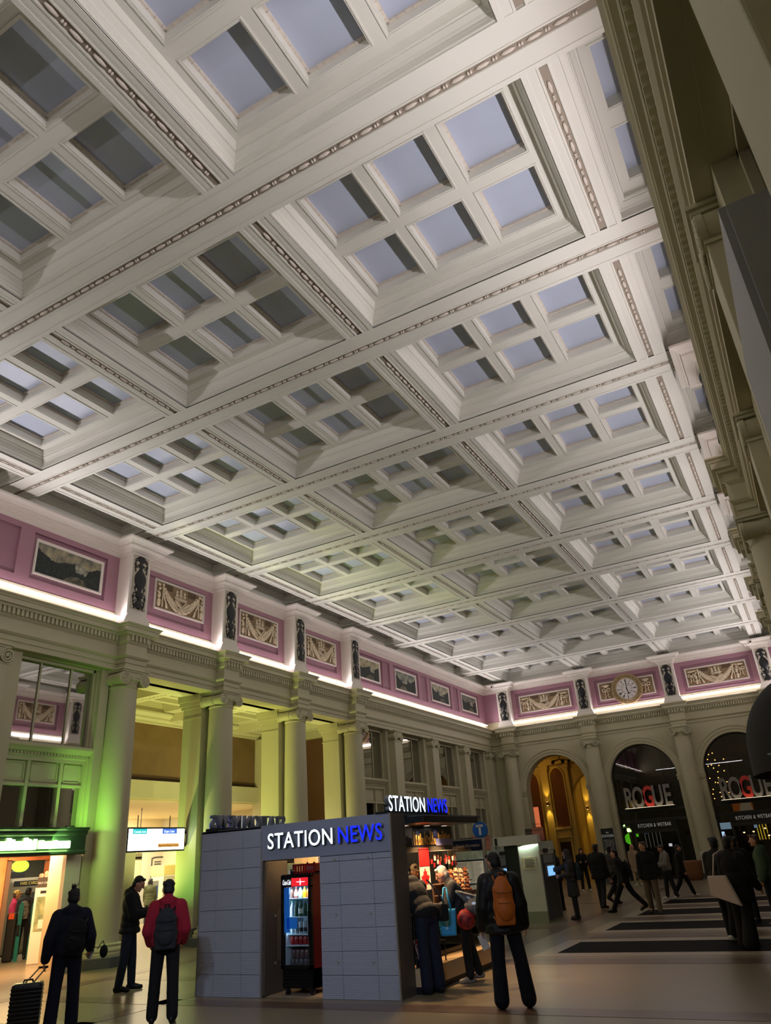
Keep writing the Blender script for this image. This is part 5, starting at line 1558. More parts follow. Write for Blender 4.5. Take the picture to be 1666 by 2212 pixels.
SHZ = [1.32, 1.06, 0.82, 0.67]
for z in SHZ: L(MB().box(fx0+0.05, fx1-0.05, fy0+0.08, fy1-0.05, z-0.016, z)).build('shelf', M_frwhite, fr)
g = MB()
for k in range(5): g.box(fx0+0.01, fx1-0.03, fy0+0.02, fy0+0.06, 0.14+k*0.042, 0.165+k*0.042)
L(g).build('grille', M_frblack, fr)
for x in (fx0+0.06, fx1-0.06):
    for y in (fy0+0.1, fy1-0.08):
        c = L(MB().cyl((x-0.02, y, 0.045), (x+0.02, y, 0.045), 0.045, n=16)).build('caster', M_black, fr)
        L(MB().box(x-0.03, x+0.03, y-0.02, y+0.02, 0.05, 0.1)).build('fork', M_black, c)
area((ox, fy0+0.09, 1.47), (ox, fy0+0.3, 0.3), 5, (190, 226, 255), 0.45, 0.05, 'fridge_lamp')
area((fx0+0.06, fy0+0.1, 0.95), (fx1, fy0+0.35, 0.9), 3, (190, 226, 255), 0.04, 1.0, 'fridge_lamp')
def bottle_mesh(h, r, tall=True):
    if tall: return MB().lathe([(r*0.9, 0), (r, 0.01), (r, h*0.55), (r*0.8, h*0.68), (r*0.36, h*0.85), (r*0.36, h*0.93)], n=14)
    return MB().lathe([(r*0.85, 0), (r, 0.008), (r, h*0.93), (r*0.85, h)], n=14)
def drink(x, y, z, h, r, body, cap, labm, label, grp, tall=True):
    t = thing('drink_bottle' if tall else 'drink_can', label, 'bottle' if tall else 'can', (x, y, z), 0, grp)
    bottle_mesh(h, r, tall).build('body', body, t, True)
    if tall: MB().cyl((0, 0, h*0.93), (0, 0, h), r*0.42, n=10).build('cap', cap, t)
    if labm: MB().lathe([(r*1.02, h*0.18), (r*1.02, h*0.5)], n=14, cap=False).build('label', labm, t, True)
def bm_(n, c, r=0.25): return mat(n, c, r)
xs = [fx0+0.10+k*0.082 for k in range(6)]
cols = [((92, 52, 40), (190, 40, 40), 'dark cola bottle'), ((150, 70, 60), (220, 220, 224), 'pinkish bottle with pale label'), ((190, 214, 232), (60, 110, 210), 'clear water bottle'), ((226, 160, 30), (240, 240, 240), 'orange juice bottle'), ((226, 96, 40), (60, 160, 90), 'red-orange drink bottle'), ((80, 170, 160), (230, 230, 230), 'teal drink bottle')]
for k, (c, cc_, nm) in enumerate(cols):
    drink(xs[k], fy0+0.17, SHZ[0], 0.165, 0.034, bm_('drink_a%d' % k, c), bm_('cap_a%d' % k, cc_), M_paper if k in (1, 2) else None, nm + ' on the top fridge shelf', 'bottles on the top fridge shelf')
for k in range(6):
    c = [(150, 160, 170), (36, 60, 48), (34, 70, 44), (30, 62, 44), (40, 96, 52), (60, 140, 60)][k]
    drink(xs[k], fy0+0.17, SHZ[1], 0.22, 0.036, bm_('drink_b%d' % k, c), bm_('cap_b', (40, 110, 60)), M_paper if k in (2, 5) else None, ['pale bottle', 'darkest green bottle', 'dark green bottle with white label', 'deep green bottle', 'mid green bottle', 'bright green bottle with white label'][k] + ' on the second fridge shelf', 'bottles on the second fridge shelf')
for k in range(6):
    drink(xs[k], fy0+0.17, SHZ[2], 0.17, 0.033, bm_('drink_c', (150, 156, 160)), None, M_black if k in (2, 3) else None, 'slim silver can on the third fridge shelf' if k not in (2, 3) else 'slim silver can with black label on the third fridge shelf', 'slim cans on the third fridge shelf' if k not in (2, 3) else 'black-labelled cans on the third fridge shelf', False)
for k in range(6):
    drink(xs[k], fy0+0.17, SHZ[3], 0.12, 0.034, bm_('drink_d', (160, 40, 44)), None, None, 'red can on the fourth fridge shelf', 'red cans on the fourth fridge shelf', False)
for k in range(5):
    drink(xs[k], fy0+0.17, 0.365, 0.12, 0.038, bm_('drink_e', (96, 92, 96)), None, None, 'grey can at the bottom of the fridge, lower layer', 'grey cans at the bottom of the fridge', False)
    drink(xs[k]+0.02, fy0+0.17, 0.485, 0.12, 0.038, bm_('drink_f', (110, 84, 84)), None, None, 'dull red can at the bottom of the fridge, upper layer', 'dull red cans at the bottom of the fridge', False)
# on top of the fridge
t = thing('bottle_crate', 'dark red plastic bottle crate on top of the drinks fridge', 'crate', (-7.58, 10.9, 1.672))
cr = MB(); cr.box(-0.22, 0.22, -0.15, 0.15, 0, 0.02)
for a in (-0.22, 0.205):
    cr.box(a, a+0.015, -0.15, 0.15, 0, 0.13)
for k in range(9): cr.box(-0.22+k*0.05, -0.195+k*0.05, -0.15, -0.135, 0, 0.13)
cr.box(-0.22, 0.22, -0.152, -0.133, 0.11, 0.14); cr.box(-0.22, 0.22, -0.152, -0.133, 0, 0.03); cr.box(-0.22, 0.22, 0.135, 0.15, 0, 0.14)
cr.build('crate_body', M_frred, t)
MB().box(0.06, 0.19, -0.156, -0.15, 0.05, 0.1).build('label', mat('crate_label', (120, 70, 66), 0.6), t)
t = thing('carton', 'pale green carton standing left on top of the drinks fridge', 'box', (-7.86, 10.9, 1.672))
MB().bbox(-0.085, 0.085, -0.1, 0.1, 0, 0.16, 0.006).build('body', mat('pale_green_carton', (176, 182, 132), 0.6), t)
MB().box(-0.06, 0.02, -0.104, -0.1, 0.0, 0.06).build('label', M_paper, t)
t = thing('cup', 'small black cup in front of the pale green carton on the fridge', 'cup', (-7.80, 10.74, 1.672))
MB().lathe([(0.03, 0), (0.034, 0.065), (0.028, 0.065), (0.025, 0.01)], n=14).build('body', M_black, t, True)
MB().lathe([(0.002, 0.062), (0.035, 0.062), (0.035, 0.072), (0.002, 0.072)], n=14).build('lid', M_black, t)
# paper bunting under the lintel, shelves inside the doorway
t = thing('paper_bunting', 'cream scalloped paper bunting under the newsstand door lintel', 'bunting', (-7.65, 11.35, 1.84))
bn = MB()
for k in range(9):
    x = -0.55+k*0.14
    bn.prism([(x, 0.1), (x+0.135, 0.1), (x+0.135, 0.0), (x+0.1, -0.035), (x+0.035, -0.035), (x, 0.0)], -0.003*(k % 2), 0.004, 'Y')
bn.build('scallops', mat('cream_paper', (222, 190, 144), 0.8), t)
t = thing('shelf_rack', 'lit inner shelf rack with red packets left of the drinks fridge', 'shelf', (-8.1, 11.6, 0))
b = MB()
for z in (0.9, 1.15, 1.4, 1.6): b.box(-0.1, 0.35, 0, 0.25, z-0.012, z)
b.box(-0.1, 0.35, 0.25, 0.27, 0.0, 1.8); b.build('rack', mat('cream_rack', (214, 184, 140), 0.6), t)
for k in range(3):
    for q in range(2):
        p = thing('snack_packet', 'red and orange snack packet on the inner shelf rack', 'packet', (-8.14+q*0.1, 11.66, (0.9, 1.15, 1.4)[k]), 0, 'snack packets on the inner shelf rack')
        MB().bbox(-0.04, 0.04, -0.02, 0.02, 0, 0.16, 0.008).build('bag', mat('red_packet', (196, 62, 40), 0.5), p)

# ------------------------------------------------------------------ goods on the sales side
t = thing('flag', 'red and white maple leaf flag hanging over the newsstand counter', 'flag', (-6.12, 12.22, 1.9))
area((-7.7, 10.75, 2.25), (-7.7, 11.5, 1.8), 9, (255, 220, 170), 0.5, 0.1, 'doorway_lamp')
fl = MB().box(-0.006, 0.0, -0.19, 0.19, -0.62, 0.0).build('cloth', mat('flag_white', (236, 224, 206), 0.7), t)
M_fred = mat('flag_red', (206, 24, 26), 0.6)
MB().box(0.0, 0.004, -0.19, 0.19, -0.26, 0.02).build('band', M_fred, t)
leaf = [(0, 0.16), (0.035, 0.09), (0.07, 0.11), (0.055, 0.02), (0.1, 0.06), (0.11, 0.03), (0.16, 0.03), (0.14, -0.01), (0.09, -0.07), (0.1, -0.09), (0.012, -0.08), (0.012, -0.16)]
leaf = leaf + [(-x, z) for x, z in reversed(leaf[1:])]
MB().prism([(y*0.95, z-0.44) for y, z in leaf], 0.0, 0.004, 'X').build('maple_leaf', M_fred, t)
MB().cyl((0, -0.2, 0.0), (0, 0.2, 0.0), 0.008).build('pole', M_black, t)
cols = [((190, 130, 84), 'honey brown'), ((150, 92, 58), 'chestnut'), ((206, 160, 120), 'pale tan'), ((120, 66, 44), 'dark brown'), ((200, 120, 70), 'ginger'), ((214, 176, 140), 'cream'), ((170, 100, 64), 'russet')]
def plush(x, y, z, s, c, nm, pos):
    t = thing('plush_toy', '%s plush toy %s' % (nm, pos), 'toy', (x, y, z), 0, 'plush toys on the newsstand shelves')
    m = mat('plush_' + nm.replace(' ', '_'), c, 0.9, bump=0.3, bscale=90)
    mb = MB(); mb.ell((0, 0, 0.055*s), (0.05*s, 0.055*s, 0.06*s)); 
    for q in (-1, 1):
        mb.ell((0.035*s, q*0.045*s, 0.02*s), (0.04*s, 0.02*s, 0.02*s), nu=8, nv=6); mb.ell((0.025*s, q*0.055*s, 0.075*s), (0.03*s, 0.016*s, 0.018*s), nu=8, nv=6)
    mb.build('body', m, t, True)
    h = MB(); h.ell((0.008*s, 0, 0.145*s), (0.045*s, 0.048*s, 0.044*s))
    for q in (-1, 1): h.ell((0, q*0.036*s, 0.182*s), (0.012*s, 0.018*s, 0.018*s), nu=8, nv=6)
    h.build('head', m, t, True)
    h = MB(); h.ell((0.05*s, 0, 0.135*s), (0.016*s, 0.02*s, 0.015*s), nu=8, nv=6); h.build('muzzle', mat('plush_cream_muzzle', (232, 214, 186), 0.9), t, True)
    h = MB()
    for q in (-1, 1): h.ell((0.047*s, q*0.02*s, 0.158*s), 0.006*s, nu=6, nv=5)
    h.ell((0.064*s, 0, 0.139*s), 0.006*s, nu=6, nv=5)
    h.build('eyes', M_black, t)
k = 0
for row, z, x in ((0, 1.36, -6.0), (1, 1.19, -5.93)):
    n_ = 6 if row == 0 else 5
    for q in range(n_):
        c, nm = cols[(k*3+row) % 7]
        plush(x, 12.55+q*0.21+row*0.1, z+(0.015 if q % 2 else 0), 1.0, c, nm, '%s in the %s row beside the flag' % (['first', 'second', 'third', 'fourth', 'fifth', 'sixth'][q], 'upper' if row == 0 else 'lower'))
        k += 1
t = thing('display_stand', 'clear stepped display stand carrying the plush toys beside the flag', 'stand', (-6.0, 13.05, 1.02))
b = MB(); b.box(-0.08, 0.14, -0.65, 0.68, 0.15, 0.165); b.box(-0.1, 0.07, -0.65, 0.68, 0.32, 0.335); b.box(-0.1, -0.09, -0.65, 0.68, 0, 0.335); b.box(0.12, 0.13, -0.65, 0.68, 0, 0.16)
b.build('steps', mat('brown_stand', (110, 86, 66), 0.5), t)
t = thing('souvenir_rack', 'wire souvenir rack of red and silver trinkets hung above the plush toys', 'rack', (-6.08, 12.95, 1.86))
MB().tube([(0, -0.55, 0), (0, 0.6, 0)], 0.008).build('rail', M_edge, t)
rnd = random.Random(9)
for q in range(22):
    y = -0.52+q*0.05; l = rnd.uniform(0.06, 0.2)
    p = thing('trinket', 'small %s trinket hanging on the souvenir rack' % ('red' if q % 3 == 0 else 'silver' if q % 3 == 1 else 'brown'), 'trinket', (-6.08+rnd.uniform(-.03, .05), 12.95+y, 1.86), 0, ('red', 'silver', 'brown')[q % 3] + ' trinkets on the souvenir rack')
    MB().cyl((0, 0, 0), (0, 0, -l), 0.003, n=5).build('cord', M_black, p)
    MB().bbox(-0.012, 0.012, -0.018, 0.018, -l-0.07, -l, 0.004).build('charm', mat(('trinket_red', 'trinket_silver', 'trinket_brown')[q % 3], ((190, 40, 40), (190, 186, 180), (120, 74, 50))[q % 3], 0.4), p)
for q in range(8):
    p = thing('mug', 'souvenir mug on the middle back shelf of the newsstand', 'mug', (-7.4, 11.5+q*0.28, 1.42), 0, 'mugs on the middle back shelf')
    MB().lathe([(0.035, 0), (0.04, 0.01), (0.04, 0.09), (0.035, 0.09), (0.033, 0.02)], n=14).build('body', mat('mug_red', (170, 50, 44), 0.4) if q % 2 else M_paper, p, True)
    MB().tube([(0.038, 0, 0.07), (0.065, 0, 0.06), (0.065, 0, 0.035), (0.038, 0, 0.02)], 0.006, n=6).build('handle', M_paper, p)
for q in range(7):
    p = thing('magazine', 'glossy magazine standing on the low rack behind the stooping man, %s from the front' % ['first', 'second', 'third', 'fourth', 'fifth', 'sixth', 'seventh'][q], 'magazine', (-5.72, 11.08+q*0.1, 0.62 if q % 2 else 0.42), 0)
    p.rotation_euler = (0, -0.25, 0.15)
    MB().box(-0.006, 0.0, -0.1, 0.1, 0, 0.27).build('cover', mat('magazine_%d' % (q % 4), ((196, 120, 110), (150, 150, 190), (206, 176, 150), (110, 60, 60))[q % 4], 0.35, rgb2=((220, 200, 190), (90, 60, 90), (170, 70, 60), (190, 150, 140))[q % 4], var=0.2, vscale=12), p)
    MB().box(0.0, 0.002, -0.09, 0.09, 0.21, 0.255).build('masthead', M_paper if q % 2 else M_fred, p)
t = thing('rack', 'low wire magazine rack against the newsstand side panel', 'rack', (-5.76, 11.4, 0.32))
b = MB()
for z in (0.08, 0.28, 0.5): b.tube([(0.0, -0.42, z), (0.1, -0.42, z), (0.1, 0.42, z), (0, 0.42, z)], 0.006)
for y in (-0.42, 0.42): b.cyl((0, y, 0), (0, y, 0.6), 0.008)
b.build('wires', M_black, t)
t = thing('plastic_bag', 'crumpled black plastic bag on the newsstand step beside the stooping man', 'bag', (-5.72, 11.2, 0.32))
b = MB(); rnd = random.Random(4)
for q in range(9): b.ell((rnd.uniform(-.06, .06), rnd.uniform(-.15, .15), 0.06+rnd.uniform(0, 0.1)), (0.07, 0.09, 0.06+rnd.uniform(0, .03)))
remesh(b, 'body', mat('black_plastic', (14, 14, 16), 0.22), t, 0.015, 1)
for q, (y, m) in enumerate(((12.0, 'a'), (12.5, 'b'), (13.1, 'c'), (13.5, 'd'))):
    p = thing('shopping_bag', 'pale paper gift bag inside the glass counter, %s from the front' % ['first', 'second', 'third', 'fourth'][q], 'bag', (-6.2, y, 0.325))
    MB().prism([(-0.12, 0), (0.12, 0), (0.13, 0.36), (-0.13, 0.36)], -0.06, 0.06, 'X').build('body', mat('gift_bag_%s' % m, ((206, 190, 160), (180, 170, 150), (214, 206, 190), (190, 176, 150))[q], 0.7), p)
    MB().tube([(0.05, -0.06, 0.36), (0.05, -0.05, 0.46), (0.05, 0.05, 0.46), (0.05, 0.06, 0.36)], 0.006).build('handle', M_paper, p)

# ------------------------------------------------------------------ information board, T sign, ticket machines
M_steel = mat('brushed_steel', (168, 166, 158), 0.35, metal=0.5)
M_navy = mat('navy_header', (18, 36, 70), 0.4)
t = thing('information_board', 'transit information board with navy header and timetable sheets behind the newsstand', 'sign', (-6.62, 15.3, 0))
fr_ = MB()
for x in (-0.36, 0.36): fr_.box(x-0.03, x+0.03, -0.03, 0.03, 0, 2.06)
fr_.box(-0.36, 0.36, -0.02, 0.03, 0.74, 0.8); fr_.box(-0.36, 0.36, -0.03, 0.03, 2.03, 2.06); fr_.box(-0.36, 0.36, -0.032, 0.03, 1.2, 1.225)
fr_.build('frame', M_steel, t)
MB().box(-0.33, 0.33, 0.0, 0.02, 0.8, 2.03).build('back_panel', mat('grey_board', (150, 148, 138), 0.5), t)
MB().box(-0.33, 0.33, -0.012, 0, 1.83, 2.03).build('header', M_navy, t)
lettering('lettering', 'Transit Information', t, M_paper, (0.0, -0.016, 1.9), size=0.088, extrude=0.002, sx=0.78)
MB().box(-0.32, 0.32, -0.01, 0, 1.66, 1.82).build('route_map', mat('map_paper', (196, 196, 176), 0.6, rgb2=(120, 156, 130), var=0.1, vscale=6, emit=(150, 160, 130), es=0.15), t)
MB().box(-0.32, 0.32, -0.011, 0, 1.64, 1.66).build('strip', M_navy, t)
tx = MB()
for x0, z0, z1 in ((-0.31, 1.23, 1.63), (0.0, 1.23, 1.63), (-0.31, 0.82, 1.19), (0.0, 0.82, 1.19)):
    MB().box(x0, x0+0.3, -0.008, 0, z0, z1).build('sheet', mat('emissive_sheet', (222, 214, 190), 0.6, emit=(222, 210, 176), es=0.22), t)  # sheets carry a weak emission of their own
    z = z1-0.03
    while z > z0+0.02:
        tx.box(x0+0.02, x0+0.28-0.08*((z*37) % 1), -0.0095, -0.008, z, z+0.006); z -= 0.022
tx.build('text_lines', mat('print_grey', (130, 128, 120), 0.7), t)
t = thing('transit_sign', 'round blue transit sign with a white T on a thin post', 'sign', (-6.56, 15.9, 0))
mb = MB(); mb.lathe([(0.002, 0), (0.172, 0), (0.172, 0.03), (0.002, 0.03)], n=36); mb.v = [(p[0], p[2], p[1]+2.22) for p in mb.v]
mb.build('disc', mat('transit_blue', (22, 92, 166), 0.45), t)
MB().box(-0.085, 0.085, -0.006, 0, 2.28, 2.325).box(-0.024, 0.024, -0.006, 0, 2.12, 2.3).build('letter', M_paper, t)
MB().cyl((0, 0.05, 0), (0, 0.05, 2.2), 0.025).build('post', M_steel, t)
MB().lathe([(0.16, 0), (0.15, 0.02), (0.03, 0.03)], 0, 0.05, 16).build('foot', M_steel, t)
M_tvmw = mat('machine_cream', (206, 204, 184), 0.4)
M_sign_o = mat('salmon_notice', (186, 116, 100), 0.6)
def tvm(x, y, label, teal=False):
    t = thing('ticket_machine', label, 'machine', (x, y, 0))
    MB().bbox(-0.31, 0.28, 0, 1.3, 0.0, 1.72, 0.012).build('cabinet', M_tvmw, t)
    MB().box(-0.315, 0.285, -0.006, 1.3, 0.0, 0.27).build('kick_plate', mat('machine_olive', (140, 142, 112), 0.5), t)
    MB().prism([(-0.31, 1.72), (0.29, 1.72), (0.29, 1.95), (-0.31, 1.84)], 0, 1.3, 'Y').build('hood', mat('machine_hood', (196, 206, 190), 0.4), t)
    MB().box(0.28, 0.30, 0.08, 1.2, 0.05, 1.62).build('front_panel', mat('dark_machine_front', (64, 68, 74), 0.3), t)
    MB().bbox(0.285, 0.34, 0.3, 0.98, 1.05, 1.35, 0.01).build('screen_frame', M_steel, t)
    MB().box(0.34, 0.345, 0.34, 0.94, 1.08, 1.32).build('screen', emit('machine_screen_light', (120, 176, 236), 1.3), t)
    MB().box(0.30, 0.31, 0.2, 1.05, 1.4, 1.6).build('instructions', mat('instruction_plate', (150, 152, 148), 0.5), t)
    MB().box(0.3, 0.305, 0.3, 0.7, 1.66, 1.76).build('display', M_black, t)
    return t
t = tvm(-7.27, 20.95, 'cream ticket machine with a notice plate, used by the person in the grey coat')
MB().box(-0.25, 0.17, -0.012, 0, 1.28, 1.58).build('notice_plate', mat('cream_plate', (206, 198, 164), 0.5), t)
b = MB()
for q in range(6): b.box(-0.16, 0.12-0.03*(q % 2), -0.014, -0.012, 1.33+q*0.037, 1.342+q*0.037)
b.build('text_lines', M_black, t)
b = MB()
for q in (1.47, 1.53): b.ell((-0.21, -0.012, q), (0.016, 0.004, 0.018), nu=10, nv=6)
b.build('symbols', mat('amber_symbol', (206, 160, 30), 0.5), t)
t = tvm(-8.55, 20.95, 'ticket machine with a teal side panel, half hidden behind the orange backpack man')
MB().box(0.29, 0.34, -0.02, 0.06, 1.0, 1.72).build('teal_panel', mat('teal_panel', (40, 150, 160), 0.4), t)
MB().lathe([(0.16, 0), (0.16, 1.78), (0.15, 1.8)], -0.2, -0.05, 20).build('round_corner', mat('taupe_corner', (110, 100, 96), 0.4), t)
t = thing('gantry', 'white horizontal header beam joining the two ticket machines', 'beam', (-7.9, 20.9, 1.86))
MB().bbox(-0.35, 0.95, -0.06, 0.3, 0.03, 0.26, 0.01).build('beam', mat('gantry_white', (206, 202, 194), 0.45), t)
MB().box(-0.30, -0.22, -0.07, -0.06, 0.05, 0.24).build('slot', M_black, t)
MB().bbox(-0.18, 0.2, 0.3, 0.34, -1.86, 0.05, 0.01).build('post', M_black, t)
area((-7.3, 20.9, 1.884), (-7.28, 20.8, 0.6), 3, (226, 244, 226), 0.6, 0.06, 'machine_lamp')
t = thing('notice', 'salmon notice card standing on the right ticket machine', 'notice', (-7.0, 21.1, 1.97))
MB().bbox(-0.16, 0.16, 0, 0.02, 0, 0.33, 0.005).build('card', M_sign_o, t)
lettering('lettering', 'Platform\nAccess\nElevator', t, mat('notice_ink', (110, 40, 36), 0.6), (0, -0.004, 0.24), size=0.075, extrude=0.001)
t = thing('notice', 'salmon notice card standing on the left ticket machine', 'notice', (-8.6, 20.85, 1.82))
MB().bbox(-0.3, 0.26, 0, 0.02, 0, 0.4, 0.005).build('card', M_sign_o, t)
lettering('lettering', 'Notice to\nPassengers', t, MATS['notice_ink'], (0.03, -0.004, 0.25), size=0.1, extrude=0.001)
for k, (x, y, z, w, lb) in enumerate(((-8.9, 20.5, 2.05, 0.4, 'small dark sign behind the information board reading Service'), (-7.75, 22.8, 2.2, 0.42, 'small dark framed sign above the white gantry beam'))):
    t = thing('sign', lb, 'sign', (x, y, z))
    MB().bbox(-w/2, w/2, 0, 0.03, -0.12, 0.12, 0.006).build('board', M_black if k == 0 else mat('plum_board', (60, 40, 48), 0.5), t)
    lettering('lettering', 'Service' if k == 0 else 'TICKETS', t, M_paper if k == 0 else mat('dim_letters', (120, 100, 96), 0.6), (0, -0.006, -0.05), size=0.12, extrude=0.001)
    MB().cyl((0, 0.02, -z), (0, 0.02, -0.1), 0.018).build('post', M_steel, t)
# ------------------------------------------------------------------ people
M_skin = mat('skin', (196, 142, 116), 0.55)
M_skin2 = mat('skin_tan', (150, 100, 76), 0.55)
M_hairk = mat('black_hair', (14, 12, 12), 0.45, bump=0.4, bscale=120)
M_eye = mat('eye_dark', (24, 18, 16), 0.3)
M_lip = mat('lips', (150, 84, 76), 0.5)
def cloth(n, rgb, r=0.85, b=0.25): return mat('cloth_' + n, rgb, r, bump=b, bscale=30)
def person(label, loc, face, h, top, legsm, shoes, hair=M_hairk, skin=M_skin, lean=0.0, head=(0, 0), arms=None, legs=None, coat=0.0, puff=0.03, flare=0.0, hair_style='short', hood=None, hat=None, det=1, wide=1.0, skirt=None, show_face=False, group=None, collar=None):
    s = h/1.74
    t = thing('person', label, 'person', loc, math.atan2(-face[0], face[1]), group)
    arms = arms or {}; legs = legs or {}
    HW = 0.095*s
    # legs first: find joints, then set the pelvis so that the lower foot stands on the floor
    J = {}
    LT, LS = 0.435*s, 0.425*s
    low = 0
    for sd in (-1, 1):
        a, k, o = legs.get(sd, (0.0, 0.03, 0.04))
        hip = Vector((sd*HW, 0, 0))
        kn = hip + LT*Vector((sd*math.sin(o), math.sin(a)*math.cos(o), -math.cos(a)*math.cos(o)))
        an = kn + LS*Vector((sd*math.sin(o)*0.6, math.sin(a-k), -math.cos(a-k)))
        J[sd] = [hip, kn, an, a-k]
        low = min(low, an.z - 0.03*max(0.0, -(a-k)))
    ph = -low + 0.085*s
    P = Vector((0, 0, ph))
    for sd in (-1, 1): J[sd][:3] = [q+P for q in J[sd][:3]]
    R = Matrix.Rotation(-lean, 3, 'X')
    up_ = lambda v: P + R @ Vector(v)
    W = wide
    N = up_((0, 0.0, 0.56*s)); C = up_((0, 0, 0.36*s)); B = up_((0, 0, 0.16*s))
    HR = Matrix.Rotation(head[1], 3, 'Z') @ Matrix.Rotation(-(lean*0.55+head[0]), 3, 'X')
    HC = N + R @ Vector((0, 0.015*s, 0.03*s)) + HR @ Vector((0, 0.03*s, 0.125*s))
    hp = lambda v: HC + HR @ (Vector(v)*s*1.05)
    A = {}
    for sd in (-1, 1):
        f, e, o, i = arms.get(sd, (0.05, 0.25, 0.12, 0.05))
        sh = up_((sd*0.168*s*W, 0, 0.475*s))
        dv = Vector((sd*math.sin(o), math.sin(f)*math.cos(o), -math.cos(f)*math.cos(o)))
        el = sh + 0.29*s*dv
        dv2 = Vector((sd*math.sin(o-i), math.sin(f+e)*math.cos(o-i), -math.cos(f+e)*math.cos(o-i)))
        wr_ = el + 0.255*s*dv2
        A[sd] = (sh, el, wr_, dv2)
    # ---- body: one continuous surface
    b = MB()
    b.ell(C, (0.15*s*W, 0.10*s, 0.19*s), R); b.ell(B, (0.135*s*W, 0.095*s, 0.16*s), R); b.ell(P+Vector((0, 0, 0.01)), (0.155*s*W, 0.105*s, 0.12*s), R)
    for sd in (-1, 1): b.cap(up_((sd*0.03*s, 0, 0.54*s)), 0.055*s, up_((sd*0.15*s*W, 0, 0.475*s)), 0.055*s)
    b.cap(up_((0, -0.01*s, 0.5*s)), 0.058*s, HC + HR @ Vector((0, -0.02*s, -0.07*s)), 0.054*s)
    b.ell(HC, (0.079*s, 0.099*s, 0.114*s), HR, 16, 12)
    b.ell(hp((0, 0.035, -0.065)), (0.052*s, 0.055*s, 0.05*s), HR)                 # jaw
    b.ell(hp((0, 0.075, -0.098)), (0.022*s, 0.018*s, 0.016*s), HR, 8, 6)          # chin
    b.cap(hp((0, 0.09, 0.015)), 0.010*s, hp((0, 0.112, -0.028)), 0.014*s, 8)       # nose
    for sd in (-1, 1):
        b.ell(hp((sd*0.076, -0.005, -0.015)), (0.012*s, 0.022*s, 0.034*s), HR, 8, 6)   # ears
        b.ell(hp((sd*0.032, 0.082, 0.03)), (0.024*s, 0.012*s, 0.008*s), HR, 8, 6)      # brows
        hip, kn, an, sa = J[sd]
        b.cap(hip, 0.082*s, kn, 0.056*s); b.cap(kn, 0.057*s, an, 0.038*s)
        b.cap(kn.lerp(an, 0.2)+Vector((0, -0.015*s, 0)), 0.05*s, kn.lerp(an, 0.5), 0.045*s)
        b.cap(an, 0.036*s, an+Vector((sd*0.02*s, 0.13*s, -0.045*s)), 0.03*s)
        sh, el, wr_, d = A[sd]
        b.cap(sh, 0.054*s, el, 0.041*s); b.cap(el, 0.042*s, wr_, 0.027*s)
        # hand: palm, four unequal bent fingers, thumb off the side of the palm
        n_ = Vector((-sd, 0.15, 0)); n_ = (n_ - d*n_.dot(d)).normalized()
        w_ = d.cross(n_).normalized()
        if w_.dot(Vector((0, 1, 0.4))) < 0: w_ = -w_
        pe = wr_ + d*0.085*s
        for q in (-0.024, -0.008, 0.008, 0.024): b.cap(wr_+w_*q*0.7*s, 0.014*s, pe+w_*q*s, 0.0135*s, 8)
        for q, ln in ((-0.030, 0.052), (-0.010, 0.066), (0.010, 0.072), (0.030, 0.064)):
            k1 = pe + w_*q*s; k2 = k1 + (d*0.85+n_*0.4).normalized()*ln*0.55*s; k3 = k2 + (d*0.45+n_*0.85).normalized()*ln*0.5*s
            b.cap(k1, 0.0095*s, k2, 0.0085*s, 7); b.cap(k2, 0.0085*s, k3, 0.0075*s, 7)
        th0 = wr_ + d*0.025*s + w_*0.022*s
        th1 = th0 + (w_*0.7+d*0.7+n_*0.15).normalized()*0.045*s; th2 = th1 + (d*0.9+n_*0.35).normalized()*0.032*s
        b.cap(th0, 0.0135*s, th1, 0.011*s, 7); b.cap(th1, 0.011*s, th2, 0.009*s, 7)
    vx = (0.0065, 0.009, 0.011)[det]
    body = remesh(b, 'body', skin, t, vx, 2)
    # ---- trousers
    g = MB()
    lw = 0.02*s
    if legsm:
        g.ell(P+Vector((0, 0, 0.0)), (0.168*s*W, 0.12*s, 0.125*s), R)
        for sd in (-1, 1):
            hip, kn, an, sa = J[sd]
            g.cap(hip, 0.103*s, kn, (0.080+flare*0.3)*s); g.cap(kn, (0.080+flare*0.3)*s, an+Vector((0, 0, 0.01*s)), (0.068+flare)*s)
            for q, r in ((0.35, 0.085), (0.72, 0.079)): g.ell(kn.lerp(an, q), ((r+flare*q)*s, (r+flare*q)*s*0.95, 0.02*s), nu=10, nv=6)
        g2 = remesh(g, 'trousers', legsm, t, vx*1.25, 6)
    # ---- shoes
    for sd in (-1, 1):
        hip, kn, an, sa = J[sd]
        up = max(0, -sa-0.25)
        f = Vector((sd*0.12, 1, -up*0.9)).normalized()
        heel = an - f*0.045*s - Vector((0, 0, 0.045*s)); toe = an + f*0.165*s - Vector((0, 0, 0.052*s))
        g = MB(); g.cap(heel, 0.04*s, toe, 0.036*s); g.cap(an+Vector((0, 0, 0.0)), 0.047*s, heel+Vector((0, 0, 0.015*s)), 0.042*s); g.cap(an+f*0.03*s-Vector((0, 0, 0.02*s)), 0.042*s, toe-f*0.03*s, 0.04*s)
        so_ = remesh(g, 'shoe', shoes, t, vx*1.2, 1)
        if up == 0:
            for v in so_.data.vertices:
                if v.co.z < 0.012: v.co.z = 0.002 + max(0, v.co.z)*0.3
    # ---- jacket
    g = MB(); p = puff*s
    g.ell(C, (0.155*s*W+p, 0.108*s+p, 0.20*s+p*0.3), R); g.ell(B, (0.15*s*W+p, 0.105*s+p, 0.19*s), R)
    g.ell(P+Vector((0, 0, 0.05*s)), (0.165*s*W+p, 0.118*s+p, 0.13*s), R)
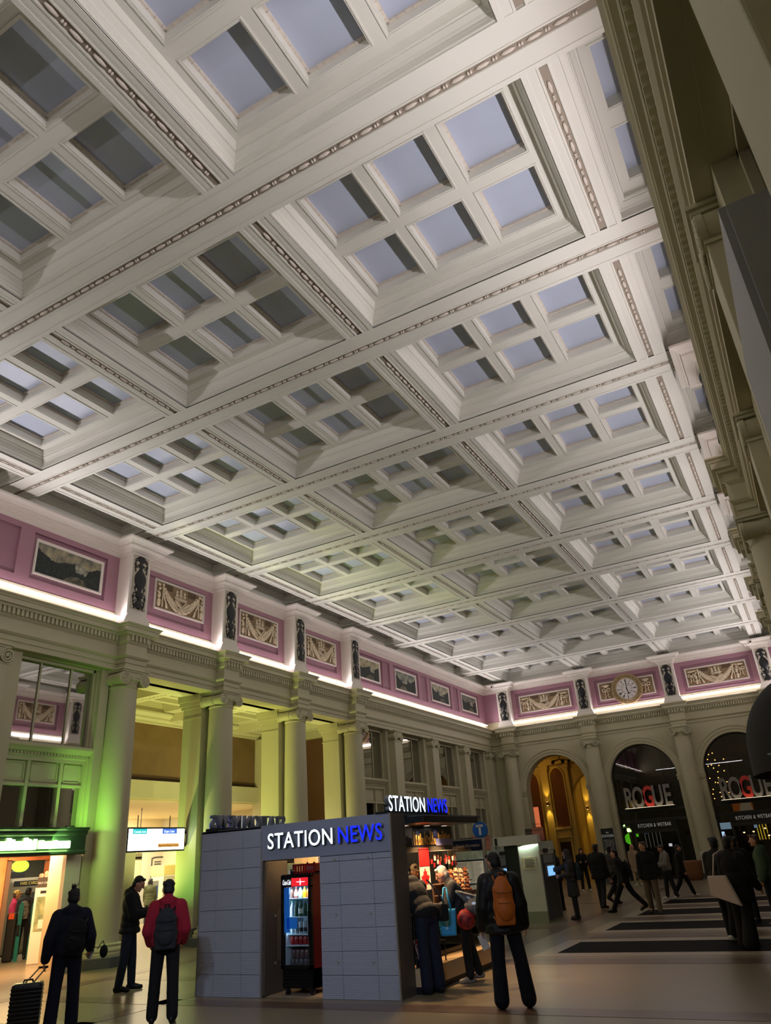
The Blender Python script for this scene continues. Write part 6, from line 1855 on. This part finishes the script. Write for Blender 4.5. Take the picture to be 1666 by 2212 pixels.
    for sd in (-1, 1): g.cap(up_((sd*0.03*s, -0.005, 0.535*s)), 0.062*s+p*0.5, up_((sd*0.15*s*W, 0, 0.47*s)), 0.06*s+p*0.6)
    g.cap(up_((0, -0.01*s, 0.5*s)), 0.075*s+p*0.5, N+R @ Vector((0, -0.005*s, 0.035*s)), 0.07*s)
    if coat:
        nq = max(4, int(coat/0.025))
        for q in range(1, nq+1):
            z = ph-coat*s*q/nq
            g.ell((0, 0, z), (0.17*s*W+p+0.02*s*q/nq, 0.125*s+p+0.015*s*q/nq, 0.045*s), nu=14, nv=8)
    for sd in (-1, 1):
        sh, el, wr_, d = A[sd]
        g.cap(sh, 0.06*s+p*0.8, el, 0.05*s+p*0.8); g.cap(el, 0.05*s+p*0.8, wr_-d*0.01*s, 0.042*s+p*0.5)
        g.ell(el+Vector((0, 0, -0.01)), (0.055*s+p*0.8,)*3, nu=10, nv=8)
    if collar is not None or hood == 'down':
        g.cap(up_((-0.07*s, -0.07*s, 0.56*s)), 0.05*s, up_((0.07*s, -0.07*s, 0.56*s)), 0.05*s)
        g.ell(up_((0, -0.085*s, 0.54*s)), (0.11*s, 0.055*s, 0.085*s), R)
    if hood == 'up':
        g.ell(HC + HR @ Vector((0, -0.025*s, 0.01*s)), (0.1*s, 0.108*s, 0.132*s), HR)
        g.cap(HC + HR @ Vector((0, -0.03*s, -0.05*s)), 0.09*s, up_((0, -0.02*s, 0.5*s)), 0.11*s)
    remesh(g, 'jacket', top, t, vx*1.25, 14)
    # ---- hair, hat
    if hood != 'up' or hair_style == 'bun':
        g = MB()
        if hair is not None:
            g.ell(hp((0, -0.022, 0.03)), (0.084*s, 0.096*s, 0.097*s), HR, 14, 10)
            g.ell(hp((0, -0.045, -0.02)), (0.08*s, 0.068*s, 0.085*s), HR, 14, 10)
            rr = random.Random(hash(label) % 999)
            for q in range(10):
                a = rr.uniform(-1.4, 1.4); bb = rr.uniform(0.2, 1.2)
                g.ell(hp((0.08*math.sin(a)*math.cos(bb), -0.02-0.085*math.cos(a)*math.cos(bb)*0.6, 0.03+0.085*math.sin(bb))), (0.022*s, 0.022*s, 0.014*s), HR, 8, 6)
            if hair_style == 'short': g.cap(hp((-0.05, 0.052, 0.088)), 0.024*s, hp((0.05, 0.052, 0.088)), 0.024*s, 8)
            if hair_style == 'long':
                for q in (-0.05, 0, 0.05): g.cap(hp((q, -0.06, 0.0)), 0.05*s, hp((q*1.3, -0.075, -0.24)), 0.045*s)
            if hair_style == 'bun':
                g.ell(hp((-0.015, -0.05, 0.135)), (0.035*s, 0.035*s, 0.03*s), HR)
                for q in (-1, 0, 1): g.cap(hp((q*0.02, -0.05, 0.14)), 0.01*s, hp((q*0.05, -0.06, 0.185)), 0.006*s, 6)
            remesh(g, 'hair', hair, t, vx, 1)
    if hat is not None:
        g = MB(); g.ell(hp((0, -0.005, 0.05)), (0.09*s, 0.106*s, 0.085*s), HR, 14, 10); g.ell(hp((0, 0.115, 0.045)), (0.065*s, 0.06*s, 0.010*s), HR, 12, 8)
        remesh(g, 'cap', hat, t, vx, 1)
    if show_face:
        g = MB()
        for sd in (-1, 1): g.ell(hp((sd*0.032, 0.086, 0.014)), (0.013*s, 0.008*s, 0.007*s), HR, 8, 6)
        g.build('eyes', M_eye, t, True)
        g = MB(); g.ell(hp((0, 0.094, -0.062)), (0.022*s, 0.008*s, 0.006*s), HR, 8, 6); g.build('mouth', M_lip, t, True)
    wp = lambda v: t.matrix_world
    return dict(root=t, P=P, R=R, N=N, C=C, B=B, A=A, J=J, s=s, HC=HC, HR=HR, up=up_, rz=math.atan2(-face[0], face[1]), loc=Vector(loc))
def world(p, v):
    """local point of a person to world"""
    return p['loc'] + Matrix.Rotation(p['rz'], 3, 'Z') @ Vector(v)
def backpack(p, label, m, m2, w=0.15, hh=0.25, d=0.09, zc=0.32, off=0.2, name='backpack', side=0.0, tilt=0.0):
    s = p['s']; base = world(p, p['up']((side*s, -off*s, zc*s)))
    t = thing(name, label, 'bag', base)
    t.rotation_euler = (Matrix.Rotation(p['rz'], 3, 'Z') @ p['R'] @ Matrix.Rotation(tilt, 3, 'Y')).to_euler()
    g = MB()
    g.ell((0, 0, -hh*0.3*s), (w*s, d*s, hh*0.7*s)); g.ell((0, 0, hh*0.25*s), (w*0.86*s, d*0.9*s, hh*0.72*s)); g.bbox(-w*0.85*s, w*0.85*s, -d*0.6*s, d*0.7*s, -hh*s, hh*0.55*s, 0.03*s)
    bd = remesh(g, 'body', m, t, 0.011, 4)
    g = MB(); g.ell((0, -d*0.85*s, -hh*0.38*s), (w*0.72*s, d*0.45*s, hh*0.42*s)); remesh(g, 'front_pocket', m, t, 0.01, 2)
    g = MB(); g.tube([(-w*0.8*s, -d*0.5*s, hh*0.34*s), (-w*0.4*s, -d*0.92*s, hh*0.28*s), (w*0.4*s, -d*0.92*s, hh*0.28*s), (w*0.8*s, -d*0.5*s, hh*0.34*s)], 0.006*s, 6)
    g.tube([(-w*0.6*s, -d*1.02*s, -hh*0.1*s), (0, -d*1.25*s, -hh*0.12*s), (w*0.6*s, -d*1.02*s, -hh*0.1*s)], 0.006*s, 6)
    g.build('zip', m2, t)
    g = MB(); g.tube([(-0.03*s, 0.0, hh*0.9*s), (-0.03*s, -0.02*s, hh*1.06*s), (0.03*s, -0.02*s, hh*1.06*s), (0.03*s, 0, hh*0.9*s)], 0.009*s, 6); g.build('grab_loop', m2, t)
    for sd in (-1, 1):
        g = MB()
        pts = [(sd*w*0.55*s, d*0.5*s, hh*0.75*s), (sd*w*0.62*s, off*0.75*s, hh*1.02*s), (sd*w*0.72*s, off*1.35*s, hh*0.8*s), (sd*w*0.85*s, off*1.55*s, hh*0.1*s), (sd*w*1.0*s, off*1.0*s, -hh*0.55*s), (sd*w*0.8*s, d*0.3*s, -hh*0.75*s)]
        g.tube(pts, 0.016*s, 6); g.build('strap', m2, t, True)
    return t

K = cloth('black', (9, 9, 11)); NAVY = cloth('navy', (12, 18, 36)); JEAN = cloth('dark_denim', (24, 33, 48)); CHAR = cloth('charcoal', (36, 38, 42))
RED = cloth('red_hoodie', (150, 20, 42)); GREY = cloth('grey_coat', (66, 60, 56)); OLIVE = cloth('olive_green', (74, 80, 52)); WHITEC = cloth('off_white', (206, 206, 190))
BEIGE = cloth('beige', (164, 140, 112)); KHAKI = cloth('khaki_brown', (110, 94, 76)); SWEAT = cloth('pale_grey_sweater', (128, 122, 114)); GREENJ = cloth('green_jacket', (64, 84, 60)); PINK = cloth('pink', (196, 50, 96))
SB = mat('black_shoe', (14, 14, 15), 0.45); SW_ = mat('white_shoe', (216, 214, 206), 0.5); SG = mat('grey_sneaker', (128, 120, 110), 0.6); SBR = mat('brown_shoe', (58, 42, 32), 0.5)
M_white_h = mat('white_hair', (226, 216, 196), 0.6, bump=0.4, bscale=100); M_blond = mat('blond_hair', (186, 150, 96), 0.5, bump=0.3, bscale=100); M_brownh = mat('brown_hair', (74, 50, 34), 0.5)
AW_ = (-0.62, 0.78)
# 1 woman in navy with suitcase
p1 = person('person in navy hooded sweatshirt with a small hair bun, pulling a black suitcase', (-9.62, 7.98, 0), (-0.72, 0.69), 1.68, NAVY, NAVY, SW_, arms={-1: (-0.30, 0.25, 0.24, 0.1), 1: (0.10, 0.75, 0.34, 0.3)}, legs={-1: (-0.12, 0.08, 0.05), 1: (0.16, 0.08, 0.05)}, puff=0.055, hair_style='bun', hood='down', flare=0.022, wide=1.05, head=(0.12, 0))
backpack(p1, 'dark slouchy backpack hanging from the right shoulder of the navy sweatshirt', K, CHAR, 0.15, 0.24, 0.1, 0.22, 0.20, side=0.10, tilt=0.18)
hw = world(p1, p1['A'][1][2]+p1['A'][1][3]*0.1)
t = thing('pouch', 'round black pouch dangling beside the navy-clad person', 'pouch', (hw.x+0.16, hw.y+0.10, hw.z+0.0))
g = MB(); g.ell((0, 0, 0), (0.065, 0.05, 0.085)); remesh(g, 'body', K, t, 0.01, 1)
MB().tube([(0, 0, 0.08), (-0.03, 0, 0.13), (-0.06, -0.02, 0.09), (-0.09, -0.04, 0.03)], 0.006).build('loop', M_black, t)
t = thing('papers', 'folded white papers in the right hand of the navy-clad person', 'papers', tuple(hw))
b = MB().box(-0.06, 0.06, -0.004, 0.004, -0.08, 0.06); b.xf(Matrix.Rotation(0.5, 4, 'Y')); b.build('sheets', M_paper, t)
hl = world(p1, p1['A'][-1][2]+p1['A'][-1][3]*0.08)
sx, sy = -9.90, 7.62
t = thing('suitcase', 'black ribbed hard-shell suitcase with a telescopic handle at the lower left corner', 'suitcase', (sx, sy, 0), math.atan2(0.72, 0.69))
b = MB().bbox(-0.19, 0.19, -0.12, 0.12, 0.06, 0.62, 0.04)
for k in range(11): b.bbox(-0.193, 0.193, -0.124, 0.124, 0.09+k*0.046, 0.115+k*0.046, 0.01)
b.build('shell', mat('suitcase_black', (20, 22, 28), 0.35), t)
for x in (-0.15, 0.15):
    for y in (-0.08, 0.08): MB().cyl((x-0.012, y, 0.03), (x+0.012, y, 0.03), 0.03).build('wheel', M_black, t)
Mi = Matrix.Rotation(-t.rotation_euler.z, 3, 'Z') @ (hl - Vector((sx, sy, 0)))
b = MB()
for q in (-0.05, 0.05): b.cyl((q, 0, 0.6), (Mi.x+q*0.9, Mi.y, Mi.z), 0.009)
b.build('handle_rods', M_steel, t); MB().cyl((Mi.x-0.06, Mi.y, Mi.z), (Mi.x+0.06, Mi.y, Mi.z), 0.014).build('grip', M_black, t)
MB().tube([(-0.06, 0, 0.62), (-0.05, 0, 0.65), (0.05, 0, 0.65), (0.06, 0, 0.62)], 0.01).build('top_handle', M_black, t)
# 2 man in black jacket looking at phone
p = person('man in black jacket and jeans looking down at a phone beside the first column', (-11.52, 10.86, 0), (0.80, 0.60), 1.80, K, JEAN, SB, head=(0.5, 0), arms={-1: (0.35, 1.35, 0.1, 0.25), 1: (0.3, 1.35, 0.12, 0.3)}, legs={-1: (0.12, 0.08, 0.05), 1: (-0.08, 0.06, 0.06)}, puff=0.05, coat=0.06, show_face=True, collar=1)
ph_ = world(p, (p['A'][1][2]+p['A'][-1][2])/2+Vector((0, 0.09, 0.03)))
t = thing('phone', 'dark phone held by the man in the black jacket', 'phone', tuple(ph_), p['rz'])
b = MB().bbox(-0.036, 0.036, -0.004, 0.004, -0.07, 0.07, 0.003); b.xf(Matrix.Rotation(-0.9, 4, 'X')); b.build('body', M_black, t)
# 3 red hoodie
p = person('person in crimson hoodie and black trousers standing with a charcoal backpack', (-8.50, 8.70, 0), (-0.66, 0.75), 1.70, RED, K, SB, head=(0.15, 0.25), arms={-1: (-0.05, 0.85, 0.26, 0.35), 1: (-0.05, 0.85, 0.26, 0.35)}, legs={-1: (0.03, 0.04, 0.06), 1: (-0.03, 0.04, 0.06)}, puff=0.05, hood='down', wide=1.06, flare=0.012)
backpack(p, 'charcoal backpack worn over the crimson hoodie', CHAR, K, 0.17, 0.27, 0.09, 0.22, 0.22)
# 4 stooping man at the newsstand
p = person('man in black jacket and dark blue trousers stooping into the newsstand counter', (-5.60, 11.10, 0), (-0.93, 0.37), 1.78, K, NAVY, SB, lean=0.62, head=(0.35, 0), arms={-1: (0.8, 0.5, 0.1, 0.1), 1: (0.75, 0.6, 0.1, 0.1)}, legs={-1: (0.0, 0.05, 0.0), 1: (-0.05, 0.06, 0.0)}, puff=0.055, collar=1, flare=0.02)
hb = world(p, p['up']((0.25, -0.05, 0.02)))
t = thing('shoulder_bag', 'black shoulder bag hanging at the hip of the stooping man', 'bag', tuple(hb), p['rz'])
g = MB(); g.bbox(-0.06, 0.06, -0.16, 0.16, -0.12, 0.12, 0.04); remesh(g, 'body', K, t, 0.012, 3)
MB().tube([(0, -0.12, 0.12), (-0.08, -0.03, 0.32), (-0.12, 0.1, 0.45)], 0.014).build('strap', CHAR, t)
# vendor in cap
p = person('vendor in a beige cap behind the newsstand counter', (-6.92, 13.3, 0), (0.9, -0.45), 1.64, CHAR, K, SB, head=(0.3, 0), hat=BEIGE, show_face=True)
# 5 white-haired woman
p5 = person('white-haired woman in dark jacket bent over a cane at the newsstand', (-5.42, 12.08, 0), (-0.86, -0.5), 1.66, cloth('dark_grey_jacket', (42, 42, 44)), K, SG, hair=M_white_h, lean=0.38, head=(0.25, 0), arms={-1: (0.35, 1.0, 0.12, 0.1), 1: (0.25, 1.05, 0.1, 0.2)}, legs={-1: (0.05, 0.1, 0.04), 1: (-0.15, 0.12, 0.04)}, puff=0.05, show_face=True, coat=0.08)
hnd = world(p5, p5['A'][-1][2]+p5['A'][-1][3]*0.07)
t = thing('tote_bag', 'bright blue fabric tote bag hanging from the arm of the white-haired woman', 'bag', (-5.50, 11.62, 1.03), 0.35)
b = MB(); b.prism([(-0.12, -0.36), (0.12, -0.36), (0.145, 0.0), (-0.145, 0.0)], -0.07, 0.07, 'Y')
remesh(b, 'body', mat('blue_tote', (44, 146, 196), 0.7, bump=0.3), t, 0.012, 3)
for y in (-0.06, 0.06): MB().tube([(-0.07, y, -0.01), (-0.02, y*0.4, 0.29), (0.02, y*0.4, 0.29), (0.07, y, -0.01)], 0.012).build('handle', MATS['blue_tote'], t, True)
lettering('lettering', 'save', t, mat('pale_blue_print', (170, 214, 230), 0.7), (-0.03, -0.074, -0.2), rot=(PI/2, PI/2, 0), size=0.09, extrude=0.001)
hp_ = world(p5, p5['P']+Vector((-0.14, -0.2, -0.02)))
t = thing('shoulder_bag', 'red patterned bag at the hip of the white-haired woman', 'bag', (-5.30, 11.88, 0.86), p5['rz'])
g = MB(); g.ell((0, 0, 0), (0.1, 0.15, 0.15)); remesh(g, 'body', mat('red_pattern', (150, 30, 30), 0.6, rgb2=(40, 14, 14), var=0.3, vscale=16), t, 0.012, 2)
MB().tube([(0, -0.1, 0.1), (0.02, 0.0, 0.42), (0, 0.12, 0.1)], 0.012).build('strap', K, t)
bp = world(p5, p5['up']((-0.12, -0.34, 0.3)))
t = thing('plastic_bag', 'translucent grey plastic bag slung behind the white-haired woman', 'bag', (-5.14, 11.98, 1.05), p5['rz'])
g = MB(); g.ell((0, 0, 0), (0.13, 0.2, 0.15)); g.ell((0, -0.14, -0.09), (0.11, 0.13, 0.12)); g.cap((0, 0.1, 0.08), 0.09, (0, 0.3, 0.2), 0.03)
for k in range(7): g.cap((0.09-0.03*k, -0.24, 0.04), 0.012, (0.07-0.025*k, 0.28, 0.2), 0.008, 6)
remesh(g, 'body', mat('grey_plastic_film', (110, 112, 114), 0.22, rgb2=(70, 72, 74), var=0.1, vscale=9), t, 0.012, 1)
hc = world(p5, p5['A'][1][2]+p5['A'][1][3]*0.08)
hc = Vector((-5.70, 11.86, 0.80))
t = thing('walking_cane', 'thin dark walking cane held by the white-haired woman', 'cane', (hc.x, hc.y, 0))
MB().cyl((0, 0, 0.0), (0, 0, hc.z), 0.011).build('shaft', M_black, t); MB().cap((-0.05, -0.03, hc.z), 0.014, (0.05, 0.03, hc.z), 0.014).build('grip', M_black, t, True); MB().cyl((0, 0, 0), (0, 0, 0.03), 0.018).build('ferrule', M_black, t)
t = thing('booklet', 'red booklet in the hand of the white-haired woman', 'booklet', tuple(hnd+Vector((-0.05, -0.02, 0.06))), p5['rz'])
MB().box(-0.05, 0.05, -0.004, 0.004, -0.06, 0.06).build('cover', mat('red_cover', (170, 30, 40), 0.5), t)
# 6 man with orange backpack
p6 = person('man in black puffer jacket with an orange backpack standing right of the newsstand', (-4.02, 10.18, 0), (-0.50, 0.86), 1.75, mat('black_puffer', (8, 8, 10), 0.5, bump=0.3, bscale=14), cloth('dark_jeans', (12, 16, 28)), SB, head=(0.25, 0.45), arms={-1: (0.02, 0.3, 0.22, 0.1), 1: (-0.02, 0.25, 0.24, 0.1)}, legs={-1: (0.02, 0.03, 0.05), 1: (-0.02, 0.05, 0.16)}, puff=0.065, hood='down', wide=1.04, flare=0.03, coat=0.10)
OR = mat('orange_nylon', (196, 104, 32), 0.55, bump=0.35, bscale=18)
backpack(p6, 'orange nylon backpack on the back of the man in the black puffer jacket', OR, mat('orange_webbing', (150, 84, 30), 0.6), 0.145, 0.29, 0.11, 0.27, 0.25)
hh_ = world(p6, p6['A'][-1][2]+p6['A'][-1][3]*0.12)
t = thing('papers', 'folded white leaflet in the left hand of the orange backpack man', 'papers', tuple(hh_), p6['rz'])
b = MB().box(-0.05, 0.05, -0.004, 0.004, -0.15, 0.03); b.xf(Matrix.Rotation(-0.35, 4, 'Y')); b.build('sheets', M_paper, t)
# 7 person at the machine + one waiting
p = person('person in grey knee coat pressing the lit ticket machine screen', (-6.45, 21.75, 0), (-0.93, -0.25), 1.66, GREY, CHAR, SBR, hood='up', head=(0.1, 0), arms={1: (1.15, 0.25, 0.05, 0.1), -1: (0.2, 1.2, 0.1, 0.3)}, coat=0.36, puff=0.035, det=1)
backpack(p, 'blue-grey backpack on the grey-coated person at the ticket machine', cloth('slate_blue', (40, 54, 64)), K, 0.15, 0.24, 0.09, 0.26, 0.2)
person('person in black with a dark scarf standing behind the grey-coated ticket buyer', (-7.75, 24.6, 0), (-0.9, 0.1), 1.72, K, K, SB, puff=0.05, coat=0.1, det=2)
# 8 white shoes
p = person('person in black hooded jacket and white shoes facing a phone in the yellow light', (-9.5, 34.0, 0), (0.35, -0.93), 1.62, K, K, SW_, hood='up', head=(0.45, 0), arms={-1: (0.3, 1.4, 0.1, 0.3), 1: (0.3, 1.4, 0.1, 0.3)}, puff=0.05, det=2, show_face=True, legs={-1: (0, 0.02, 0.08), 1: (0, 0.02, 0.08)})
# 9-10 pair walking away
person('large man in a long dark coat walking away, left of the striding man', (-6.5, 24.9, 0), (0.35, 0.93), 1.74, cloth('black_brown', (17, 16, 15)), CHAR, SB, legs={-1: (0.12, 0.1, 0.04), 1: (-0.15, 0.15, 0.04)}, puff=0.07, coat=0.12, wide=1.15, det=2)
person('slighter person in dark jacket half hidden behind the large man in the long coat', (-6.42, 26.3, 0), (0.55, 0.83), 1.66, cloth('ash_grey', (58, 54, 52)), K, SB, legs={-1: (0.2, 0.1, 0.04), 1: (-0.35, 0.5, 0.04)}, puff=0.05, det=2)
# 11 striding man
p = person('man in dark suit striding to the left across the hall with a backpack', (-5.48, 23.5, 0), (-1.0, -0.05), 1.66, K, K, SB, legs={-1: (0.48, 0.02, 0.02), 1: (-0.5, 0.25, 0.02)}, lean=0.12, arms={-1: (-0.4, 0.4, 0.1, 0.05), 1: (0.3, 0.5, 0.1, 0.05)}, puff=0.05, coat=0.06, det=2, show_face=True)
backpack(p, 'black backpack on the striding man', K, CHAR, 0.14, 0.24, 0.1, 0.25, 0.2)
# 12.. crowd before the dark arches
person('blond woman in beige coat before the first dark arch', (-7.9, 36.6, 0), (0.6, -0.8), 1.6, BEIGE, BEIGE, SW_, hair=M_blond, hair_style='long', coat=0.35, puff=0.04, det=2, show_face=True)
p = person('woman in an off-white jacket with a black shoulder bag, back turned', (-5.55, 27.3, 0), (-0.2, 0.98), 1.62, WHITEC, K, SB, hair=M_brownh, coat=0.18, puff=0.05, det=2, arms={-1: (0.3, 0.9, 0.1, 0.2), 1: (0.3, 0.9, 0.1, 0.2)})
backpack(p, 'black bag across the back of the off-white jacket', K, CHAR, 0.17, 0.17, 0.08, 0.2, 0.2)
person('tall man in black coat and khaki trousers walking with his face turned left', (-4.55, 22.6, 0), (0.1, -0.99), 1.72, K, KHAKI, SBR, hair=M_brownh, head=(0, -0.9), legs={-1: (0.2, 0.1, 0.04), 1: (-0.2, 0.2, 0.04)}, puff=0.05, coat=0.08, det=2, show_face=True)
person('person in a pale grey sweater leaning toward the tall man in black', (-4.95, 27.6, 0), (-0.85, -0.5), 1.58, SWEAT, CHAR, SW_, hair=M_brownh, head=(0.35, 0), arms={-1: (0.3, 1.1, 0.1, 0.3), 1: (0.3, 1.1, 0.1, 0.3)}, legs={-1: (-0.1, 0.1, 0.05), 1: (0.2, 0.1, 0.05)}, puff=0.06, det=2, show_face=True)
person('person in dark coat stepping to the right behind the pale grey sweater', (-4.65, 28.4, 0), (0.95, 0.2), 1.58, K, K, SW_, legs={-1: (0.4, 0.1, 0.03), 1: (-0.3, 0.3, 0.03)}, puff=0.05, coat=0.1, det=2)
# right foreground group
person('person in black jacket and white shoes beside the white tote carrier', (-2.02, 16.6, 0), (0.5, 0.86), 1.72, K, K, SW_, legs={-1: (0.1, 0.06, 0.04), 1: (-0.12, 0.25, 0.04)}, puff=0.07, coat=0.1, wide=1.12, head=(0, 0.9), det=1)
p = person('person in long black coat and wide black trousers carrying a white tote', (-1.66, 15.5, 0), (0.45, 0.9), 1.72, K, K, SB, legs={-1: (0.1, 0.06, 0.04), 1: (-0.15, 0.1, 0.04)}, puff=0.06, coat=0.2, flare=0.07, det=1, arms={1: (0.1, 0.5, 0.3, 0.1), -1: (0.05, 0.3, 0.12, 0.1)})
tb_ = world(p, p['P']+Vector((-0.12, -0.30, 0.04)))
t = thing('tote_bag', 'white canvas tote bag on the shoulder of the person in the long black coat', 'bag', tuple(tb_), p['rz'])
b = MB(); b.prism([(-0.22, -0.14), (0.32, -0.3), (0.14, 0.17), (-0.2, 0.17)], -0.035, 0.035, 'Y'); remesh(b, 'body', mat('white_canvas', (206, 192, 176), 0.8, bump=0.2), t, 0.01, 3)
MB().tube([(-0.1, 0.0, 0.16), (-0.02, 0.04, 0.5), (0.05, 0.2, 0.58)], 0.014).build('strap', MATS['white_canvas'], t, True)
person('man in green jacket with a white collar facing left at the right photo edge', (-1.42, 19.0, 0), (-0.95, -0.1), 1.70, GREENJ, K, SB, hair=M_brownh, puff=0.06, det=2, show_face=True, collar=1)
p = person('person in black raising a phone beside the green jacket man', (-1.98, 19.9, 0), (0.1, 0.99), 1.68, K, K, SB, arms={-1: (1.9, 0.8, 0.2, 0.1), 1: (0.1, 0.4, 0.2, 0.1)}, puff=0.06, coat=0.2, det=2)
hq = world(p, p['A'][-1][2]+p['A'][-1][3]*0.11)
t = thing('phone', 'phone with a blue-lit screen raised by the person in black at the right', 'phone', tuple(hq), p['rz'])
MB().bbox(-0.036, 0.036, -0.004, 0.004, -0.07, 0.07, 0.003).build('body', M_black, t); MB().box(-0.032, 0.032, -0.006, -0.004, -0.064, 0.064).build('screen', M_scr, t)
# shoppers
p = person('shopper in yellow cap and pink jacket inside the shop doorway', (-20.5, 15.0, 0), (0.6, 0.8), 1.64, PINK, K, SB, hat=mat('yellow_cap', (216, 176, 90), 0.7), det=1, show_face=True, hair=M_brownh)
p = person('shopper in dark jacket with a grey backpack inside the shop doorway', (-19.9, 14.95, 0), (-0.6, 0.8), 1.70, CHAR, K, SB, puff=0.05, det=1)
backpack(p, 'grey backpack on the shopper inside the shop doorway', cloth('mid_grey', (104, 104, 100)), K, 0.15, 0.24, 0.1, 0.28, 0.2)
for k, (x, y, lb) in enumerate(((-19.6, 14.58, 'left'), (-19.45, 14.85, 'right'))):
    t = thing('ski', 'teal ski standing upright in the shop doorway, %s one of the pair' % lb, 'ski', (x, y, 0), 0.7)
    b = MB(); b.prism([(-0.05, 0), (0.05, 0), (0.045, 0.8), (0.055, 1.28), (0.03, 1.38), (-0.03, 1.38), (-0.055, 1.28), (-0.045, 0.8)], -0.008, 0.008, 'Y'); b.build('blade', mat('teal_ski', (34, 118, 112), 0.35), t)
    MB().bbox(-0.035, 0.035, -0.05, -0.008, 0.6, 0.85, 0.01).build('binding', M_black, t)
t = thing('board_bag', 'tall black board bag standing in the shop doorway', 'bag', (-20.0, 14.2, 0), 0.7)
b = MB(); b.bbox(-0.14, 0.14, -0.05, 0.05, 0, 1.32, 0.05); remesh(b, 'body', K, t, 0.014, 3)
t = thing('luggage', 'black and orange gear bag between the skis and the board bag', 'bag', (-19.75, 14.45, 0), 0.7)
b = MB(); b.bbox(-0.12, 0.12, -0.1, 0.1, 0, 1.15, 0.05); remesh(b, 'body', mat('gear_black', (24, 26, 26), 0.6), t, 0.014, 3)
MB().box(-0.07, 0.07, -0.112, -0.1, 1.0, 1.14).build('patch', mat('orange_patch', (220, 84, 40), 0.6), t)
# ticket hall
person('person in olive coat and cap standing at the ticket hall machines', (-25.6, 25.1, 0), (-0.6, 0.8), 1.66, OLIVE, CHAR, SB, hat=mat('dark_cap', (40, 38, 34), 0.7), hair=M_hairk, hair_style='long', coat=0.2, puff=0.06, det=2)
person('small person with orange-red hair beyond the man in the black jacket', (-25.2, 23.95, 0), (0.8, -0.3), 1.3, CHAR, K, SB, hair=mat('orange_hair', (196, 96, 44), 0.6), det=2)
# ------------------------------------------------------------------ cove lighting along the ledges (the hall's own linear uplights)
LC = (250, 245, 250)
def cove(loc, target, L, along, power):
    l = D.lights.new('cove_lamp', 'AREA'); l.energy = power; l.color = lin(LC); l.shape = 'RECTANGLE'
    l.size = L; l.size_y = 0.06; l.spread = math.radians(130)
    o = D.objects.new('cove_lamp', l); link(o); o.location = loc
    z = (Vector(loc)-Vector(target)).normalized()
    x = Vector(along); x = (x - z*x.dot(z)).normalized(); y = z.cross(x)
    o.rotation_euler = Matrix((x, y, z)).transposed().to_euler()
    return o
PW = 13.5     # watts per metre
for a, b in segs:
    yc, L_ = (a+b)/2, b-a
    cove((XL+0.22, yc, 8.215), (XC-1.5, yc, 12.6), L_, (0, 1, 0), PW*L_)
    cove((XR-0.22, yc, 8.215), (XC+1.5, yc, 12.6), L_, (0, 1, 0), PW*L_)
for i in range(3):
    xc = (BX[i]+BX[i+1])/2; L_ = BX[i+1]-BX[i]-0.84
    cove((xc, YF-0.22, 8.215), (xc, YF-6, 12.6), L_, (1, 0, 0), PW*L_*0.6)
for i in range(3):
    xc = (BX[i]+BX[i+1])/2; L_ = BX[i+1]-BX[i]-0.84
    cove((xc, YN+0.22, 8.215), (xc, YN+6, 12.6), L_, (1, 0, 0), PW*L_*0.25)
# added fill lights high on the near wall, unseen, brightening the newsstand front
for k, (x, tx_) in enumerate(((-2.2, -8.2), (-1.0, -6.8))):
    t = thing('fill_light', 'white floodlight added out of view to brighten the newsstand, %s' % ('toward the left' if k == 0 else 'toward the right'), 'lamp', (x, YN+0.35, 5.2))
    MB().bbox(-0.16, 0.16, -0.1, 0.1, -0.12, 0.12, 0.02).build('housing', M_black, t)
    MB().box(-0.03, 0.03, -0.35, -0.1, -0.03, 0.03).build('bracket', M_black, t)
    MB().box(-0.13, 0.13, 0.1, 0.105, -0.09, 0.09).build('lens', emit('fill_lens', (216, 228, 255), 8.0), t)
    spot((x, YN+0.5, 5.2), (tx_, 10.5, 1.3), 1000, (206, 222, 255), 32, 0.9, 0.12, 'fill_spot')
w = D.worlds.new('night'); SC.world = w; w.use_nodes = True
w.node_tree.nodes['Background'].inputs[0].default_value = (0.01, 0.011, 0.014, 1)
w.node_tree.nodes['Background'].inputs[1].default_value = 0.3
SC.view_settings.view_transform = 'Standard'; SC.view_settings.look = 'None'
SC.view_settings.exposure = 0.0; SC.view_settings.gamma = 1.0; SC.view_settings.use_curve_mapping = False
SC.cycles.use_denoising = True
SC.cycles.max_bounces = 8; SC.cycles.diffuse_bounces = 4; SC.cycles.glossy_bounces = 4; SC.cycles.transparent_max_bounces = 8
SC.cycles.sample_clamp_indirect = 4.0
SC.cycles.caustics_reflective = False; SC.cycles.caustics_refractive = False
